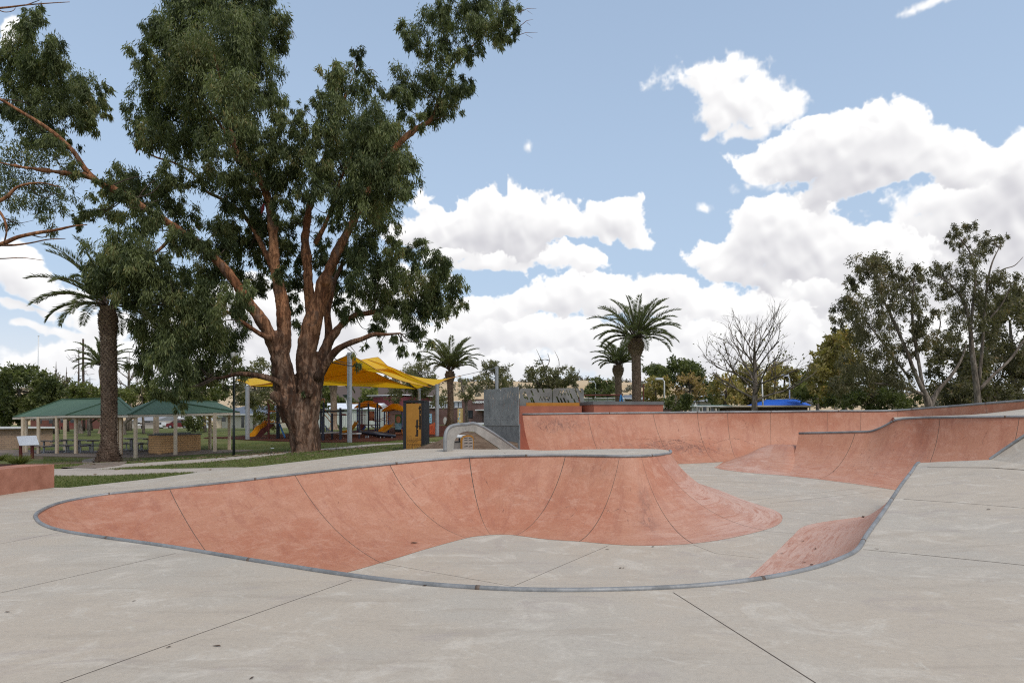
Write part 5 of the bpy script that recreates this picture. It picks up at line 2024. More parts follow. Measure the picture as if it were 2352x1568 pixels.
def clump_leaves(clumps, rs, dens, L, W, droop=.8, spread=.36, sub=(5, 13), shell=.72, jitter=.3):
    """clumps: (x,y,z,rx,ry,rz). Each clump breaks into sprays that hang from its shell, each spray a tuft of leaves"""
    PP, AA, LL, WW, TT = [], [], [], [], []
    for (x, y, z, rx, ry, rz) in clumps:
        area = PI * rx * rz
        n = int(max(12, dens * area))
        k = int(np.clip(area * sub[0] + 4, 4, sub[1] * 6))
        d = rs.normal(size=(k, 3))
        d /= np.linalg.norm(d, axis=1)[:, None]
        r = shell + .28 * rs.normal(size=k).clip(-1.4, 1.0)
        sc_ = d * r[:, None] * np.array([rx, ry, rz])[None]
        ssz = spread * rs.uniform(.55, 1.25, size=k)
        st = rs.uniform(0, 1, size=k)
        w = ssz ** 2
        idx = rs.choice(k, size=n, p=w / w.sum())
        g = rs.normal(size=(n, 3)) * .55
        g[:, 2] = g[:, 2] * (1.0 + .35 * (droop > .6)) - .1
        off = g * (ssz[idx] * (rx * rz) ** .5)[:, None]
        p = np.array([x, y, z]) + sc_[idx] + off
        out = sc_[idx] / (np.linalg.norm(sc_[idx], axis=1)[:, None] + 1e-6)
        a = rs.normal(size=(n, 3)) * .55 + out * .35 + np.array([0, 0, -droop])
        a /= np.linalg.norm(a, axis=1)[:, None]
        PP.append(p)
        AA.append(a)
        LL.append(L * rs.uniform(.65, 1.35, size=n))
        WW.append(W * rs.uniform(.7, 1.3, size=n))
        ct = rs.uniform(-.12, .12)
        TT.append(.42 + ct * 1.5 + (st[idx] - .5) * .75 + rs.normal(size=n) * .16)
    return np.concatenate(PP), np.concatenate(AA), np.concatenate(LL), np.concatenate(WW), np.concatenate(TT)


def px_clumps(L, Y, rs, dy=2.5, flat=1.0, shrink=1.0):
    """clumps given as (px, py, r px [, depth]) seen in the photograph -> world ellipsoids standing at their own distances"""
    out = []
    for c in L:
        yy = Y + (c[3] if len(c) > 3 else rs.normal() * dy)
        p = at(c[0], c[1], yy)
        r = c[2] / F * yy * shrink
        out.append((p.x, p.y, p.z, r * 1.0, r * rs.uniform(.9, 1.2) * flat, r * .92))
    return out


def limb(m, pts, Y, seed=0, n=10, wob=.12, sub=5):
    """branch traced as (px, py, radius px, depth offset)"""
    rows = []
    for q in pts:
        yy = Y + (q[3] if len(q) > 3 else 0)
        p = at(q[0], q[1], yy)
        rows.append([p.x, p.y, p.z, q[2] / F * yy])
    C = catmull(np.array(rows), sub)
    m.tube([Vector(r[:3]) for r in C], [max(.008, float(r[3])) for r in C], n, wob=wob, seed=seed)
    return C


def twigs(m, clumps, skel, rs, r0=.045, n=1, wander=.25, maxd=2.3):
    """thin shoots from the nearest limb into each clump"""
    S = np.array(skel)
    for c in clumps:
        for _ in range(n):
            tgt = np.array(c[:3]) + rs.normal(size=3) * np.array(c[3:6]) * .45
            low = S[S[:, 2] < tgt[2] + .6]
            if len(low) < 2:
                low = S
            j = np.argmin(np.linalg.norm(low - tgt, axis=1) * rs.uniform(.75, 1.3, len(low)))
            a = low[j]
            dist = np.linalg.norm(tgt - a)
            if dist < .25 or dist > maxd:
                continue
            mid = (a + tgt) / 2 + rs.normal(size=3) * wander * dist * .4 + np.array([0, 0, -.06 * dist])
            C = catmull(np.array([a, mid, tgt]), 4)
            rr = r0 * min(1.6, .5 + dist * .25)
            m.tube([Vector(q) for q in C], list(np.linspace(rr, rr * .25, len(C))), 5, 1, cap=False)


# ---- the big gum tree
GY = 32.5
rs = np.random.RandomState(21)
base = on_ground(692, GY)
gum = thing('gum_tree', base, 'huge old gum tree with twisted red brown trunk beside the skate bowl', 'tree')
m = MB()
mt = MB()
b0 = (float(gz(base.x, GY)) - EYE)
yb = HY - b0 * F / GY + 8
SK = []
SK += list(limb(mt, [(700, yb + 12, 42), (701, yb - 6, 36), (702, 1040, 33), (699, 1012, 34), (695, 985, 36), (690, 960, 38), (687, 937, 38), (682, 912, 33, .1)], GY, 1, 22, .20))
SK += list(limb(mt, [(674, 965, 28), (665, 930, 27), (658, 900, 27), (652, 865, 25), (646, 830, 22), (640, 802, 21)], GY, 2, 16, .12))
SK += list(limb(mt, [(704, 965, 28), (710, 930, 26), (712, 900, 27), (708, 865, 27), (702, 830, 24), (704, 795, 23), (716, 750, 22), (728, 712, 20), (740, 675, 19), (747, 648, 19), (752, 632, 12)], GY, 3, 16, .12))
SK += list(limb(mt, [(644, 820, 20), (652, 775, 17), (653, 735, 16), (648, 690, 15.5), (640, 655, 14.5), (632, 610, 13), (628, 565, 12), (624, 510, 11), (617, 460, 9.5), (600, 420, 8.5), (572, 385, 8, .3), (545, 350, 7, .5), (530, 300, 5, .6), (520, 240, 4, .6), (500, 160, 2.6, .7), (480, 70, 1.2, .8)], GY, 4, 12, .10))
SK += list(limb(mt, [(641, 812, 20), (620, 770, 16, -.2), (600, 735, 14.5, -.4), (575, 700, 13, -.6), (545, 655, 12, -.8), (505, 605, 11, -1.0), (455, 560, 10, -1.2), (400, 522, 9, -1.4), (345, 485, 8.4, -1.6), (290, 450, 8, -1.8), (225, 418, 7.4, -2.0), (205, 405, 6.5, -2.0), (150, 398, 5.4, -2.2), (90, 390, 4.6, -2.4), (30, 380, 4.0, -2.5), (-40, 366, 3.2, -2.6)], GY, 5, 12, .10))
SK += list(limb(m, [(222, 416, 6.5, -2.0), (195, 388, 6, -2.0), (170, 350, 5.2, -2.1), (135, 315, 4.6, -2.2), (95, 285, 4, -2.3), (45, 255, 3.5, -2.4), (0, 228, 3, -2.5), (-40, 212, 2, -2.5)], GY, 6, 8, .08))
SK += list(limb(m, [(637, 640, 7, .3), (618, 600, 6.2, .6), (597, 555, 5.5, .8), (575, 515, 5, 1.0), (545, 480, 4.5, 1.2), (505, 455, 3.8, 1.2), (475, 440, 3.2, 1.3), (455, 410, 2.6, 1.3), (430, 390, 2.4, 1.3), (395, 372, 2.2, 1.3), (360, 362, 2, 1.2), (338, 350, 1.6, 1.2), (318, 342, 1.0, 1.2)], GY, 7, 8, .08))
SK += list(limb(mt, [(742, 660, 15), (752, 630, 13), (765, 600, 12), (782, 565, 11), (800, 530, 10, .1), (818, 495, 9, .2), (838, 455, 8, .3), (862, 405, 7, .5), (890, 360, 7, .8), (935, 312, 7, 1.2), (965, 290, 6.5, 1.5), (990, 275, 5, 1.6), (1010, 220, 4, 1.7), (1035, 160, 3.6, 1.8), (1065, 125, 3.2, 1.8), (1105, 90, 2.6, 1.8), (1150, 60, 1.6, 1.9), (1195, 50, .8, 1.9)], GY, 8, 12, .10))
SK += list(limb(mt, [(716, 760, 15, .8), (712, 710, 13, 1.0), (708, 655, 12, 1.2), (706, 600, 11.5, 1.4), (702, 555, 10.5, 1.5), (706, 500, 9, 1.6), (722, 440, 7.5, 1.8), (742, 380, 6, 2.0), (760, 310, 5, 2.1), (790, 230, 3.4, 2.2), (820, 150, 1.8, 2.2)], GY, 9, 10, .10))
SK += list(limb(m, [(724, 560, 6, 1.2), (745, 520, 5, 1.0), (765, 470, 4.5, .8), (780, 420, 3.5, .6), (810, 350, 2.5, .4)], GY, 10, 8, .08))
SK += list(limb(mt, [(716, 905, 22, .2), (728, 865, 18, .4), (738, 825, 15, .5), (752, 790, 13, .6), (768, 765, 10, .7), (788, 742, 7.5, .8), (815, 725, 6.5, .9), (850, 718, 6, 1.0), (885, 714, 5.5, 1.0), (915, 716, 4, 1.0), (960, 700, 2.4, 1.0), (1000, 690, 1.4, 1.0)], GY, 11, 12, .10))
SK += list(limb(m, [(728, 870, 13, -.2), (752, 830, 10, -.4), (775, 803, 8, -.6), (800, 789, 6.5, -.7), (830, 779, 5.5, -.8), (858, 768, 5, -.8), (885, 768, 3.5, -.8), (920, 765, 1.8, -.8)], GY, 12, 10, .12))
SK += list(limb(m, [(752, 800, 10, 1.0), (755, 760, 9, 1.2), (752, 720, 8, 1.3), (760, 680, 7, 1.5), (770, 640, 5.5, 1.6), (790, 600, 4, 1.7)], GY, 13, 8, .08))
SK += list(limb(m, [(655, 888, 9, -.3), (628, 872, 7.5, -.7), (600, 864, 6.5, -1.0), (575, 860, 6, -1.2), (548, 858, 5, -1.3), (515, 866, 3.6, -1.4), (470, 870, 2, -1.5)], GY, 14, 8, .12))
SK += list(limb(m, [(625, 778, 7, -.6), (600, 768, 5.5, -.9), (575, 752, 4.6, -1.2), (550, 735, 4, -1.5), (510, 710, 3.2, -1.8), (450, 690, 2.4, -2.0), (390, 690, 1.5, -2.1)], GY, 15, 8, .1))
_ = (limb(mt, [(655, 930, 16, -.4), (640, 915, 14, -.6), (628, 908, 11, -.7), (622, 905, 6, -.75)], GY, 16, 10, .25))
SK += list(limb(m, [(570, 388, 6, .3), (548, 372, 5, 0), (530, 345, 4, -.3), (515, 300, 3, -.5), (430, 200, 1.4, -.8)], GY, 17, 8, .08))
SK += list(limb(m, [(400, 522, 6, -1.4), (380, 560, 4, -1.6), (340, 590, 3, -1.8), (300, 600, 2, -2.0)], GY, 18, 6, .08))
for i_, (kx, ky, kr) in enumerate(((748, 642, 12), (712, 905, 6))):      # burls and cut knots
    q = at(kx, ky, GY - .45 - (.35 if ky > 880 else -.1))
    rr_ = kr / F * GY
    mt.tube([q + V3(-.3 * rr_, .2, -rr_), q + V3(0, .0, -.4 * rr_), q + V3(.1 * rr_, -.02, .3 * rr_), q + V3(.2 * rr_, .15, rr_)], [rr_ * .5, rr_, rr_ * 1.05, rr_ * .4], 14, wob=.3, seed=i_)
SK = [r[:3] for r in SK]
C_UL = [(400, 55, 62), (455, 28, 66), (520, 18, 60), (540, 78, 78), (600, 66, 62), (642, 85, 30), (440, 118, 74), (520, 150, 76), (596, 150, 58), (350, 55, 36), (336, 132, 36), (372, 110, 44), (460, 205, 76), (540, 222, 66), (592, 206, 48), (365, 222, 56), (322, 246, 38), (398, 285, 64), (478, 288, 56), (548, 290, 46), (318, 286, 28), (380, 170, 50), (620, 40, 40), (420, -30, 60), (520, -40, 60), (590, -20, 40)]
C_MID = [(352, 305, 46), (424, 330, 46), (500, 340, 46), (572, 322, 34), (632, 250, 38), (596, 372, 44), (640, 312, 42), (676, 286, 30), (540, 396, 54), (466, 398, 46), (655, 396, 46), (604, 442, 36), (560, 440, 36), (640, 222, 26), (690, 250, 20), (670, 350, 40)]
C_CR = [(760, 165, 36), (824, 120, 20), (826, 150, 22), (790, 192, 48), (734, 232, 28), (840, 200, 34), (776, 256, 54), (852, 270, 52), (760, 326, 52), (834, 340, 72), (900, 325, 60), (930, 386, 44), (858, 420, 70), (784, 420, 54), (916, 440, 38), (834, 476, 52), (766, 488, 38), (876, 505, 44), (902, 552, 26), (732, 298, 34), (700, 380, 34), (735, 370, 40), (720, 430, 34), (850, 380, 60, -2.5), (900, 400, 44, -2.5), (830, 310, 50, -2.6), (815, 440, 46, -2.5), (870, 300, 46, -2.6)]
C_RU = [(934, 190, 40), (990, 190, 52), (1046, 200, 36), (1004, 248, 42), (930, 236, 32), (962, 276, 24), (1070, 190, 22), (1040, 236, 30), (900, 205, 26)]
C_TR = [(950, 90, 36), (1012, 66, 50), (1076, 32, 52), (1124, 68, 42), (1158, 36, 36), (1184, 78, 20), (1008, 116, 32), (1086, 110, 32), (1012, 14, 34), (1100, -4, 44), (930, 70, 24), (1150, 92, 22), (1050, 130, 24), (1172, 12, 24)]
C_L = [(88, 62, 36), (80, 30, 24), (62, 118, 52), (128, 120, 42), (36, 180, 46), (108, 188, 60), (172, 200, 46), (216, 228, 34), (58, 244, 44), (136, 256, 52), (204, 280, 34), (96, 300, 44), (152, 320, 34), (238, 204, 20), (18, 120, 26), (100, 150, 50), (60, 70, 30), (232, 250, 22), (10, 250, 34), (180, 240, 44)]
C_ML = [(280, 400, 34), (302, 440, 42), (352, 430, 44), (390, 402, 36), (250, 478, 34), (322, 508, 42), (202, 488, 26), (392, 468, 36), (424, 550, 40), (440, 500, 34), (270, 440, 30), (180, 500, 20)]
C_BR = [(290, 555, 54, -3.6), (248, 600, 54, -3.4), (332, 600, 58, -3.6), (290, 648, 54, -3.5), (240, 652, 36, -3.3), (350, 648, 44, -3.5), (372, 600, 26, -3.4), (300, 600, 50, -4.2), (220, 625, 30, -3.3), (300, 690, 28, -3.4)]
C_LD = [(400, 720, 54), (460, 700, 54), (520, 700, 44), (372, 780, 62), (450, 780, 62), (528, 778, 48), (330, 820, 38), (400, 850, 52), (470, 848, 44), (538, 838, 34), (338, 870, 28), (410, 905, 28), (440, 640, 44), (500, 620, 52), (400, 640, 34), (560, 680, 34), (340, 750, 40), (360, 700, 36), (500, 860, 26), (420, 800, 55, -2.5), (480, 760, 50, -2.6), (380, 820, 44, -2.6), (440, 720, 46, -2.7), (400, 690, 40, -2.8), (560, 730, 26), (480, 660, 40, -2.4), (410, 935, 14, -3), (350, 905, 16, -3), (460, 900, 18, -2), (515, 890, 14, -1), (390, 890, 30, -2.5)]
C_CL = [(556, 560, 42, 2.5), (600, 600, 34, 3), (560, 640, 34, 2.8), (660, 560, 34, 3), (690, 600, 26, 3), (672, 640, 34, 3), (640, 530, 34, 2.8), (540, 530, 34, 1.5), (600, 520, 30, 2), (670, 690, 30, 3), (520, 560, 34, 0), (600, 660, 28, 3), (690, 500, 30, 2.6), (740, 560, 28, 3), (600, 560, 34, 2.6), (640, 600, 30, 3.2), (680, 750, 20, 3.2)]
C_RL = [(848, 600, 52), (868, 676, 52), (820, 650, 34), (900, 622, 36), (800, 716, 32), (860, 752, 24), (918, 700, 32), (790, 640, 34, 2.5), (810, 580, 44, 1.5), (770, 690, 24, 2.5), (840, 560, 40, 1), (900, 580, 30), (880, 720, 30), (760, 620, 26, 3)]
C_RF = [(958, 590, 38), (1006, 600, 36), (1042, 650, 34), (980, 656, 54), (1050, 696, 22), (950, 716, 42), (1010, 716, 34), (960, 766, 28), (926, 796, 18), (984, 788, 18), (970, 560, 20), (1020, 630, 34), (930, 640, 34), (1000, 690, 40), (905, 770, 16), (840, 795, 10, -.8), (875, 790, 10, -.8), (820, 838, 12, -1.2), (816, 815, 8, -1.2), (955, 812, 12, 1)]
C_EX = [(420, 545, 34, -1.6), (350, 495, 34, -2.0), (470, 575, 30, -1.4), (290, 452, 30, -2.3), (230, 425, 24, -2.4), (540, 470, 40, 0), (590, 500, 34, .5), (500, 520, 36, -.5), (650, 470, 34, -.6), (600, 350, 40, -1.5), (690, 330, 34, -1), (700, 440, 30, -1), (640, 400, 34, -1.2), (560, 300, 40, -2), (740, 600, 26, 2), (170, 385, 24, -2.4), (120, 330, 30, -2.6), (640, 640, 24, .8)]
C_SP = [(646, 624, 20, -.6), (630, 640, 16, -.5), (700, 900, 6, -.6)]
allc = []
for L_, dy in ((C_UL, 2.6), (C_MID, 2.4), (C_CR, 2.2), (C_RU, 1.6), (C_TR, 1.4), (C_L, 1.6), (C_ML, 1.6), (C_BR, 1), (C_LD, 2.2), (C_CL, 1), (C_RL, 1.8), (C_RF, 1.6), (C_SP, 1), (C_EX, 1)):
    allc += px_clumps(L_, GY, rs, dy, 1.0, .94)
# bring the depth of each clump towards the limb that bears it
twigs(m, allc, SK, rs, .035, 2)
# bare dead twigs at the outline
for a, b in (((1195, 60), (1225, 45)), ((1190, 30), (1232, 20)), ((845, 160), (868, 170)), ((1180, 85), (1235, 75)), ((380, 520), (330, 545)), ((660, 60), (682, 88))):
    p, q = at(a[0], a[1], GY + 1.5), at(b[0], b[1], GY + 1.6)
    m.tube([p, p.lerp(q, .5) + Vector((0, 0, .1)), q], [.02, .014, .005], 4)
    m.tube([p.lerp(q, .5), p.lerp(q, .8) + Vector((0, 0, -.25))], [.01, .004], 4)
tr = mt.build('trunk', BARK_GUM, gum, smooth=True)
rm = tr.modifiers.new('merge', 'REMESH')
rm.mode = 'VOXEL'
rm.voxel_size = .05
rm.use_smooth_shade = True
sm = tr.modifiers.new('soften', 'SMOOTH')
sm.iterations = 4
tex = bpy.data.textures.new('bark_ridges', 'CLOUDS')
tex.noise_scale = .55
tex.noise_depth = 4
dp = tr.modifiers.new('ridges', 'DISPLACE')
dp.texture = tex
dp.texture_coords = 'LOCAL'
dp.strength = .20
dp.mid_level = .55
m.build('boughs', [BARK_GUM, BARK_TWIG], gum, smooth=True)
big = leaf_mesh('crown', *clump_leaves(allc, rs, 1000, .225, .046, droop=1.35, spread=.25, sub=(9, 15), shell=.74), LEAF_GUM, gum, rs)


# ---------------------------------------------------------------- palms
def make_palm(label, px, Y, crown_py, trunk_r, frond_len, n_fr, seed, base_py=None, boots=True, up=.75, lw=1.0, neck=1.35, group=None):
    rs_ = np.random.RandomState(seed)
    if base_py is None:
        b = on_ground(px, Y)
    else:
        b = at(px, base_py, Y)
    top = at(px, crown_py, Y)
    H_ = top.z - b.z
    t_ = thing('date_palm', b, label, 'palm tree', group)
    m_ = MB()
    n_s = 36
    pts, rad = [], []
    for i in range(n_s + 1):
        f_ = i / n_s
        r_ = trunk_r * (1.0 + .80 * (max(0, .14 - f_) / .14) ** 1.2)
        if f_ > .80:
            r_ = trunk_r * (1 + (neck - 1) * math.sin(min(1, (f_ - .80) / .14) * PI / 2))
        if f_ > .965:
            r_ *= .8
        pts.append(b + Vector((.04 * math.sin(f_ * 4), 0, -.15 + f_ * (H_ + .15))))
        rad.append(r_)
    m_.tube(pts, rad, 16, wob=.05, seed=seed)
    if boots:      # stubs of old leaf bases in a spiral
        rows = int(H_ / (trunk_r * .30))
        for i in range(rows):
            f_ = (i + .5) / rows
            r_ = np.interp(f_ * n_s, np.arange(n_s + 1), rad)
            c = b + Vector((.04 * math.sin(f_ * 4), 0, f_ * H_))
            k_ = 13
            for j in range(k_):
                th = 2 * PI * (j + .5 * (i % 2)) / k_ + rs_.normal() * .05
                d = Vector((math.cos(th), math.sin(th), 0))
                s_ = Vector((-d.y, d.x, 0))
                w_ = r_ * .30 * rs_.uniform(.8, 1.2)
                h_ = trunk_r * .30
                o_ = r_ * (1.05 + (.10 if f_ > .8 else .05) * rs_.uniform(.5, 1.6))
                p0 = c + d * r_ * .94
                tip = c + d * o_ + Vector((0, 0, h_ * rs_.uniform(.15, .6)))
                m_.quad([p0 - s_ * w_ - Vector((0, 0, h_ * .6)), p0 + s_ * w_ - Vector((0, 0, h_ * .6)), tip + s_ * w_ * .4, tip - s_ * w_ * .4], 1)
                m_.quad([tip - s_ * w_ * .4, tip + s_ * w_ * .4, p0 + s_ * w_ * .8 + Vector((0, 0, h_ * .35)), p0 - s_ * w_ * .8 + Vector((0, 0, h_ * .35))], 0)
    m_.build('trunk', [PALM_CORE if boots else BARK_PALM, BARK_PALM], t_)
    P_, A_, L_, W_, T_ = [], [], [], [], []
    rach = MB()
    for k in range(n_fr):
        th = k * 2.39996 + rs_.normal() * .12
        age = (k + .5) / n_fr                       # 0 young (upright) .. 1 old (hanging)
        el0 = math.radians(86 - 78 * age ** .8 * up / .75)
        ln = frond_len * (.72 + .28 * math.sin(PI * min(1, .25 + age * .8))) * rs_.uniform(.9, 1.08)
        hd = Vector((math.cos(th), math.sin(th), 0))
        n_p = 26
        p = top + hd * trunk_r * .5 + Vector((0, 0, .05))
        ang = el0
        pts_ = [p.copy()]
        for i in range(n_p):
            f_ = i / n_p
            ang -= (.80 + .50 * age) / n_p * (.35 + 1.5 * f_)
            p = p + (hd * math.cos(ang) + Vector((0, 0, math.sin(ang)))) * ln / n_p
            pts_.append(p.copy())
        rach.tube(pts_[::2], list(np.linspace(.035, .008, len(pts_[::2]))), 4, cap=False)
        side0 = hd.cross(Vector((0, 0, 1)))
        tw = rs_.normal() * .25
        for i in range(4, n_p):
            f_ = i / n_p
            ax = (pts_[i + 1] - pts_[i]).normalized()
            upv = side0.cross(ax)
            for sub_ in range(4):
                q = pts_[i].lerp(pts_[i + 1], sub_ / 4)
                ll = frond_len * .150 * math.sin(PI * (.12 + .84 * f_)) ** .6 * rs_.uniform(.85, 1.1)
                for sg in (-1, 1):
                    d = ax * .75 + side0 * sg * (.75 + tw * sg) + upv * (.32 + rs_.normal() * .12)
                    d = d + Vector((0, 0, -.25 * age))
                    d.normalize()
                    P_.append(q)
                    A_.append(d)
                    L_.append(ll)
                    W_.append(.037 * lw)
                    T_.append(.40 + rs_.normal() * .15 + (.08 if age < .3 else 0) + (.5 if (age > .97 and rs_.rand() < .5) else 0))
    rach.build('rachis', plain('palm_rachis', (0.17, 0.16, 0.06), (0.12, 0.11, 0.045), 4, .6) if 'palm_rachis' not in MATS and False else BARK_TWIG, t_)
    leaf_mesh('crown', np.array(P_), np.array(A_), np.array(L_), np.array(W_), np.array(T_), FROND, t_, rs_)
    return t_


make_palm('tall date palm with a thick scaly trunk in front of the shelters', 249, 31.6, 703, .33, 3.6, 30, 3, None, True, .86, 1.0, 1.18)
make_palm('tallest date palm rising behind the grey topped ledge', 1461, 57, 778, .37, 4.3, 44, 4, None, True, .74, 1.2, 1.8)
make_palm('smaller date palm just left of the tallest one', 1420, 76, 838, .36, 3.5, 36, 5, None, True, .60, 1.4, 1.7)
make_palm('date palm in front of the red brick hall', 1034, 72, 852, .32, 4.2, 36, 6, 977, True, .50, 1.4, 1.6)
make_palm('distant date palm showing its trunk under the yellow sail', 766, 84, 878, .40, 4.0, 30, 7, None, False, .8, 1.6, 1.3)
make_palm('distant date palm half hidden behind the tall palm trunk', 236, 84, 842, .34, 4.2, 30, 8, None, False, .7, 1.6, 1.3)


# ---------------------------------------------------------------- other trees
def make_tree(name, label, cat, px, Y, clumps, leaf, bark_, seed, dens=60, L=.3, W=.16, trunk_px=5, droop=.3, dy=1.5, base=None, limbs=(), spread=.34, tw=1, group=None, sub=(4, 12), shell=.72, tw_r=.05, flat=1.0):
    rs_ = np.random.RandomState(seed)
    b = on_ground(px, Y) if base is None else at(px, base, Y)
    t_ = thing(name, b, label, cat, group)
    m_ = MB()
    cl = px_clumps(clumps, Y, rs_, dy, flat)
    cx_ = np.mean([c[0] for c in clumps])
    cy_ = np.mean([c[1] for c in clumps])
    bp = HY - (b.z - EYE) * F / Y
    sk = []
    if limbs:
        for i, lb in enumerate(limbs):
            sk += [r[:3] for r in limb(m_, lb, Y, seed + i, 8, .10, 4)]
    else:
        top_ = min(c[1] for c in clumps)
        sk += [r[:3] for r in limb(m_, [(px, bp + 3, trunk_px * 1.2), (px + (cx_ - px) * .3, bp + (cy_ - bp) * .45, trunk_px * .85), (px + (cx_ - px) * .7, cy_, trunk_px * .55), (cx_, (top_ + cy_) / 2, trunk_px * .25)], Y, seed, 8, .1)]
    if tw:
        twigs(m_, cl, sk, rs_, tw_r, tw)
    m_.build('trunk', [bark_, BARK_TWIG], t_, smooth=True)
    if leaf is not None:
        leaf_mesh('crown', *clump_leaves(cl, rs_, dens, L, W, droop, spread, sub, shell), leaf, t_, rs_)
    return t_


def blob(cx_, cy_, rx, ry, n, rmin, rmax, seed, hollow=0.25):
    """clumps filling a rounded crown outline"""
    r = random.Random(seed)
    out = []
    while len(out) < n:
        a, q = r.uniform(0, 2 * PI), math.sqrt(r.uniform(hollow, 1)) * .86
        out.append((cx_ + rx * q * math.cos(a), cy_ + ry * q * math.sin(a), r.uniform(rmin, rmax)))
    return out


# right hand side: two open gums with pale trunks
GA = [(1990, 610, 34), (2030, 605, 34), (1965, 640, 22), (2060, 620, 26), (2020, 650, 34), (2085, 655, 34), (2105, 625, 26), (2090, 700, 36), (2035, 690, 34), (2130, 650, 22), (1975, 690, 34), (1945, 715, 30), (1925, 735, 22), (1990, 740, 40), (2040, 745, 36), (2120, 735, 28), (2140, 770, 30), (2110, 790, 28), (2065, 800, 34), (2010, 795, 40), (1960, 770, 30), (2150, 720, 18), (2000, 850, 44), (1960, 840, 36), (2060, 850, 30), (1930, 880, 30), (2080, 870, 34), (2110, 760, 20), (1955, 660, 18), (2000, 575 + 25, 20)]
make_tree('gum_tree', 'open crowned gum whose pale trunks fork low above the far ramp', 'tree', 2134, 44, GA, LEAF_GUM2, BARK_PALE, 31, 470, .21, .058, 7, .9, 2.0, 952,
          [[(2138, 955, 10.1), (2132, 925, 8.6), (2125, 905, 6.5), (2112, 880, 5.0), (2095, 840, 4.3), (2080, 800, 3.6), (2058, 750, 3.2), (2030, 690, 2.5), (2012, 640, 1.7), (1998, 610, 1.0)],
           [(2120, 890, 4.3), (2108, 820, 3.6), (2098, 760, 3.0), (2095, 700, 2.3), (2100, 640, 1.4)],
           [(2126, 908, 5.0), (2105, 900, 4.0), (2085, 893, 3.6), (2060, 888, 3.2), (2030, 882, 2.9), (1990, 880, 1.9), (1950, 882, 1.0)],
           [(2136, 935, 6.5), (2150, 905, 5.0), (2162, 888, 4.3), (2180, 868, 4.0), (2200, 840, 3.2), (2212, 815, 2.2), (2220, 790, 1.4)],
           [(2090, 870, 2.9), (2060, 830, 2.6), (2030, 790, 2.2), (1995, 745, 1.6), (1960, 700, 1.0)],
           [(2150, 780, 1.4), (2160, 740, 1.4), (2150, 715, 1.1)]], .24, 2, None, (7, 12), .74, .035)
GB = [(2190, 535, 20), (2225, 525, 22), (2200, 560, 18), (2250, 550, 22), (2290, 560, 20), (2240, 585, 26), (2180, 545, 14), (2300, 548, 14), (2225, 620, 34), (2255, 655, 36), (2225, 690, 34), (2190, 660, 30), (2165, 630, 24), (2145, 620, 20), (2290, 640, 24), (2320, 640, 24), (2340, 660, 20), (2265, 720, 30), (2200, 720, 30), (2190, 760, 26), (2270, 770, 26), (2310, 690, 22), (2165, 665, 20), (2240, 740, 26)]
make_tree('gum_tree', 'tall slender gum with a long white trunk at the right edge', 'tree', 2244, 47, GB, LEAF_GUM2, BARK_PALE, 32, 430, .21, .058, 7, .9, 2.0, 940,
          [[(2248, 945, 7.9), (2244, 900, 6.8), (2238, 850, 5.8), (2232, 800, 5.0), (2228, 750, 4.3), (2222, 720, 3.6), (2212, 690, 3.2), (2190, 660, 2.3), (2165, 640, 1.4), (2140, 620, 0.7)],
           [(2230, 745, 3.6), (2236, 690, 2.9), (2240, 640, 2.5), (2232, 590, 1.9), (2215, 560, 1.3), (2190, 540, 0.7)],
           [(2248, 880, 4.3), (2256, 800, 3.2), (2262, 720, 2.9), (2268, 650, 2.2), (2280, 600, 1.7), (2300, 560, 1.0)],
           [(2250, 895, 4.3), (2275, 868, 3.6), (2300, 845, 3.2), (2325, 820, 3.2), (2345, 790, 2.9), (2375, 760, 2.2)],
           [(2272, 640, 1.4), (2305, 618, 1.2), (2330, 610, 1.0), (2350, 590, 0.6)],
           [(2265, 740, 2.2), (2300, 700, 1.7), (2320, 660, 1.2)]], .24, 2, None, (7, 12), .74, .035)
make_tree('dense_tree', 'dense olive tree filling the right edge behind the white trunk', 'tree', 2335, 58, blob(2330, 760, 70, 110, 34, 18, 34, 3) + blob(2300, 860, 110, 70, 30, 18, 34, 4), LEAF_GUM2, BARK_GREY, 33, 150, .30, .11, 8, .5, 3)
make_tree('dense_tree', 'dark bushy tree between the two pale gum trunks', 'tree', 2195, 56, blob(2190, 850, 70, 75, 34, 16, 30, 5) + blob(2240, 900, 60, 30, 14, 14, 24, 51), LEAF_GUM2, BARK_GREY, 34, 160, .30, .11, 6, .5, 3)
make_tree('dense_tree', 'yellowing leafy tree left of the open crowned gum', 'tree', 1945, 60, blob(1930, 820, 50, 60, 26, 14, 26, 6) + blob(1905, 870, 46, 50, 20, 14, 24, 7), LEAF_YELLOW, BARK_GREY, 35, 150, .30, .20, 6, .3, 2)
make_tree('dense_tree', 'brownish thin tree in front of the yellowing tree', 'tree', 2010, 54, blob(1985, 880, 70, 44, 26, 14, 26, 8), LEAF_GUM2, BARK_PALE, 36, 110, .30, .10, 4, .4, 2)
make_tree('shrub', 'wide dark shrub at the foot of the open crowned gum', 'shrub', 2020, 50, blob(2010, 920, 120, 24, 40, 11, 20, 9), LEAF_DARK, BARK_GREY, 37, 260, .22, .10, 3, .3, 1.5)
make_tree('shrub', 'dark shrub below the white trunk at the right edge', 'shrub', 2270, 52, blob(2280, 915, 90, 24, 30, 11, 20, 10), LEAF_GUM2, BARK_GREY, 38, 220, .22, .10, 3, .3, 1.5)
make_tree('dense_tree', 'green tree behind the right end of the blue canopy', 'tree', 1880, 74, blob(1872, 890, 38, 42, 22, 11, 20, 11), LEAF_GREEN, BARK_GREY, 39, 110, .34, .2, 5, .3, 2)

# plane trees and pool side trees, middle right
rsb = np.random.RandomState(77)


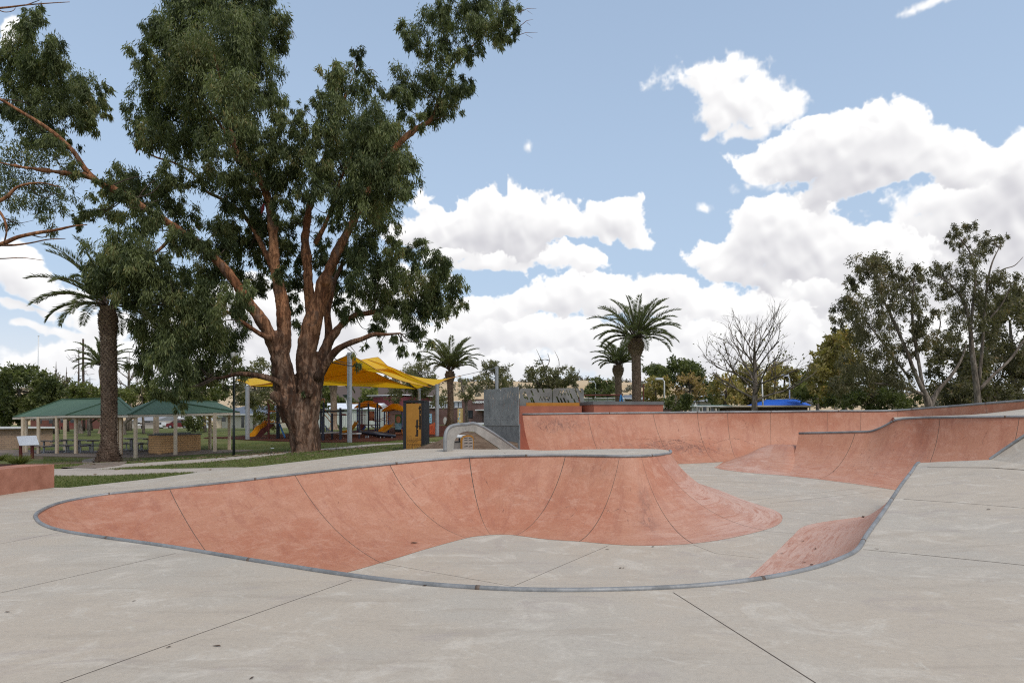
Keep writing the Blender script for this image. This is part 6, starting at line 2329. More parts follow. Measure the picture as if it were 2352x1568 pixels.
def bare_tree(name, label, px, Y, base, top, spread_px, seed, leaf=None, n_main=9, trunk=7.0, nleaf=0, bark_=BARK_TWIG, vase=.9):
    """leafless crown: limbs fan upward and divide"""
    rs_ = np.random.RandomState(seed)
    b = at(px, base, Y)
    t_ = thing(name, b, label, 'tree')
    m_ = MB()
    k = Y / F
    h = (base - top) * k
    s = spread_px * k
    tips = []

    def grow(p, d, ln, r, lvl):
        n_ = 5
        q = p
        pts_ = [p]
        dd = d
        for i in range(n_):
            dd = (dd + Vector(rs_.normal(size=3)) * .13 + Vector((0, 0, .05))).normalized()
            q = q + dd * ln / n_
            pts_.append(q)
        m_.tube(pts_, list(np.linspace(r, r * .55, n_ + 1)), 5 if lvl else 8, cap=False)
        tips.append((q, dd, lvl))
        if lvl >= 4:
            return
        for i in range(3 if lvl < 3 else 2):
            f_ = rs_.uniform(.35, 1.0)
            st = pts_[max(1, int(f_ * n_))]
            nd = (dd + Vector(rs_.normal(size=3)) * .42)
            nd.z = abs(nd.z) * .8 + .25
            grow(st, nd.normalized(), ln * rs_.uniform(.5, .72), r * .52, lvl + 1)
    m_.tube([b - Vector((0, 0, .3)), b + Vector((0, 0, h * .12)), b + Vector((.02 * s, 0, h * .28)), b + Vector((0, 0, h * .62)), b + Vector((.02 * s, 0, h * .9))], [trunk * k, trunk * k * .8, trunk * k * .65, trunk * k * .3, .015], 9, wob=.08, seed=seed)
    for i in range(n_main):
        f_ = .14 + .5 * i / n_main
        th = i * 2.4 + rs_.uniform(-.3, .3)
        el_ = .35 + .75 * f_ + rs_.uniform(-.1, .1)
        d = Vector((math.cos(th) * math.cos(el_), math.sin(th) * math.cos(el_), math.sin(el_)))
        grow(b + Vector((0, 0, h * f_)), d, s * vase * (1.05 - f_ * .55), trunk * k * .34 * (1.1 - f_), 1)
    m_.build('trunk', bark_, t_, smooth=True)
    if leaf is not None and nleaf:
        P_ = []
        sel = [q for q, _, l in tips if l >= 2]
        for _ in range(nleaf):
            q = sel[rs_.randint(len(sel))]
            if q.z > b.z + h * rs_.uniform(.35, .85):
                continue
            P_.append(np.array(q) + rs_.normal(size=3) * .22)
        P_ = np.array(P_)
        A_ = rs_.normal(size=P_.shape) + np.array([0, 0, -.6])
        A_ /= np.linalg.norm(A_, axis=1)[:, None]
        leaf_mesh('crown', P_, A_, rs_.uniform(.16, .30, len(P_)) * Y / 60, rs_.uniform(.10, .18, len(P_)) * Y / 60, rs_.uniform(0, 1, len(P_)), leaf, t_, rs_)
    return t_


bare_tree('plane_tree', 'almost leafless plane tree standing before the blue canopy', 1733, 52, 955, 716, 104, 5, LEAF_OAK, 18, 8.0, 800, BARK_GREY, 1.12)
make_tree('dense_tree', 'bronze leaved tree left of the bare plane trunk', 'tree', 1665, 74, blob(1668, 892, 34, 44, 26, 10, 18, 12), LEAF_YELLOW, BARK_PALE, 41, 90, .30, .2, 4, .3, 1.5)
make_tree('dense_tree', 'olive leaved tree just behind the bare plane tree', 'tree', 1700, 80, blob(1712, 885, 40, 48, 26, 11, 20, 13), LEAF_YELLOW, BARK_GREY, 42, 90, .34, .2, 4, .3, 1.5)
make_tree('dense_tree', 'broad olive tree behind the blue canopy', 'tree', 1800, 84, blob(1795, 880, 62, 48, 36, 11, 22, 14), LEAF_YELLOW, BARK_GREY, 43, 90, .36, .2, 5, .3, 2)
make_tree('dense_tree', 'golden rounded tree left of the light pole', 'tree', 1505, 82, blob(1505, 895, 30, 36, 20, 9, 16, 15), LEAF_YELLOW, BARK_PALE, 44, 90, .32, .2, 3, .3, 1.5)
make_tree('dense_tree', 'golden brown birch like tree with pale stems', 'tree', 1588, 78, blob(1582, 890, 38, 40, 24, 9, 16, 16), LEAF_BROWN, BARK_PALE, 45, 45, .30, .18, 3, .3, 1.5, None, (), .34, 2)
make_tree('dense_tree', 'dark umbrella shaped tree on the skyline right of the palms', 'tree', 1560, 120, blob(1552, 856, 66, 24, 34, 11, 20, 17) + blob(1610, 890, 26, 24, 10, 9, 16, 18), LEAF_DARK, BARK_GREY, 46, 60, .5, .28, 3, .3, 3)
make_tree('dense_tree', 'small dark round tree between the light pole and smaller palm', 'tree', 1378, 98, blob(1378, 897, 34, 24, 20, 9, 16, 19), LEAF_DARK, BARK_GREY, 47, 80, .42, .24, 3, .3, 2)
make_tree('shrub', 'dark green bush right of the grey topped ledge', 'shrub', 1557, 58, blob(1556, 923, 34, 20, 22, 8, 14, 20), LEAF_DARK, BARK_GREY, 48, 190, .22, .12, 2, .2, 1)
make_tree('shrub', 'small dark conifer by the distant pale house', 'shrub', 1645, 95, blob(1636, 905, 13, 26, 12, 6, 11, 21), LEAF_DARK, BARK_GREY, 49, 110, .3, .15, 2, .1, 1)

# she-oaks with dead tops behind the steel screens, and by the hall
make_tree('she_oak', 'feathery tree behind the zinc panels with bare dead tops', 'tree', 1262, 70, blob(1235, 868, 24, 30, 14, 9, 16, 22) + blob(1290, 868, 36, 26, 16, 9, 16, 23) + [(1222, 845, 8), (1240, 830, 7), (1300, 850, 8), (1320, 868, 10), (1215, 890, 14), (1250, 890, 20)], LEAF_OAK, BARK_GREY, 51, 130, .36, .10, 4, .2, 1.2, None,
          [[(1262, 935, 4), (1260, 890, 3), (1252, 850, 1.5), (1240, 820, .7), (1232, 802, .3)], [(1262, 900, 2.4), (1280, 860, 1.4), (1284, 830, .7), (1274, 806, .3)], [(1258, 905, 3), (1228, 870, 1.8), (1220, 842, .8)], [(1266, 890, 2), (1300, 868, 1.6), (1326, 862, 1), (1332, 850, .6)], [(1252, 850, 1.2), (1262, 828, .8), (1258, 812, .5)]], .36, 2)
make_tree('she_oak', 'feathery tree left of the steel screen behind the sail post', 'tree', 1140, 76, blob(1135, 865, 34, 32, 20, 8, 16, 24) + [(1115, 842, 8), (1140, 832, 7), (1165, 845, 9), (1100, 885, 14), (1172, 880, 12)], LEAF_OAK, BARK_GREY, 52, 110, .36, .10, 3.5, .2, 1.5, None, (), .36, 2)
make_tree('she_oak', 'dark feathery tree behind the yellow sail beside the hall palm', 'tree', 968, 86, blob(965, 860, 34, 44, 26, 10, 18, 25) + blob(935, 905, 44, 30, 18, 10, 16, 26) + blob(1000, 905, 26, 30, 12, 9, 14, 27), LEAF_OAK, BARK_GREY, 53, 75, .40, .12, 4, .2, 1.5, None, (), .36, 2)
make_tree('she_oak', 'slim feathery tree with a dark trunk right of the hall palm', 'tree', 1072, 80, blob(1066, 895, 26, 28, 14, 7, 13, 28), LEAF_OAK, BARK_GREY, 54, 60, .38, .11, 3, .2, 1.2, 978, [[(1073, 980, 4.5), (1071, 940, 3.6), (1069, 915, 3), (1062, 890, 1.6), (1058, 872, .8)], [(1070, 925, 2.6), (1082, 905, 1.8), (1084, 885, .9)]], .36, 1)

make_tree('shrub', 'row of low dark shrubs seen through the slots of the zinc panels', 'shrub', 1270, 66, blob(1262, 918, 66, 20, 36, 9, 14, 77), LEAF_DARK, BARK_GREY, 78, 150, .26, .12, 2, .2, 1)
# left background
make_tree('dense_tree', 'large dark bushy tree at the left edge behind the shelter', 'tree', 58, 62, blob(50, 900, 84, 58, 60, 14, 26, 29) + blob(10, 940, 60, 40, 20, 14, 22, 30) + [(95, 870, 18), (60, 850, 18), (30, 858, 16), (118, 900, 18)], LEAF_DARK, BARK_GREY, 61, 190, .26, .15, 6, .2, 2.5)
make_tree('dense_tree', 'low olive tree behind the left shelter roof', 'tree', 205, 76, blob(200, 905, 44, 26, 22, 9, 17, 31), LEAF_GREEN, BARK_GREY, 62, 90, .32, .18, 3, .2, 1.5)
make_tree('dense_tree', 'low olive tree between the two shelter roofs', 'tree', 330, 80, blob(320, 905, 60, 24, 26, 9, 17, 32), LEAF_GREEN, BARK_GREY, 63, 90, .34, .18, 3, .2, 1.5)
make_tree('dense_tree', 'green tree behind the right shelter roof end', 'tree', 470, 84, blob(470, 900, 60, 34, 30, 9, 18, 33), LEAF_GREEN, BARK_GREY, 64, 85, .34, .18, 4, .2, 1.5)
make_tree('dense_tree', 'grey green tree behind the left sail post', 'tree', 585, 92, blob(580, 890, 60, 38, 32, 10, 19, 34) + blob(605, 850, 30, 30, 10, 8, 14, 35), LEAF_OAK, BARK_GREY, 65, 60, .40, .18, 4, .2, 2)
make_tree('dense_tree', 'leafy tree between the gum trunk and the distant palm trunk', 'tree', 738, 92, blob(735, 905, 32, 34, 18, 8, 15, 36), LEAF_GREEN, BARK_GREY, 66, 70, .36, .2, 3, .2, 1.5)
make_tree('dense_tree', 'bright green tree left of the maroon building', 'tree', 848, 140, blob(848, 912, 20, 22, 14, 7, 12, 37), LEAF_GREEN, BARK_GREY, 67, 60, .5, .3, 3, .2, 1.5)
make_tree('dense_tree', 'dark trees on the slope above the white shed', 'tree', 790, 150, blob(790, 920, 32, 10, 14, 6, 10, 38), LEAF_DARK, BARK_GREY, 68, 60, .5, .3, 3, .2, 1.5)
make_tree('shrub', 'pale green airy shrub beside the yellow slide', 'shrub', 615, 68, blob(612, 950, 26, 34, 24, 7, 13, 39) + [(600, 985, 12), (630, 985, 12), (622, 925, 8)], LEAF_GREEN, BARK_PALE, 69, 130, .22, .08, 1.5, .2, 1.2)
make_tree('shrub', 'dark round bush on the lawn behind the barbecue', 'shrub', 448, 82, blob(446, 968, 24, 20, 18, 7, 12, 40), LEAF_DARK, BARK_GREY, 70, 110, .28, .14, 1.5, .2, 1)
make_tree('shrub', 'yellow green sapling beside the dark round bush', 'shrub', 487, 76, blob(480, 960, 14, 26, 12, 6, 10, 41), LEAF_YELLOW, BARK_GREY, 71, 60, .26, .14, 1.5, .2, .8)
make_tree('shrub', 'small bushes along the white shed wall', 'shrub', 775, 88, blob(772, 982, 12, 10, 9, 4, 8, 42), LEAF_GREEN, BARK_GREY, 72, 160, .24, .07, 1, -.3, .6, base=990)
make_tree('shrub', 'spiky low bush by the white shed door', 'shrub', 796, 88, blob(796, 986, 9, 7, 7, 4, 7, 43), LEAF_GREEN, BARK_GREY, 73, 160, .24, .07, 1, -.3, .6, base=991)
make_tree('park_tree', 'park tree with a leaning bare trunk seen through the shelter', 'tree', 186, 84, blob(180, 950, 26, 12, 8, 7, 11, 44), LEAF_GREEN, BARK_GREY, 74, 40, .3, .18, 5, .2, 1)
make_tree('park_tree', 'dark forked trunk leaning right behind the tall palm', 'tree', 281, 78, [(300, 940, 9), (330, 938, 10)], LEAF_GREEN, BARK_GREY, 75, 30, .3, .18, 5, .2, 1, None, [[(283, 1000, 8), (282, 985, 6), (284, 975, 5), (290, 968, 4), (305, 958, 3), (322, 946, 2)], [(284, 976, 4), (279, 962, 3), (281, 950, 2)]])
bare_tree('bare_tree', 'twiggy half bare tree right above the dark bushy tree', 128, 84, 990, 812, 44, 62, LEAF_OAK, 12, 8, 1500)
bare_tree('bare_tree', 'thin twiggy tree left of the dead trunk pair', 152, 92, 990, 826, 34, 63, LEAF_OAK, 11, 7, 1200)
bare_tree('bare_tree', 'pale leafless tree right of the tall palm trunk', 296, 92, 990, 790, 44, 64, None, 13, 8, 0, BARK_PALE)
bare_tree('bare_tree', 'low twiggy tree between dead trunks and palm', 206, 96, 990, 850, 36, 65, LEAF_OAK, 10, 7, 1000)
# pair of dead conifer trunks
p = on_ground(185, 88)
t = thing('dead_tree', p, 'pair of dead bare trunks with broken side branches', 'tree')
m = MB()
limb(m, [(193, 990, 3.2), (192, 900, 2.8), (191, 840, 2.4), (191, 778, 2.0)], 88, 1, 8, .05)
limb(m, [(181, 990, 3.0), (180, 900, 2.6), (181, 850, 1.5), (181, 800, .8)], 88, 2, 8, .05)
rr = random.Random(4)
for k in range(26):
    x0, y0 = (191.5, rr.uniform(785, 900)) if k % 2 else (181, rr.uniform(800, 900))
    s_ = rr.choice((-1, 1))
    L_ = rr.uniform(8, 30)
    limb(m, [(x0, y0, .7), (x0 + s_ * L_ * .5, y0 - rr.uniform(-4, 10), .5), (x0 + s_ * L_, y0 - rr.uniform(-6, 16), .25)], 88 + rr.uniform(-.5, .5), k, 4, 0, 3)
m.build('trunk', BARK_TWIG, t, smooth=True)

# neighbouring gum whose boughs reach in at the left edge
rs = np.random.RandomState(91)
b = on_ground(-330, 29)
t = thing('gum_tree', b, 'neighbouring gum reaching in from the left edge with thin boughs', 'tree')
m = MB()
S2 = []
bp = HY - (b.z - EYE) * F / 29
S2 += list(limb(m, [(-330, bp + 5, 40), (-328, 900, 32), (-322, 760, 28), (-300, 620, 24), (-280, 480, 18), (-270, 300, 14), (-260, 100, 8)], 29, 1, 14))
S2 += list(limb(m, [(-310, 700, 16), (-220, 640, 10), (-120, 590, 7), (-40, 568, 5.5), (5, 560, 5), (40, 545, 4.4), (85, 535, 4, .3), (130, 528, 3.2, .4), (165, 520, 2.2, .5), (200, 516, 1.2, .5)], 29, 2, 8, .08))
S2 += list(limb(m, [(-10, 562, 3.5), (30, 563, 2.4), (70, 558, 1.8), (110, 550, 1.4), (150, 548, .8)], 29, 3, 6, .05))
S2 += list(limb(m, [(-290, 520, 14), (-180, 500, 8), (-90, 480, 6), (-30, 470, 5), (10, 456, 4), (40, 430, 3), (90, 420, 2), (140, 430, 1)], 29, 4, 8, .06))
S2 += list(limb(m, [(-20, 465, 4), (8, 500, 3), (15, 530, 2.2), (10, 556, 1.6)], 29, 5, 6, .05))
S2 += list(limb(m, [(-265, 140, 8), (-150, 60, 5), (-60, 28, 3.4), (-10, 20, 2.6), (20, 17, 2.2), (60, 12, 1.6), (110, 8, 1.2), (160, 5, .7)], 29, 6, 6, .05))
S2 += list(limb(m, [(-10, 20, 1.4), (10, 28, 1), (30, 25, .7), (36, 18, .5)], 29, 7, 5, .05))
S2 += list(limb(m, [(60, 12, 1.2), (85, 3, .8), (110, -8, .5)], 29, 8, 5, .05))
S2 += list(limb(m, [(-60, 590, 2.4), (0, 594, 1.4), (50, 592, 1), (100, 598, .6)], 29, 9, 5, .05))
S2 = [r[:3] for r in S2]
cl = px_clumps([(20, 330, 40), (60, 350, 34), (110, 360, 34), (15, 400, 40), (60, 420, 40), (110, 430, 34), (150, 440, 24), (30, 460, 34), (85, 470, 30), (130, 480, 26), (20, 510, 22), (105, 515, 24), (180, 400, 22), (150, 390, 22), (60, 310, 24), (200, 440, 16), (-20, 440, 40), (-60, 380, 60), (-140, 300, 90), (-200, 150, 90), (-120, 480, 60), (-250, 50, 80), (-300, 200, 90), (160, 350, 20), (92, 500, 18)], 31.5, rs, .8)
twigs(m, cl, S2, rs, .03, 2)
m.build('trunk', [BARK_GUM, BARK_TWIG], t, smooth=True)
leaf_mesh('crown', *clump_leaves(cl, rs, 420, .19, .042, droop=.9, spread=.33, sub=(8, 12), shell=.7), LEAF_GUM, t, rs)

# scattered paddock trees on the far hills: one mass
rs = np.random.RandomState(5)
cl = []
while len(cl) < 420:
    px = rs.uniform(-100, 2450)
    Y = rs.uniform(900, 1490) if rs.rand() < .75 else rs.uniform(600, 900)
    x = (px - CX) / F * Y
    if 730 < px < 1000 and Y < 1150:
        continue
    if rs.rand() > .25 + .75 * (mnoise.noise(Vector((px * .012, Y * .004, 3))) > .05):
        continue
    r = rs.uniform(5, 10)
    cl.append((x, Y, float(hill_z(np.array(x), np.array(Y))) + r * .55, r, r, r * .8))
for px in np.arange(60, 2350, 9):
    if rs.rand() < .62:
        Y = 1470
        x = (px - CX) / F * Y
        r = rs.uniform(3.5, 8)
        cl.append((x, Y, float(hill_z(np.array(x), np.array(Y))) + r * .5, r * 1.2, r, r * .8))
o = leaf_mesh('hill_trees', *clump_leaves(cl, rs, .55, 3.6, 2.2, .2, .34, (.02, 3), .6), LEAF_HILL, None, rs)
tag(o, kind='stuff')

# grass blades that break up the lawn's edge and surface
rs = np.random.RandomState(6)
n = 120000
px = rs.uniform(100, 1090, n)
Yg = 17 + 33 * rs.rand(n) ** 1.35
x = (px - CX) / F * Yg
ok = ~inside(FP, x, Yg)
x, Yg = x[ok], Yg[ok]
keep = np.ones(len(x), bool)
for cx_, cy_, r in ((-18.4, 31.2, 3.2), (-15.6, 30.6, 2.4), (-1.4, 25.6, 3.0), (-.6, 23.2, 1.9), (-21.5, 37, 2.2)):
    keep &= np.hypot(x - cx_, Yg - cy_) > r * rs.uniform(.7, 1.3, len(x))
for path_ in ([(-16.5, 19.5), g2(131, 1088), g2(280, 1086), g2(430, 1083.5), g2(520, 1081), (-8.9, 20.6)], [(-24, 25.5), g2(133, 1083), g2(282, 1072), g2(410, 1062.5), g2(538, 1053), g2(610, 1046), g2(660, 1041), g2(737, 1033.5), g2(820, 1026), g2(901, 1019.5)], [(-37, 46), (-26.6, 42.6), (-22.5, 41.2), (-18.3, 41.8)]):
    for i in range(len(path_) - 1):
        d, _ = seg_dist(x, Yg, path_[i], path_[i + 1])
        keep &= d > (.75 if path_[0][0] > -30 else 3.4)
keep &= ~inside([(p[0], p[1]) for p in rr_soft] if 'rr_soft' in globals() else [(900, 900), (901, 900), (901, 901)], x, Yg)
x, Yg = x[keep], Yg[keep]
P_ = np.stack([x, Yg, gz(x, Yg) + .0], 1)
A_ = rs.normal(size=P_.shape) * .45 + np.array([0, 0, 1.0])
A_ /= np.linalg.norm(A_, axis=1)[:, None]
pn = np.array([mnoise.noise(Vector((a * .35, b * .35, 1.0))) for a, b in zip(x, Yg)])
o = leaf_mesh('grass', P_, A_, rs.uniform(.03, .075, len(x)) * (1 + .3 * pn), rs.uniform(.012, .03, len(x)), .42 + .5 * pn + rs.normal(size=len(x)) * .2, GRASS, None, rs)
tag(o, kind='stuff')

# strappy clumps in the garden bed
for k, (px, py, s) in enumerate(((43, 1066, 1.0), (2, 1058, .8))):
    p = gnd(px, py)
    t = thing('strappy_plant', p, ('spiky green grass tuft below the information panel', 'spiky green grass tuft at the left picture edge')[k], 'plant', 'tufts in the garden bed')
    n = 260
    th = rs.uniform(0, 2 * PI, n)
    r_ = rs.uniform(0, .22, n) * s
    P_ = np.stack([p.x + r_ * np.cos(th), p.y + r_ * np.sin(th), np.full(n, p.z)], 1)
    A_ = np.stack([np.cos(th) * .75, np.sin(th) * .75, rs.uniform(.35, 1.2, n)], 1)
    A_ /= np.linalg.norm(A_, axis=1)[:, None]
    leaf_mesh('foliage', P_, A_, rs.uniform(.35, .7, n) * s, np.full(n, .035), rs.uniform(.2, .9, n), LEAF_GREEN, t, rs)
    m = MB()
    m.tube([p + V3(0, 0, -.05), p + V3(0, 0, .12)], [.16 * s, .08 * s], 8)
    m.build('stem', BARK_TWIG, t)

# galahs in the gum
def make_bird(px, py, dY, face, label, scl=1.0):
    q = at(px, py, GY + dY)
    t_ = thing('galah', q, label, 'bird', 'galahs perched in the gum tree')
    m_ = MB()
    h = .17 * scl
    prof = [(-.19, .012), (-.13, .028), (-.07, .05), (0, .068), (.06, .062), (.10, .045), (.13, .040), (.16, .036), (.185, .018)]
    C = [q + V3(face * (.35 * z * scl + .02), 0, z * 1.25 * scl + .05) for z, r in prof]
    m_.tube(C, [r * scl for z, r in prof], 10)
    m_.build('body', GALAH, t_, smooth=True)
    for s_ in (-1, 1):
        w_ = MB()
        a = q + V3(-face * .03, s_ * .055 * scl, .13 * scl)
        w_.tube([a, a + V3(-face * .03, s_ * .012, -.10 * scl), a + V3(-face * .07, -s_ * .01, -.24 * scl)], [.035 * scl, .034 * scl, .008], 6)
        w_.build('wing', GALAHG, t_, smooth=True)
    c_ = MB()
    a = q + V3(face * .075 * scl, 0, .27 * scl)
    c_.tube([a, a + V3(face * .02, 0, .0), a + V3(face * .035, 0, -.025)], [.02, .014, .003], 6)
    c_.build('beak', BEIGE, t_)
    c_ = MB()
    c_.tube([q + V3(0, .02, .03), q + V3(0, .02, -.02)], [.01, .01], 5)
    c_.tube([q + V3(0, -.02, .03), q + V3(0, -.02, -.02)], [.01, .01], 5)
    c_.build('foot', GALAHG, t_)


make_bird(316, 338, 1.1, 1, 'galah perched alone on the thin bare twig at the left of the crown', 1.5)
make_bird(479, 404, 1.0, -1, 'galah perched deepest in the leaves at the middle of the crown', 1.3)
make_bird(518, 462, 1.1, 1, 'galah perched on the dark branch below the other birds', 1.3)
make_bird(602, 483, .1, 1, 'galah clinging beside the tall red brown middle stem', 1.2)
# ---------------------------------------------------------------- shade sails over the playground
def sail(name, label, C, pull=.16, nn=18, sag=.0):
    """hyperbolic cloth between four corners with hollow edges"""
    C = [Vector(c) for c in C]
    t_ = thing(name, C[0] - V3(0, 0, .5), label, 'shade sail', 'yellow shade sails over the playground')
    ctr = sum(C, Vector()) / 4
    m_ = MB()

    def P(u, v):
        q = C[0] * (1 - u) * (1 - v) + C[1] * u * (1 - v) + C[2] * u * v + C[3] * (1 - u) * v
        eu, ev = 4 * u * (1 - u), 4 * v * (1 - v)
        k = pull * ((eu * (1 - ev) + ev * (1 - eu)))
        q2 = q.lerp(ctr, k * .9)
        q2.z = q.z - sag * eu * ev - .35 * k * abs(q.z - ctr.z) * .6
        return q2
    G_ = [[P(i / nn, j / nn) for j in range(nn + 1)] for i in range(nn + 1)]
    for i in range(nn):
        for j in range(nn):
            m_.quad([G_[i][j], G_[i + 1][j], G_[i + 1][j + 1], G_[i][j + 1]])
    m_.build('cloth', SAIL, t_, smooth=True)
    h = MB()
    for e in ([P(i / nn, 0) for i in range(nn + 1)], [P(1, i / nn) for i in range(nn + 1)], [P(i / nn, 1) for i in range(nn + 1)], [P(0, i / nn) for i in range(nn + 1)]):
        h.tube(e, .03, 5, cap=False)
    for f_ in (.33, .66):
        h.tube([P(f_, i / nn) - V3(0, 0, .01) for i in range(nn + 1)], .014, 4, cap=False)
    h.build('hem', OCHRE2, t_)
    return t_, C


def sail_post(px, Y, top, r, label, base=None):
    p = on_ground(px, Y)
    a = at(px, top, Y)
    t_ = tag(None or MB_tube(p, a, r), label, 'post', 'steel posts of the shade sails')
    return a


def MB_tube(p, a, r):
    m_ = MB()
    m_.tube([p - V3(0, 0, .1), p + V3(0, 0, .02), a, a + V3(0, 0, .0)], [r, r, r, r * .6], 16)
    m_.tube([a - V3(r * 1.6, 0, .12), a - V3(-r * 1.6, 0, .12)], r * .18, 6)
    return m_.build('sail_post', POSTM, None, smooth=False, origin=(p.x, p.y, p.z))


P1 = sail_post(803, 46, 810, .165, 'tallest grey sail post standing in front between gum tree and sign')
P2 = sail_post(568.5, 56, 887, .17, 'short grey sail post left of the gum trunk by the yellow slide')
P3 = sail_post(1004, 58, 882, .165, 'grey sail post just right of the ochre sign')
P4 = sail_post(963, 72, 892, .155, 'grey sail post rising behind the ochre sign')
P5 = sail_post(1141, 61, 841, .15, 'grey sail post rising behind the dark steel screen')
sail('shade_sail', 'front yellow shade sail falling from the tall post to left and right', [at(803, 813, 46.2), at(990, 889, 58.2), at(868, 820, 74), at(576, 886, 56.1)], .26)
sail('shade_sail', 'wide yellow shade sail hanging from the tall post over the playground', [at(803, 814, 46.3), at(958, 893, 71.9), at(705, 884, 76), at(577, 887, 56.2)], .17)
sail('shade_sail', 'rear yellow shade sail with a point drawn towards the steel screen', [at(845, 826, 62), at(998, 886, 59.0), at(1062, 862, 62), at(958, 893, 71.8)], .22)
sail('shade_sail', 'low yellow shade sail showing behind the gum trunk at the left', [at(541, 872, 62), at(577, 888, 57.0), at(700, 868, 70), at(640, 862, 76)], .18)
m = MB()
m.tube([at(1060, 862.2, 62), at(1139, 845, 61.1)], .025, 6)
o = m.build('sail_cable', POSTM, None, origin=at(1100, 853, 61.5))
tag(o, 'thin steel cable holding the yellow sail point to the far post', 'cable')
m = MB()
m.tube([at(970, 895, 71.0), at(1003, 886, 58.5)], .02, 5)
m.tube([at(576, 886, 56.2), at(620, 880, 62)], .02, 5)
# ---------------------------------------------------------------- play equipment


def ZB(zx, zy, Y):        # positions read in an enlargement of the playground
    return at(723.5 + zx * .08789, 895.8 + zy * .08789, Y)


def postz(m_, zx, ztop, Y, r, zx_px=True):
    a = ZB(zx, ztop, Y)
    m_.tube([(a.x, a.y, float(gz(a.x, a.y)) - .1), (a.x, a.y, a.z), (a.x, a.y, a.z + .01)], [r, r, r * .6], 10)


# fitness / balance frame in the foreground
t = thing('balance_frame', on_ground(765, 53), 'navy posted balance trail with pale stepping planks left of the tall sail post', 'play equipment')
for zx, ztop, Y, r in ((228, 330, 53, .075), (205, 680, 50, .075), (152, 480, 54, .07), (447, 605, 52, .085), (663, 465, 51, .085), (692, 595, 53, .06)):
    m = MB()
    postz(m, zx, ztop, Y, r)
    m.build('post', NAVY, t)
m = MB()
m.tube([ZB(85, 568, 53.5), ZB(300, 555, 53), ZB(640, 545, 51.2), ZB(760, 540, 50.8)], .07, 8)
m.tube([ZB(760, 540, 50.8), ZB(840, 542, 50.6)], .03, 8)
m.build('roller_bar', CHAR, t)
for a, b in (((470, 640), (835, 642)),):
    m = MB()
    m.tube([ZB(*a, 52), ZB(540, 640, 52), ZB(*b, 51)], .03, 8)
    m.tube([ZB(700, 640, 51.5), ZB(800, 640, 51.2)], .07, 8)
    m.build('chin_bar', REDP, t)
for a, b in (((170, 1118), (640, 1095)), ((680, 1138), (1150, 1128))):
    m = MB()
    m.bar(ZB(*a, 51.5), ZB(*b, 51.5 if a[0] < 600 else 50.5), .5, .09)
    m.build('plank', GREYP, t)
m = MB()
for k in range(3):
    m.bar(ZB(232 + 60 * k - 60, 845 + 40 * k, 53), ZB(420 - 60 * k, 1085, 53), .035)
for k in range(4):
    m.bar(ZB(160, 820 + 60 * k, 53), ZB(225 + 50 * k, 870 + 60 * k, 53), .03)
m.build('climbing_net', BLUE, t)
m = MB()
m.tube([ZB(45, 375, 53), ZB(215, 225, 53), ZB(235, 215, 53), ZB(245, 330, 53)], .03, 6)
m.tube([ZB(255, 500, 53), ZB(420, 700, 53)], .03, 6)
m.tube([ZB(250, 640, 53), ZB(415, 840, 53)], .03, 6)
m.build('sloping_rail', ORANGEP, t)

# swing / bar frame with three tall posts
t = thing('overhead_bars', on_ground(845, 56), 'three tall navy posts joined by an orange overhead bar', 'play equipment')
for zx, Y in ((1158, 53), (1397, 58), (1632, 58)):
    m = MB()
    postz(m, zx, 312, Y, .08)
    m.build('post', NAVY, t)
m = MB()
m.tube([ZB(950, 352, 52), ZB(1160, 350, 53), ZB(1400, 345, 56), ZB(1640, 338, 58)], .035, 8)
m.tube([ZB(1160, 352, 53.2), ZB(1400, 352, 58), ZB(1630, 348, 58)], .03, 8)
m.build('bar', ORANGEP, t)


def tower(t_, zxs, roof, Y, ztop, zbase, deckz):
    x0, x1 = zxs
    w = (x1 - x0) * .08789 / F * Y
    a = ZB(x0, ztop, Y)
    b = ZB(x1, ztop, Y)
    cs = [V3(a.x, Y, 0), V3(b.x, Y, 0), V3(b.x + .1, Y + w * .9, 0), V3(a.x + .1, Y + w * .9, 0)]
    ze = a.z
    for c in cs:
        m_ = MB()
        m_.tube([(c.x, c.y, float(gz(c.x, c.y)) - .1), (c.x, c.y, ze)], .06, 8)
        m_.build('post', BLUE, t_)
    # roof: four petals rising to a ridge cap, eaves lifting between posts
    m_ = MB()
    cc = sum(cs, Vector()) / 4
    zt_ = ZB(0, roof, Y).z
    cap = [V3(cc.x + sx * w * .17, cc.y + sy * w * .17, zt_) for sx, sy in ((-1, -1), (1, -1), (1, 1), (-1, 1))]
    cor = [V3(cc.x + sx * w * .66, cc.y + sy * w * .62, ze - .05) for sx, sy in ((-1, -1), (1, -1), (1, 1), (-1, 1))]
    for i in range(4):
        j = (i + 1) % 4
        mid_ = cor[i].lerp(cor[j], .5) + V3(0, 0, .38 * (zt_ - ze))
        l1, l2 = cor[i].lerp(mid_, .45), cor[j].lerp(mid_, .45)
        m_.quad([cor[i], l1, cap[i]])
        m_.quad([l1, mid_, cap[i]])
        m_.quad([mid_, cap[j], cap[i]])
        m_.quad([mid_, l2, cap[j]])
        m_.quad([l2, cor[j], cap[j]])
        for p, q in ((cor[i], l1), (l1, mid_), (mid_, l2), (l2, cor[j])):
            m_.quad([p, q, q - V3(0, 0, .1), p - V3(0, 0, .1)])
    m_.quad(cap)
    m_.build('roof', YELLOW, t_)
    zd = ZB(0, deckz, Y).z
    m_ = MB()
    m_.box((cc.x, cc.y, zd), (w * 1.02, w * .92, .08))
    m_.build('platform', GREYP, t_)
    return cs, cc, w, zd, ze


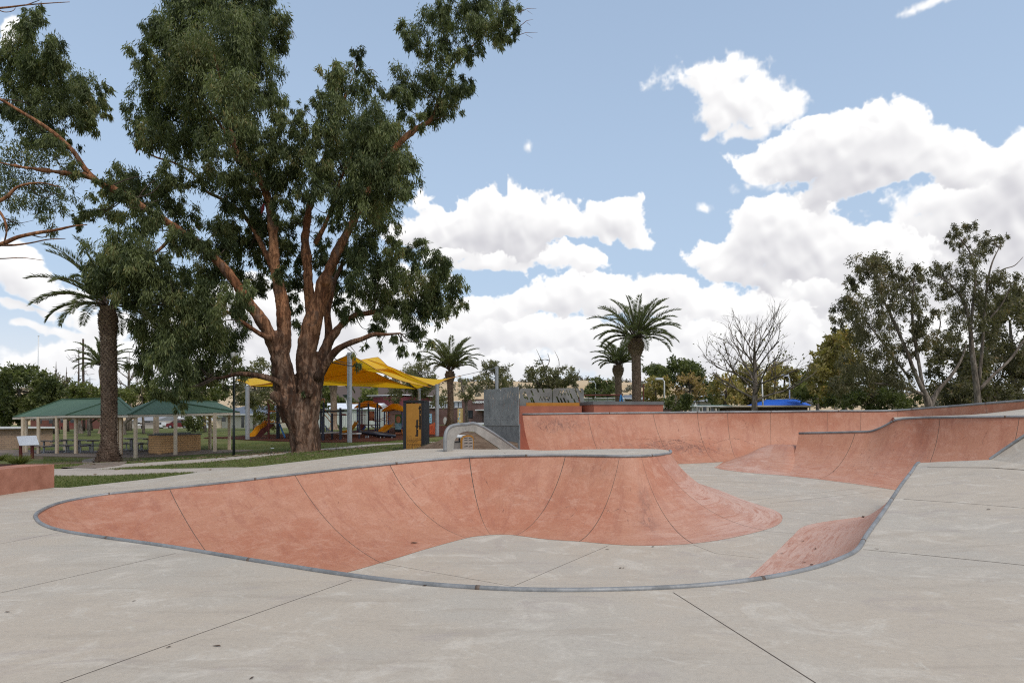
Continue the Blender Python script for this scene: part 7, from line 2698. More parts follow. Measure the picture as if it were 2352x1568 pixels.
def chute(name, t_, pts, Y0, Y1, w, mat=None, under=True):
    """moulded slide trough following measured points; w = width vector"""
    m_ = MB()
    P = catmull(np.array([list(ZB(a, b, Y0 + (Y1 - Y0) * i / (len(pts) - 1))) for i, (a, b) in enumerate(pts)]), 5)
    w = Vector(w)
    prof = [(-.5, .32), (-.44, .34), (-.40, .03), (0, 0), (.40, .03), (.44, .34), (.5, .32), (.5, -.02), (.42, -.06), (-.42, -.06), (-.5, -.02)]
    wl = w.length
    rings = []
    for p in P:
        rings.append([Vector(p) + w * a + V3(0, 0, b * wl * .8) for a, b in prof])
    for i in range(len(rings) - 1):
        for k in range(len(prof)):
            k2 = (k + 1) % len(prof)
            m_.quad([rings[i][k], rings[i][k2], rings[i + 1][k2], rings[i + 1][k]])
    m_.quad(rings[0])
    m_.quad(rings[-1][::-1])
    return m_.build(name, mat or YELLOW, t_, smooth=False)


t = thing('play_tower', on_ground(842, 63), 'play tower with a yellow hipped roof and blue posts behind the tall bars', 'play equipment', 'play towers with yellow roofs')
cs, cc, w, zd, ze = tower(t, (1105, 1580), 275, 63, 440, 1150, 905)
chute('slide', t, [(1090, 830), (1030, 940), (930, 1050), (820, 1095), (740, 1110)], 62.6, 61, (.15, .6, 0))
m = MB()
for z0, z1, x0, x1 in ((550, 560, 1110, 1340), (655, 665, 1110, 1340), (900, 912, 1110, 1600)):
    m.bar(ZB(x0, z0, 62.9), ZB(x1, z0, 62.9), .05)
for k in range(9):
    m.bar(ZB(1190 + 18 * k, 560, 62.9), ZB(1190 + 18 * k, 905, 62.9), .025)
m.build('railing', REDP, t)
m = MB()
q = [ZB(1400, 545, 62.8), ZB(1555, 545, 62.8), ZB(1555, 795, 62.8), ZB(1400, 795, 62.8)]
m.prism([(0, 0), (q[1].x - q[0].x, 0), (q[1].x - q[0].x, q[0].z - q[3].z), (0, q[0].z - q[3].z)], 0, .05, q[3], V3(1, 0, 0), V3(0, 1, 0), uz)
pan = m.build('window_panel', REDP, t)
m = MB()
ctr = ZB(1465, 670, 62.72)
m.quad([ctr + V3(.30 * math.cos(a), 0, .44 * math.sin(a)) for a in np.linspace(0, 2 * PI, 20, endpoint=False)])
m.build('porthole', SALMON, t)
m = MB()
for k in range(6):
    m.bar(ZB(1290 - 20 * k, 930 + 42 * k, 62 - .2 * k), ZB(1180 - 20 * k, 930 + 42 * k, 62 - .2 * k), .05, .3)
m.build('steps', REDP, t)
m = MB()
m.bar(ZB(1320, 940, 61.8), ZB(1180, 1120, 61), .08, .2)
m.build('stair_stringer', BLUE, t)
m = MB()
for s in (0, 45):
    m.tube([ZB(1420, 690 + s, 62.5), ZB(1480, 720 + s, 62.4), ZB(1560, 770 + s, 62.4), ZB(1700, 760 + s, 62.6), ZB(1800, 720 + s, 63)], .03, 6)
m.build('bridge_rail', REDP, t)
m = MB()
for k in range(7):
    a0, a1 = k / 7, (k + .8) / 7
    f_ = lambda a: ZB(1440 + 280 * a, 925 + 85 * math.sin(PI * a * .72), 62.5)
    m.quad([f_(a0), f_(a1), f_(a1) + V3(0, .9, 0), f_(a0) + V3(0, .9, 0)])
    m.quad([f_(a0) - V3(0, 0, .06), f_(a0) + V3(0, .9, -.06), f_(a1) + V3(0, .9, -.06), f_(a1) - V3(0, 0, .06)])
m.build('bridge', GREYP, t)

t = thing('play_tower', on_ground(903, 64), 'play tower with a wavy yellow roof and a short yellow slide next to the sign', 'play equipment', 'play towers with yellow roofs')
cs, cc, w, zd, ze = tower(t, (1812, 2272), 350, 64, 530, 1180, 910)
chute('slide', t, [(1960, 905), (1880, 985), (1790, 1060), (1720, 1105), (1640, 1122)], 63.6, 61, (.62, .25, 0))
m = MB()
pts = []
for k in range(60):
    a = k / 59
    pts.append(ZB(1905 + 55 * math.sin(a * 5 * PI * 1.2), 500 + 330 * a, 63.3 + .3 * math.cos(a * 5 * PI * 1.2)))
m.tube(pts, .025, 5)
m.tube([ZB(1868, 490, 63.3), ZB(1868, 860, 63.3)], .03, 6)
m.build('spiral_climber', ORANGEP, t)
m = MB()
m.bar(ZB(1810, 640, 63.9), ZB(2270, 628, 63.9), .05)
m.bar(ZB(1810, 500, 63.9), ZB(1680, 500, 63.5), .03)
m.tube([ZB(1650, 520, 63), ZB(1780, 440, 63.4), ZB(1870, 415, 63.8), ZB(1880, 430, 64)], .03, 6)
for k in range(4):
    m.bar(ZB(1820, 690 + 45 * k, 63.8), ZB(1990, 690 + 40 * k, 63.8), .025)
m.build('railing', REDP, t)
# painted activity panel with an oval mirror
for z0, z1, mat_ in ((635, 860, MURAL_G), (860, 1030, MURAL_B), (1030, 1100, CHAR), (1100, 1180, SALMON)):
    m = MB()
    a, b = ZB(2095, z1, 63.4), ZB(2262, z0, 63.4)
    m.box(((a.x + b.x) / 2, 63.4, (a.z + b.z) / 2), (b.x - a.x, .05, b.z - a.z))
    m.build('painted_panel', mat_, t)
m = MB()
ctr = ZB(2178, 765, 63.36)
m.quad([ctr + V3(.20 * math.cos(a), 0, .33 * math.sin(a)) for a in np.linspace(0, 2 * PI, 20, endpoint=False)])
m.build('oval_mirror', SALMON, t)
m = MB()
a, b = ZB(2265, 1010, 63.3), ZB(2290, 1185, 63.3)
m.bar(a, b, .1)
m.build('bollard_sleeve', ORANGEP, t)

# spinning dish
p = ZB(1650, 1160, 56)
t = thing('spinner_dish', V3(p.x, 56, float(gz(p.x, 56))), 'large navy dish shaped spinner on silver legs before the towers', 'play equipment')
m = MB()
rr_ = (2070 - 1230) * .08789 / F * 56 / 2
ring_ = []
for k in range(49):
    a = 2 * PI * k / 48
    ring_.append(V3(p.x + rr_ * math.cos(a), 56 + rr_ * .9 * math.sin(a), p.z + .07 - .18 * math.cos(a)))
m.tube(ring_, .15, 8, cap=False)
m.build('ring', NAVY, t, smooth=True)
m = MB()
for k in range(12):
    a = PI * k / 12
    q = V3(rr_ * math.cos(a), rr_ * .9 * math.sin(a), -.18 * math.cos(a))
    m.tube([V3(p.x, 56, p.z) + q, V3(p.x, 56, p.z - .2), V3(p.x, 56, p.z) - q], .025, 4)
m.build('net', NAVY, t)
for zx in (1330, 1392, 1712, 1806, 2003):
    m = MB()
    a = ZB(zx, 1190, 55.4)
    m.tube([(a.x, a.y, float(gz(a.x, a.y)) - .05), (a.x, a.y, a.z)], .06, 8)
    m.build('leg', POSTM, t)


# slide platform left of the gum trunk


def ZL(zx, zy, Y):
    return at(551.2 + zx * .0830, 907.3 + zy * .0830, Y)


t = thing('slide_platform', on_ground(632, 59), 'wave slide of yellow plastic with a small platform left of the gum trunk', 'play equipment')
m = MB()
P = catmull(np.array([list(ZL(a, b, 59 - .3 * i)) for i, (a, b) in enumerate([(790, 770), (740, 775), (690, 800), (640, 870), (560, 900), (490, 960), (430, 1040), (370, 1110), (300, 1135), (225, 1140)])]), 5)
wv = V3(.35, 1.0, 0) * .55
prof = [(-.5, .36), (-.42, .36), (-.38, .03), (.38, .03), (.42, .36), (.5, .36), (.5, -.05), (-.5, -.05)]
rings = [[Vector(p_) + wv * a + V3(0, 0, b * .6) for a, b in prof] for p_ in P]
for i in range(len(rings) - 1):
    for k in range(len(prof)):
        k2 = (k + 1) % len(prof)
        m.quad([rings[i][k], rings[i][k2], rings[i + 1][k2], rings[i + 1][k]])
m.quad(rings[0])
m.quad(rings[-1][::-1])
m.build('slide', YELLOW, t)
for zx0, zx1, zy in ((820, 930, 760), (955, 1010, 755)):
    m = MB()
    a = ZL(zx0, zy, 58.6)
    b = ZL(zx1, 700, 58.6)
    n_ = 8
    poly = [(0, 0)] + [((b.x - a.x) * math.sin(k / n_ * PI / 2), (b.z - a.z) * math.sin(k / n_ * PI / 2) ** .8) for k in range(1, n_ + 1)] + [(b.x - a.x, 0)]
    m.prism(poly, 0, .1, a, V3(1, 0, 0), V3(0, 1, 0), uz)
    m.build('side_guard', YELLOW, t)
m = MB()
m.bar(ZL(815, 775, 58.8), ZL(1180, 755, 58.8), 1.0, .09)
m.build('platform', GREYP, t)
m = MB()
m.quad([ZL(400, 1100, 59.4), ZL(740, 800, 59.4), ZL(990, 795, 59.4), ZL(560, 1165, 59.4)])
m.quad([ZL(400, 1100, 59.5), ZL(560, 1165, 59.5), ZL(990, 795, 59.5), ZL(740, 800, 59.5)])
m.build('slide_underside', BRONZE, t)
for zx, ztop, mat_, Y in ((798, 255, REDP, 58), (1028, 230, NAVY, 58), (1078, 440, NAVY, 59)):
    m = MB()
    a = ZL(zx, ztop, Y)
    m.tube([(a.x, a.y, float(gz(a.x, a.y)) - .1), (a.x, a.y, a.z)], .08, 10)
    m.build('post', mat_, t)
m = MB()
m.bar(ZL(825, 447, 58), ZL(1005, 440, 58), .1)
m.build('cross_bar', ORANGEP, t)
m = MB()
m.bar(ZL(1085, 775, 58.5), ZL(1245, 1165, 57), .11)
m.build('brace', SKYBLUE, t)
m = MB()
m.tube([ZL(755, 300, 58), ZL(770, 130, 58), ZL(785, 130, 58), ZL(1005, 295, 58)], .03, 6)
m.tube([ZL(770, 130, 58), ZL(795, 300, 58)], .03, 6)
m.tube([ZL(700, 790, 58.2), ZL(740, 665, 58.2), ZL(800, 660, 58.2), ZL(820, 640, 58.2)], .025, 6)
m.tube([ZL(780, 855, 58.2), ZL(670, 865, 58.2), ZL(690, 960, 58.2), ZL(780, 985, 58.2)], .025, 6)
m.build('hand_rail', REDP, t)

# orange barrier mesh by the right sail post
p = on_ground(993, 60)
t = thing('barrier_mesh', p, 'sagging orange safety mesh between the sign and the right sail post', 'barrier')
m = MB()
for i in range(14):
    a = i / 13
    x = 983.5 + 17.5 * a
    top_ = 978 - 9 * a ** 1.4
    m.bar(at(x, 996.5, 60), at(x, top_, 60.2), .02)
for k in range(10):
    f_ = k / 9
    m.bar(at(983.5, 996.5 - 18 * f_, 60), at(1001, 996.5 - 27 * f_, 60.2), .035)
m.build('mesh', MESHO, t)
m = MB()
a = at(1000.5, 970, 60.3)
m.tube([(a.x, a.y, float(gz(a.x, a.y))), (a.x, a.y, a.z + .1)], .03, 6)
m.build('stake', REDP, t)


# ---------------------------------------------------------------- buildings
def bxy(px0, px1, Y0, Y1, depth, base=None):
    """facade line on plan + depth direction away from the camera"""
    a, b = at(px0, HY, Y0), at(px1, HY, Y1)
    a.z = b.z = 0
    d = (b - a)
    L = d.length
    d.normalize()
    n_ = Vector((-d.y, d.x, 0))
    if n_.y < 0:
        n_ = -n_
    return a, d, n_, L, depth


def block(parent, name, mat, geo, z0, z1, bev=0):
    a, d, n_, L, dep = geo
    m_ = MB()
    obox(m_, a, d, n_, L, dep, z0, z1)
    return m_.build(name, mat, parent)


def on_wall(geo, f0, f1, z0, z1, out=.03, th=.05):
    a, d, n_, L, dep = geo
    m_ = MB()
    obox(m_, a + d * (L * f0) - n_ * out, d, n_, L * (f1 - f0), th, z0, z1)
    return m_


def zrow(py, Y):
    return EYE - (py - HY) / F * Y


# tan brick amenities wall at the left
g = bxy(-60, 121, 47, 53, 3)
t = thing('amenities_block', g[0], 'low pale brick amenities block at the left edge behind the information panel', 'building')
block(t, 'wall', BRICK_P, g, -.8, zrow(984, 50))
m = MB()
obox(m, g[0] - g[1] * .4 - g[2] * .3, g[1], g[2], g[3] + .6, 3.6, zrow(984, 50) + .001, zrow(980, 50))
m.build('roof', WHITE, t)
# red brown long building
g = bxy(70, 182, 150, 150, 14)
t = thing('brick_building', g[0], 'long red brown brick building seen between the shelter posts', 'building')
block(t, 'wall', REDWALL, g, -1, zrow(956, 150))
m = MB()
obox(m, g[0] - g[2] * .5, g[1], g[2], g[3], 15, zrow(956, 150) + .01, zrow(952, 150))
m.build('roof', WHITE, t)
for f_ in (.15, .38, .62, .82):
    on_wall(g, f_, f_ + .08, zrow(972, 150), zrow(962, 150)).build('window', GLASS, t)
on_wall(g, 0, 1, zrow(963.5, 150), zrow(962, 150), .06).build('band', WHITE, t)
# white shop
g = bxy(366, 449, 165, 165, 16)
t = thing('shop_building', g[0], 'white painted shop with a dark open front and the number 75', 'building')
block(t, 'wall', WHITE, g, -1, zrow(948, 165))
on_wall(g, .46, .92, zrow(984, 165), zrow(964, 165)).build('shop_front', GLASS, t)
on_wall(g, .05, .12, zrow(982, 165), zrow(970, 165)).build('door', GLASS, t)
on_wall(g, .17, .33, zrow(976, 165), zrow(969, 165)).build('window', GLASS, t)
on_wall(g, .44, .98, zrow(962, 165), zrow(959.5, 165), .9, .9).build('awning', WHITE, t)
m = MB()
obox(m, g[0] - g[2] * .3, g[1], g[2], g[3], 17, zrow(948, 165) + .01, zrow(946, 165))
m.build('parapet', CREAM2, t)
M = frame(g[0] + g[1] * (g[3] * .24) - g[2] * .08 + V3(0, 0, zrow(964, 165)), g[1], (0, 0, 1))
text_obj('lettering', '75', .62, INK, M, t, .01, .01, 'LEFT')
M = frame(g[0] + g[1] * (g[3] * .47) - g[2] * .08 + V3(0, 0, zrow(958.5, 165)), g[1], (0, 0, 1))
text_obj('lettering', '34', .55, INK, M, t, .01, .006, 'LEFT', .9)
m = MB()
rnd = random.Random(2)
x = g[3] * .60
while x < g[3] * .93:      # the rest of the fascia lettering is too blurred to read: short dark strokes
    w_ = rnd.uniform(.14, .26)
    o_ = g[0] + g[1] * x - g[2] * .08
    z_ = zrow(958.5, 165)
    m.quad([o_ + V3(0, 0, z_), o_ + g[1] * w_ + V3(0, 0, z_), o_ + g[1] * w_ + V3(0, 0, z_ + rnd.uniform(.25, .42)), o_ + V3(0, 0, z_ + .3)])
    x += w_ + rnd.choice((.08, .08, .30))
m.build('faded_lettering', CHAR, t)
# gable shed with grey roof left of shop
g = bxy(300, 360, 150, 150, 12)
t = thing('weatherboard_shed', g[0], 'grey brown weatherboard shed between palm trunk and white shop', 'building')
block(t, 'wall', HOUSEW, g, -1, zrow(966, 150))
a, d, n_, L, dep = g
m = MB()
zr0, zr1 = zrow(966, 150), zrow(953, 150)
q = [a - n_ * .4 + V3(0, 0, zr0), a + d * L - n_ * .4 + V3(0, 0, zr0), a + d * L + n_ * 6 + V3(0, 0, zr1), a + n_ * 6 + V3(0, 0, zr1), a + n_ * 12.4 + V3(0, 0, zr0), a + d * L + n_ * 12.4 + V3(0, 0, zr0)]
m.quad([q[0], q[1], q[2], q[3]])
m.quad([q[3], q[2], q[5], q[4]])
m.quad([q[0], q[3], q[4]])
m.quad([q[1], q[5], q[2]])
m.build('roof', ROOF_T, t)
on_wall(g, .55, .75, zrow(972, 150), zrow(967.5, 150)).build('window', GLASS, t)
# hand sign boxes / fuel pump like kiosk
g = bxy(314, 327, 150, 150, 2)
p = on_ground(319, 146)
t = thing('notice_board', p, 'white notice box on a low frame beside the street', 'notice board')
m = MB()
m.box((p.x, p.y, zrow(972, 146)), (1.3, .3, 1.0))
m.build('panel', WHITE, t)
m = MB()
m.box((p.x, p.y - .18, zrow(971, 146)), (.8, .03, .3))
m.build('caption', CHAR, t)
m = MB()
for s in (-.5, .5):
    m.bar((p.x + s, p.y, p.z - .2), (p.x + s, p.y, zrow(975, 146)), .1)
m.build('legs', POSTM, t)

# beige house with slate roof
g = bxy(496, 612, 118, 112, 9)
a, d, n_, L, dep = g
t = thing('beige_house', a, 'beige rendered house with a slate grey roof behind the slide', 'building')
zr0, zr1 = zrow(950, 114), zrow(931, 118)
block(t, 'wall', BEIGE, g, -1, zr0)
m = MB()
ov = .7
q = [a - d * ov - n_ * ov + V3(0, 0, zr0), a + d * (L + ov) - n_ * ov + V3(0, 0, zr0), a + d * (L - 2.5) + n_ * 4.5 + V3(0, 0, zr1), a + d * 2.0 + n_ * 4.5 + V3(0, 0, zr1), a - d * ov + n_ * (9 + ov) + V3(0, 0, zr0), a + d * (L + ov) + n_ * (9 + ov) + V3(0, 0, zr0)]
e = (q[1] - q[0])
uvq = [(0, 0), (e.length, 0), (e.length - 2.5, 5.5), (2, 5.5)]
m.quad([q[0], q[1], q[2], q[3]], 0, uvq)
m.quad([q[3], q[2], q[5], q[4]], 0, uvq)
m.quad([q[0], q[3], q[4]], 0, [(0, 0), (4, 4), (8, 0)])
m.quad([q[1], q[5], q[2]], 0, [(0, 0), (4, 4), (8, 0)])
m.build('roof', ROOF_S, t)
m = MB()
m.bar(q[0] - V3(0, 0, .12), q[1] - V3(0, 0, .12), .12, .2)
m.build('gutter', WHITE, t)
f_ = (556 - 496) / 116
on_wall(g, f_, f_ + .055, zrow(981.5, 114), zrow(955, 114)).build('door', GLASS, t)
on_wall(g, .12, .2, zrow(968, 114), zrow(957, 114)).build('window', GLASS, t)
m = MB()
qq = at(588, 931, 116)
m.tube([qq - V3(0, 0, .3), qq + V3(0, 0, .5)], .08, 6)
m.build('flue', WHITE, t)
t = thing('carport', at(480, 980, 116), 'white carport with a grey timber gate left of the beige house', 'building')
m = MB()
a = at(478, 960, 117)
obox(m, (a.x, a.y, 0), (1, 0, 0), (0, 1, 0), 2.6, 4, zrow(958, 117), zrow(949, 117))
m.build('roof', WHITE, t)
m = MB()
obox(m, (a.x + .2, a.y + .2, 0), (1, 0, 0), (0, 1, 0), 2.0, .15, -.5, zrow(965, 117))
m.build('gate', CREAM, t)

# white corrugated shed
g = bxy(700, 862, 112, 112, 16)
a, d, n_, L, dep = g
t = thing('white_shed', a, 'long white shed with ribbed pale walls behind the playground', 'building')
zr0, zr1 = zrow(939, 112), zrow(925, 118)
block(t, 'wall', WALL_R, g, -.5, zr0)
m = MB()
q = [a - n_ * .4 + V3(0, 0, zr0), a + d * L - n_ * .4 + V3(0, 0, zr0), a + d * L + n_ * 8 + V3(0, 0, zr1), a + n_ * 8 + V3(0, 0, zr1), a + n_ * 16.4 + V3(0, 0, zr0), a + d * L + n_ * 16.4 + V3(0, 0, zr0)]
m.quad(q[:4], 0, [(0, 0), (L, 0), (L, 8), (0, 8)])
m.quad([q[3], q[2], q[5], q[4]], 0, [(0, 0), (L, 0), (L, 8), (0, 8)])
m.quad([q[0], q[3], q[4]], 0, [(0, 0), (4, 4), (8, 0)])
m.quad([q[1], q[5], q[2]], 0, [(0, 0), (4, 4), (8, 0)])
m.build('roof', ROOF_W, t)
# low brick wing behind the towers
g = bxy(820, 990, 126, 122, 8)
t = thing('brick_wing', g[0], 'low red brown brick wing behind the play towers', 'building')
block(t, 'wall', BRICK_R, g, 0, zrow(938, 124))
m = MB()
obox(m, g[0] - g[1] * .3 - g[2] * .4, g[1], g[2], g[3] + .6, 9, zrow(938, 124) + .01, zrow(936.5, 124))
m.build('roof', WHITE, t)
# maroon hall
g = bxy(857, 925, 136, 132, 14)
t = thing('maroon_hall', g[0], 'maroon block building with a thin white roof edge above the play tower', 'building')
block(t, 'wall', BRICK_M, g, 0, zrow(911, 134))
on_wall(g, .0, .5, zrow(911, 134), zrow(908.5, 134), -.1, .3).build('clerestory', GLASS, t)
m = MB()
obox(m, g[0] - g[1] * .8 - g[2] * 1.0, g[1], g[2], g[3] + 1.6, 16, zrow(908.4, 134), zrow(907, 134))
m.build('roof', WHITE, t)
# red brick hall with white lettering
g = bxy(985, 1072, 124, 122, 10)
t = thing('brick_hall_wing', g[0], 'low brick wing with white clerestory left of the lettered brick hall', 'building')
block(t, 'wall', BRICK_R, g, .5, zrow(936.5, 123))
on_wall(g, 0, 1, zrow(936.5, 123), zrow(935.5, 123), .1, .2).build('sill_band', WHITE, t)
on_wall(g, 0, 1, zrow(935.4, 123), zrow(923, 123), -.3, .2).build('clerestory', GLASS, t)
m = MB()
for k in range(9):
    obox(m, g[0] + g[1] * (g[3] * (k + .1) / 9) + g[2] * .05, g[1], g[2], g[3] / 9 * .78, .1, zrow(935, 123), zrow(924, 123))
m.build('clerestory_panels', PANELW, t)
m = MB()
obox(m, g[0] - g[1] * .2 - g[2] * .3, g[1], g[2], g[3] + .3, 10.5, zrow(923, 123) + .01, zrow(921, 123))
m.build('roof', WHITE, t)
g = bxy(1061, 1200, 119, 115, 14)
a, d, n_, L, dep = g
t = thing('brick_hall', a, 'tall red brick hall with white lettering partly hidden by the steel screen', 'building')
block(t, 'wall', BRICK_R, g, .5, zrow(916, 117))
f0, f1 = (1072.5 - 1061) / 139, (1086 - 1061) / 139
fr = on_wall(g, f0 - .006, f1 + .006, zrow(960, 118), zrow(942, 118), .04, .06).build('window', CHAR, t)
mm_ = on_wall(g, f0 + .005, (f0 + f1) / 2 - .004, zrow(958.5, 118), zrow(943.5, 118), .07, .03)
pv = mm_.build('pane', GLASS, None)
pv.data.transform(Matrix.Translation(-t.location))
pv.parent = fr
mm_ = on_wall(g, (f0 + f1) / 2 + .004, f1 - .005, zrow(958.5, 118), zrow(943.5, 118), .07, .03)
pv = mm_.build('pane', GLASS, None)
pv.data.transform(Matrix.Translation(-t.location))
pv.parent = fr
on_wall(g, .0, .02, zrow(975, 118), zrow(937, 118), .05, .05).build('corner_panel', MURAL_Y, t)
M = frame(a + d * (L * (1086.5 - 1061) / 139) - n_ * .12 + V3(0, 0, zrow(925.2, 118)), d, (0, 0, 1))
text_obj('lettering', '–HARDEN–M', .46, TEXTW, M, t, .03, .022, 'LEFT', 1.02)
m = MB()
obox(m, a + d * (L * (1098.5 - 1061) / 139) - n_ * 1.2, d, n_, 6, 1.2, zrow(942.5, 117), zrow(940, 117))
m.build('porch_roof', WHITE, t)
m = MB()
m.bar(a + d * (L * .356) - n_ * .06 + V3(0, 0, 1), a + d * (L * .356) - n_ * .06 + V3(0, 0, zrow(942, 117)), .08)
m.build('downpipe', CHAR, t)
# murals on the hall
for px0, px1, pyt, pyb, Y, lab, mats in ((985.5, 991.8, 950, 971, 121, 'tall blue and white mural board left of the right sail post', (MURAL_B, WHITE, MURAL_G)), (1051, 1060.5, 938, 974, 118.5, 'tall yellow mural board with blue shapes beside the hall corner', (MURAL_Y, MURAL_B, WHITE))):
    p = at((px0 + px1) / 2, pyb, Y)
    t2 = thing('mural_board', p, lab, 'mural')
    m = MB()
    w_ = (px1 - px0) / F * Y
    h_ = (pyb - pyt) / F * Y
    m.box((p.x, Y, p.z + h_ / 2), (w_, .06, h_))
    m.build('board', mats[0], t2)
    rnd = random.Random(int(px0))
    for k in range(7):
        m = MB()
        c_ = V3(p.x + rnd.uniform(-.28, .28) * w_, Y - .05, p.z + h_ * (.1 + .13 * k))
        rx_, rz_ = w_ * rnd.uniform(.12, .24), h_ * rnd.uniform(.03, .06)
        m.quad([c_ + V3(rx_ * math.cos(u), 0, rz_ * math.sin(u) + .1 * rx_ * math.cos(2 * u)) for u in np.linspace(0, 2 * PI, 12, endpoint=False)])
        m.build('painted_shape', mats[1 + k % 2], t2)
# cones and a pale low sign in front of the hall
for k, px in enumerate((1075.6, 1080.3)):
    p = at(px, 975, 108)
    t2 = thing('traffic_cone', p, ('orange traffic cone further from the rail before the brick hall', 'orange traffic cone nearer the steel screen before the brick hall')[k], 'traffic cone', 'traffic cones by the hall')
    m = MB()
    m.tube([p + V3(0, 0, -.6), p + V3(0, 0, .14), p + V3(0, 0, .5)], [.24, .17, .04], 10)
    m.build('cone', MESHO, t2)
    m = MB()
    m.tube([p + V3(0, 0, .16), p + V3(0, 0, .30)], [.172, .125], 10)
    m.build('collar', WHITE, t2)
p = at(1104, 975.5, 100)
m = MB()
m.box((p.x, p.y, p.z - .1), (1.3, .1, .9))
o = m.build('low_sign', PANELW, None, origin=p)
tag(o, 'low pale sign board on the grass left of the steel screen', 'sign')
# white leaf shaped marker near the palm
p = at(1022.5, 966, 74)
t = thing('round_marker', p, 'round white marker on a grey post beside the hall palm', 'marker')
m = MB()
m.quad([p + V3(.20 * math.cos(u), 0, .42 * math.sin(u)) for u in np.linspace(0, 2 * PI, 18, endpoint=False)])
m.quad([p + V3(.20 * math.cos(-u), .03, .42 * math.sin(-u)) for u in np.linspace(0, 2 * PI, 18, endpoint=False)])
m.build('disc', WHITE, t)
m = MB()
q = at(1024.5, 964, 74.1)
m.bar((q.x, q.y, .4), q, .12)
m.build('post', POSTM, t)

# white fascia building behind the ledges, and a swing frame before it
g = bxy(1338, 1500, 96, 92, 14)
a, d, n_, L, dep = g
t = thing('low_pavilion', a, 'low pavilion with broad white fascia behind the two ledges', 'building')
block(t, 'wall', BRICK_B, g, .5, zrow(933, 94))
on_wall(g, 0, .62, zrow(933, 94), zrow(915, 94), .3, .3).build('fascia', PANELW, t)
m = MB()
obox(m, a - d * .5 - n_ * .8, d, n_, L * .64, 14, zrow(915, 94) + .01, zrow(912.8, 94))
m.build('roof', WHITE, t)
m = MB()
zz = zrow(913, 94)
q0 = a + d * (L * .62) - n_ * .6
q = [q0 + V3(0, 0, zz), q0 + d * (L * .2) + V3(0, 0, zz), q0 + d * (L * .42) + V3(0, 0, zrow(921, 94)), q0 + V3(0, 0, zrow(916, 94))]
m.quad(q)
m.quad([v + n_ * 10 for v in q][::-1])
for i in range(4):
    j = (i + 1) % 4
    m.quad([q[j], q[i], q[i] + n_ * 10, q[j] + n_ * 10])
m.build('gable_roof', PANELW, t)
p = at(1400, 940, 66)
t = thing('swing_frame', p, 'rusty swing frame with blue legs behind the grey topped ledge', 'play equipment')
m = MB()
m.tube([at(1330, 907.5, 66), at(1430, 907, 66)], .07, 8)
m.build('top_bar', BRONZE, t)
for x0, x1 in ((1426, 1421), (1426.5, 1435), (1332, 1327), (1332, 1338)):
    m = MB()
    m.tube([at(x0, 906, 66), at(x1, 945, 66.4 if x1 > x0 else 65.6)], .08, 8)
    m.build('leg', SKYBLUE if x0 > 1400 else BRONZE, t)
for px in (1352, 1395, 1408):
    m = MB()
    m.tube([at(px, 907.5, 66), at(px, 940, 66)], .02, 5)
    m.build('chain', CHAR, t)
m = MB()
p = at(1478, 920, 68)
m.tube([(p.x, p.y, .5), at(1477.5, 882, 68)], .055, 8)
o = m.build('rusty_pole', BRONZE, None, origin=p)
tag(o, 'thin rusty pole right of the tallest palm trunk', 'pole')
# brick kerb wall
g = bxy(1523, 1569, 62, 62, 1.0)
t = thing('brick_planter', g[0], 'low brown brick planter wall below the dark green bush', 'wall')
block(t, 'wall', BRICK_B, g, .5, zrow(938.5, 62))
m = MB()
obox(m, g[0] - g[1] * .05 - g[2] * .06, g[1], g[2], g[3] + .1, 1.1, zrow(938.5, 62) + .002, zrow(936.4, 62))
m.build('coping', PATH, t)
# pool shelters with white posts, teal roof
g = bxy(1582, 1690, 70, 70, 5)
a, d, n_, L, dep = g
t = thing('pool_shelter', a, 'low teal roofed shelter with white posts in front of the autumn trees', 'shelter')
m = MB()
obox(m, a - n_ * .5, d, n_, L, 6, zrow(931.5, 70), zrow(930.3, 70))
m.build('roof', TEAL, t)
m = MB()
obox(m, a - n_ * .55, d, n_, L, .12, zrow(934, 70), zrow(931.6, 70))
m.build('fascia', WHITE, t)
for px in (1592, 1597, 1651, 1671, 1610, 1630):
    m = MB()
    q = at(px, 940, 70 if px < 1600 or px > 1640 else 74)
    m.bar((q.x, q.y, .8), (q.x, q.y, zrow(934, 70)), .14)
    m.build('post', WHITE, t)
m = MB()
q = at(1597.5, 931, 69.3)
m.quad([q + V3(-.18, 0, -.1), q + V3(.18, 0, -.1), q + V3(0, 0, .32)])
m.quad([q + V3(-.18, .03, -.1), q + V3(0, .03, .32), q + V3(.18, .03, -.1)])
m.build('gable_mark', WHITE, t)
# kiosk with blue canopy behind
g = bxy(1690, 1855, 66, 66, 6)
a, d, n_, L, dep = g
t = thing('pool_kiosk', a, 'brown brick kiosk with a cream roof edge behind the bare plane tree', 'building')
block(t, 'wall', BRICK_B, g, .8, zrow(934.5, 66))
m = MB()
obox(m, a - d * .5 - n_ * .6, d, n_, L + .9, 7, zrow(934.5, 66) + .003, zrow(930.8, 66))
m.build('roof', CREAM2, t)
t = thing('blue_canopy', at(1785, 930, 78), 'bright blue arched pool canopy above the brown kiosk', 'canopy')
m = MB()
nx = 14
rows_ = []
for j in range(7):
    v = j / 6
    row = []
    for i in range(nx + 1):
        u = i / nx
        x = 1706 + (1866 - 1706) * u
        inset = math.sin(PI * v)
        xx = x + (1786 - x) * .18 * inset
        arch = (1 - (2 * u - 1) ** 2)
        py = 931.5 - (14.5 * min(1, arch * 1.5 + .0)) * (1 - (1 - v) ** 2.2) * 1.0 - 1.0 * inset
        row.append(at(xx, py, 76 + 7 * v))
    rows_.append(row)
for j in range(6):
    for i in range(nx):
        m.quad([rows_[j][i], rows_[j][i + 1], rows_[j + 1][i + 1], rows_[j + 1][i]])
m.build('cloth', BLUECAN, t, smooth=True)
m = MB()
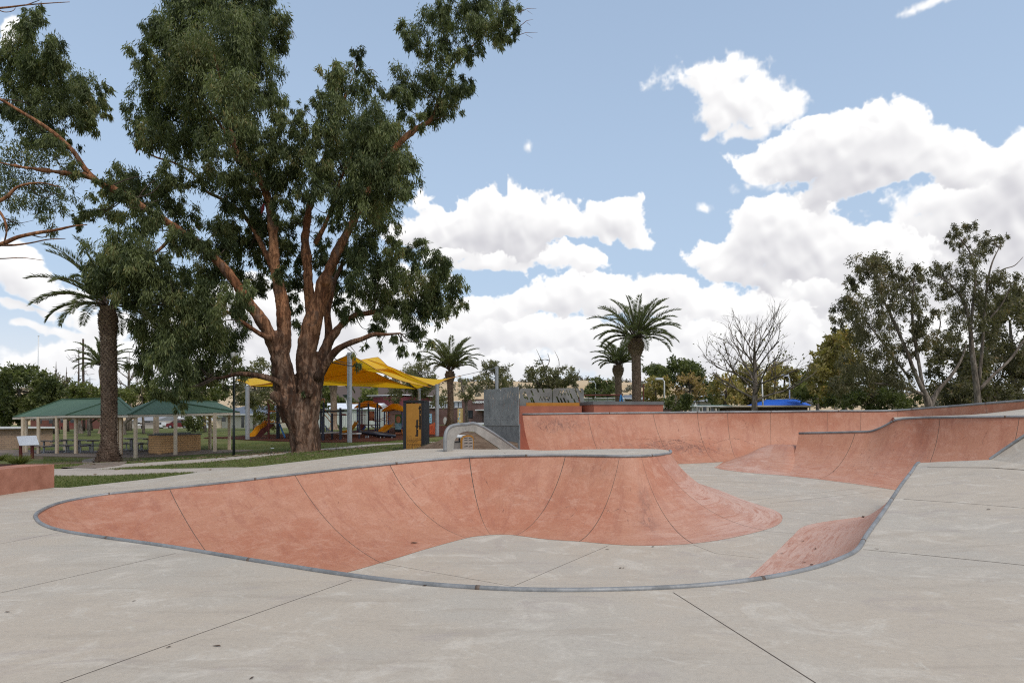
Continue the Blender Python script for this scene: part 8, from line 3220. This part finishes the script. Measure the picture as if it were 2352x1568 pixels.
m.tube([at(x, y, 76) for x, y in ((1780, 917), (1820, 915), (1850, 921), (1876, 932))], .04, 6)
m.tube([at(x, y, 79) for x, y in ((1790, 916), (1835, 916), (1862, 923), (1884, 934))], .04, 6)
m.build('hoop', POSTM, t)
for px in (1712, 1780, 1860):
    m = MB()
    q = at(px, 931, 77)
    m.bar((q.x, q.y, .8), q, .1)
    m.build('leg', POSTM, t)
# distant houses between the trees
for k, (px0, px1, Y, top_, eave, lab) in enumerate(((1606, 1650, 130, 914, 922, 'small pale house with skillion roof between the autumn trees'), (1622, 1660, 210, 886, 893, 'distant grey roofed house under the far dark hill'), (1636, 1668, 150, 900, 908, 'pale house half hidden behind the bronze tree'), (1440, 1485, 150, 905, 914, 'house with a dark gable behind the tallest palm'))):
    g = bxy(px0, px1, Y, Y, 8)
    a, d, n_, L, dep = g
    t = thing('distant_house', a, lab, 'house', 'houses at the edge of town')
    block(t, 'wall', HOUSEW, g, 0, zrow(eave, Y))
    m = MB()
    z0, z1 = zrow(eave, Y), zrow(top_, Y)
    q = [a - d * .5 - n_ * .6 + V3(0, 0, z0), a + d * (L + .5) - n_ * .6 + V3(0, 0, z0), a + d * L + n_ * 4 + V3(0, 0, z1), a + n_ * 4 + V3(0, 0, z1), a - d * .5 + n_ * 8.6 + V3(0, 0, z0), a + d * (L + .5) + n_ * 8.6 + V3(0, 0, z0)]
    m.quad(q[:4])
    m.quad([q[3], q[2], q[5], q[4]])
    m.quad([q[0], q[3], q[4]])
    m.quad([q[1], q[5], q[2]])
    m.build('roof', ROOF_T if k != 3 else ROOF_S, t)
    on_wall(g, .2, .38, z0 - 1.9, z0 - .7).build('window', GLASS, t)
    on_wall(g, .62, .8, z0 - 1.9, z0 - .7).build('window', GLASS, t)
# far farm shed on the slope
q = onhill(873, 891)
t = thing('farm_shed', q, 'tiny white farm shed on the dry slope under the sail edge', 'shed')
m = MB()
m.box((q.x, q.y, q.z + 1.5), (26, 10, 5))
m.build('wall', HOUSEW, t)
m = MB()
m.quad([q + V3(-14, -6, 4), q + V3(14, -6, 4), q + V3(14, 0, 7), q + V3(-14, 0, 7)])
m.quad([q + V3(-14, 0, 7), q + V3(14, 0, 7), q + V3(14, 6, 4), q + V3(-14, 6, 4)])
m.build('roof', ROOF_W, t)


# ---------------------------------------------------------------- poles and lights
def light_pole(label, px0, base, px1, top, Y, r=.09):
    p = at(px0, base, Y)
    t_ = thing('light_pole', p, label, 'light pole', 'white floodlight poles')
    a = at(px1, top, Y)
    m_ = MB()
    m_.tube([p - V3(0, 0, 1.5), p.lerp(V3(p.x, a.y, a.z), .72), V3(p.x * .98 + a.x * .02, a.y, a.z - .35 * (a.z - p.z) * .3), a + V3((p.x - a.x) * .35, 0, -.12), a], [r, r * .8, r * .7, r * .6, r * .5], 8)
    m_.build('pole', WHITE, t_, smooth=True)
    m_ = MB()
    m_.box(a + V3(-.2, 0, .02), (.75, .4, .22))
    m_.build('lamp_head', PANELW, t_, bevel=.03)


light_pole('white bent floodlight pole left of the dark green bush', 1526, 918, 1519, 870, 72)
light_pole('white floodlight pole right of the blue canopy middle', 1813.5, 918, 1807, 862, 80, .085)
light_pole('white bent light pole before the small dark round tree', 1368, 914, 1362, 876, 96)
p = at(1753, 930, 74)
m = MB()
m.tube([p - V3(0, 0, 1), at(1750, 862, 74)], [.1, .06], 8)
o = m.build('flag_pole', WHITE, None, smooth=True, origin=p)
tag(o, 'thin white pole right beside the bare plane trunk', 'pole')
p = on_ground(86.5, 95)
m = MB()
m.tube([p, at(88.5, 772, 95)], [.13, .07], 8)
m.tube([at(88.5, 772, 95), at(88.5, 771, 95)], [.12, .12], 8)
o = m.build('flag_pole', WHITE, None, smooth=True, origin=p)
tag(o, 'tall white flag pole above the dark bushy tree at left', 'pole')
# solar light by the sail post
p = at(808, 960, 96)
t = thing('solar_light', p, 'solar panel street light peeking left of the tall sail post', 'street light')
m = MB()
m.tube([p - V3(0, 0, 1), at(796, 925, 96), at(794, 913, 96)], [.07, .06, .05], 8)
m.build('pole', WHITE, t)
m = MB()
q = [at(786.5, 906.5, 95.4), at(797, 906, 95.4), at(800, 912, 96), at(791.5, 911.5, 96)]
m.quad(q)
m.quad([v - V3(0, 0, .05) for v in q][::-1])
m.build('solar_panel', plain('solar_blue', (0.14, 0.20, 0.34), (0.12, 0.17, 0.30), 2, .3), t)
# street light by the distant house
p = at(1605.5, 940, 82)
t = thing('street_light', p, 'dark street light post with a solar panel before the pool shelter', 'street light')
m = MB()
m.tube([p, at(1605.5, 912, 82)], .06, 8)
m.tube([at(1605.5, 918, 82), at(1615, 909, 82)], .03, 6)
m.build('pole', CHAR, t)
m = MB()
q = [at(1605, 911, 81.5), at(1624, 908, 81.5), at(1625, 906.5, 82.3), at(1607, 909, 82.3)]
m.quad(q)
m.quad([v - V3(0, 0, .06) for v in q][::-1])
m.build('solar_panel', PANELW, t)
# aerial arm beside the beige house
p = on_ground(590, 96)
t = thing('street_light', p, 'pale street light arm right of the left sail post', 'street light')
m = MB()
m.tube([V3(at(573, 0, 96).x, 96, p.z), at(573, 926, 96), at(573, 922, 96)], .07, 8)
m.tube([at(573, 922, 96), at(582, 918.5, 96), at(589.5, 917, 96)], .05, 6)
m.build('pole', WHITE, t)
m = MB()
m.box(at(588, 917, 96), (.7, .3, .1))
m.build('lamp_head', WHITE, t)


# ---------------------------------------------------------------- vehicles beyond the lawn
def make_car(label, px, Y, rz, paint, L_=4.2, suv=True):
    p = on_ground(px, Y)
    t_ = thing('parked_car', p, label, 'car', None, rz)
    W = 1.75
    body = [(-2.1, .35), (-2.08, .75), (-1.95, .92), (-1.35, 1.02), (-.75, 1.45), (-.2, 1.56), (.9, 1.55), (1.6, 1.38), (1.95, 1.0), (2.1, .85), (2.1, .4), (1.75, .28), (-1.8, .28)]
    m_ = MB()
    m_.prism(body, -W / 2, W / 2, Vector((0, 0, 0)), V3(1, 0, 0), V3(0, 1, 0), uz)
    m_.build('body', paint, t_, local=True, bevel=.08)
    for s_ in (-1, 1):
        m_ = MB()
        m_.prism([(-1.15, 1.05), (-.68, 1.42), (.9, 1.47), (1.5, 1.3), (1.6, 1.05)], s_ * (W / 2 + .005), s_ * (W / 2 + .012), Vector((0, 0, 0)), V3(1, 0, 0), V3(0, 1, 0), uz)
        m_.build('window', GLASS, t_, local=True)
        for x in (-1.3, 1.3):
            w_ = MB()
            w_.tube([(x, s_ * (W / 2 - .15), .32), (x, s_ * (W / 2 + .03), .32)], .33, 16)
            wh = w_.build('wheel', TYRE, t_, local=True)
            h_ = MB()
            h_.tube([(x, s_ * (W / 2 + .031), .32), (x, s_ * (W / 2 + .04), .32)], .2, 12)
            hub = h_.build('rim', POSTM, None, local=True)
            hub.parent = wh
    m_ = MB()
    m_.quad([(2.02, -.72, 1.0), (2.02, .72, 1.0), (1.68, .66, 1.34), (1.68, -.66, 1.34)])
    m_.build('rear_window', GLASS, t_, local=True)
    for s_ in (-1, 1):
        m_ = MB()
        m_.box((2.09, s_ * .66, .82), (.06, .28, .18))
        m_.build('tail_light', REDP, t_, local=True)
    return t_


make_car('bright blue hatchback parked beyond the right shelter posts', 505, 178, .35, CARBLUE)
make_car('dark red car low behind the brick barbecue', 412, 128, .1, plain('dark_red_paint', (0.16, 0.012, 0.016), (0.12, 0.01, 0.013), 1, .3, 0, 0, .6))
p = on_ground(379, 150)
t = thing('utility_truck', p, 'white tray truck parked before the white shop', 'truck', None, .05)
m = MB()
m.box((-.9, 0, 1.0), (1.5, 1.7, 1.1))
m.build('cab', CARWHITE, t, local=True, bevel=.12)
m = MB()
m.box((1.1, 0, .85), (2.5, 1.8, .12))
for y in (-.9, .9):
    m.box((1.1, y, 1.15), (2.5, .05, .5))
m.box((2.35, 0, 1.15), (.05, 1.75, .5))
m.build('tray', CARWHITE, t, local=True)
m = MB()
m.box((-.9, -.86, 1.25), (1.0, .02, .4))
m.build('window', GLASS, t, local=True)
for x in (-1.1, 1.4):
    for y in (-.8, .8):
        m = MB()
        m.tube([(x, y - .1, .36), (x, y + .1, .36)], .36, 14)
        m.build('wheel', TYRE, t, local=True)
# street beyond the lawn and its red kerb
ribbon('street', [(-130, 172), (-80, 176), (-40, 182), (0, 190)], 9, plain('asphalt', (0.10, 0.098, 0.095), (0.075, 0.073, 0.07), 1, .9), .04)
ribbon('red_kerb_strip', [(-120, 152), (-80, 146), (-52, 128), (-30, 116), (-12, 112)], 1.2, plain('red_gravel', (0.22, 0.085, 0.06), (0.17, 0.065, 0.045), 1, .95), .08)
# long low bench / rail in front of the street
for k, (px, Y, lab) in enumerate(((342, 120, 'low brown park seat beyond the lawn right of the palm'), (160, 110, 'dark red park seat beyond the left shelter'))):
    p = on_ground(px, Y)
    t = thing('park_bench', p, lab, 'bench', 'park seats beyond the lawn')
    m = MB()
    m.box((p.x, p.y, p.z + .5), (3.4, .5, .08))
    m.build('seat', REDP if k else TIMBER, t)
    m = MB()
    m.box((p.x, p.y + .3, p.z + .85), (3.4, .08, .4))
    m.build('backrest', REDP if k else TIMBER, t)
    for s in (-1.3, 1.3):
        m = MB()
        m.bar((p.x + s, p.y, p.z - .1), (p.x + s, p.y, p.z + .46), .1)
        m.build('leg', CHAR, t)
# scrap of paper on the lawn
p = gnd(624.5, 1031.5)
m = MB()
m.quad([p + V3(-.12, -.08, .06), p + V3(.1, -.1, .05), p + V3(.14, .06, .10), p + V3(-.08, .1, .07)])
m.quad([p + V3(-.12, -.08, .058), p + V3(-.08, .1, .068), p + V3(.14, .06, .098), p + V3(.1, -.1, .048)])
o = m.build('paper_scrap', PANELW, None, origin=p)
tag(o, 'pale scrap of litter on the lawn left of the gum trunk', 'litter')

# dry leaves and bits lying on the concrete
rnd = random.Random(12)
leafm = plain('dead_leaf', (0.11, 0.06, 0.035), (0.07, 0.038, 0.024), 30, .9, 0, 0)


def on_deck(x, y):
    d = np.hypot(deckXYZ[0] - x, deckXYZ[1] - y)
    i = np.argsort(d)[:3]
    w_ = 1 / (d[i] + .01)
    return float((deckXYZ[2][i] * w_).sum() / w_.sum())


proto = None
spots = [(498, 1487, .035), (387, 1490, .03), (16, 1408, .03), (2013, 1262, .05), (578, 1562, .025), (2270, 1210, .05), (1995, 1100, .05), (308, 1382, .02), (978, 1345, .035), (1160, 1038, .04), (1130, 1040, .04), (935, 1037, .04), (1440, 1037, .04), (476, 1108, .06)]
fspots = [(948, 1249, .07), (1500, 1256, .05), (1425, 1305, .05), (1432, 1305, .04), (1838, 1261, .05), (1870, 1262, .05), (1845, 1293, .05), (1866, 1293, .06), (1846, 1245, .06), (1720, 1172, .05), (1395, 1262, .04), (1795, 1275, .04), (1980, 1187, .1), (1995, 1187, .1)]
for k, (px, py, s) in enumerate(spots + fspots):
    if k < len(spots):
        z = .84 if py < 1050 else (.25 if (py < 1150 and px > 1900) or px == 476 else 0)
        q = onz(px, py, z)
        q.z = on_deck(q.x, q.y) + .006
    else:
        q = onfloor(px, py)
        q.z += .012
        # lift onto the wall surface if the spot is on a transition
        best = None
        for D_ in (WD,):
            for kk in range(0, len(D_) - 1, 1):
                c_, b_ = Vector(D_[kk][:3]), Vector(D_[kk][3:6])
                for v_ in (.05, .12, .2, .3, .4):
                    w_ = arc(c_, b_, v_)
                    ax = CX + w_.x / w_.y * F
                    ay = HY + (EYE - w_.z) / w_.y * F
                    e = math.hypot(ax - px, ay - py)
                    if e < 7 and (best is None or e < best[0]):
                        best = (e, w_)
        if best:
            q = best[1] + V3(0, 0, .012)
    if proto is None:
        m = MB()
        pts = [(-1, 0, 0), (-.4, .28, .12), (.3, .3, .1), (1, .05, .02), (.3, -.22, .05), (-.4, -.25, .14)]
        m.quad(pts)
        m.quad([(x, y, z - .03) for x, y, z in pts][::-1])
        proto = m.build('dead_leaf', leafm, None, local=True)
        o = proto
    else:
        o = proto.copy()
        COL.objects.link(o)
    o.location = q
    o.rotation_euler = (0, 0, rnd.uniform(0, 6.28))
    o.scale = (s * rnd.uniform(.7, 1.1),) * 2 + (s,)
    tag(o, 'small dark dead leaf lying on the skate park concrete', 'leaf', 'dead leaves lying on the concrete')

# bark and leaf litter under the gum and along the lawn edge
rs = np.random.RandomState(44)
n = 5200
r_ = np.abs(rs.normal(size=n)) * 4.2 + .5
th = rs.uniform(0, 2 * PI, n)
x, y = base.x + r_ * np.cos(th), base.y - .5 + r_ * np.sin(th) * 1.2
k_ = ~inside(FP, x, y)
x, y = x[k_], y[k_]
P_ = np.stack([x, y, gz(x, y) + rs.uniform(.03, .07, len(x))], 1)
A_ = rs.normal(size=P_.shape) * np.array([1, 1, .12])
A_ /= np.linalg.norm(A_, axis=1)[:, None]
o = leaf_mesh('leaf_litter', P_, A_, rs.uniform(.08, .2, len(x)), rs.uniform(.02, .045, len(x)), rs.uniform(0, 1, len(x)), leafmat('litter_leaf', (0.10, 0.065, 0.04), (0.27, 0.19, 0.12), .1), None, rs)
tag(o, kind='stuff')
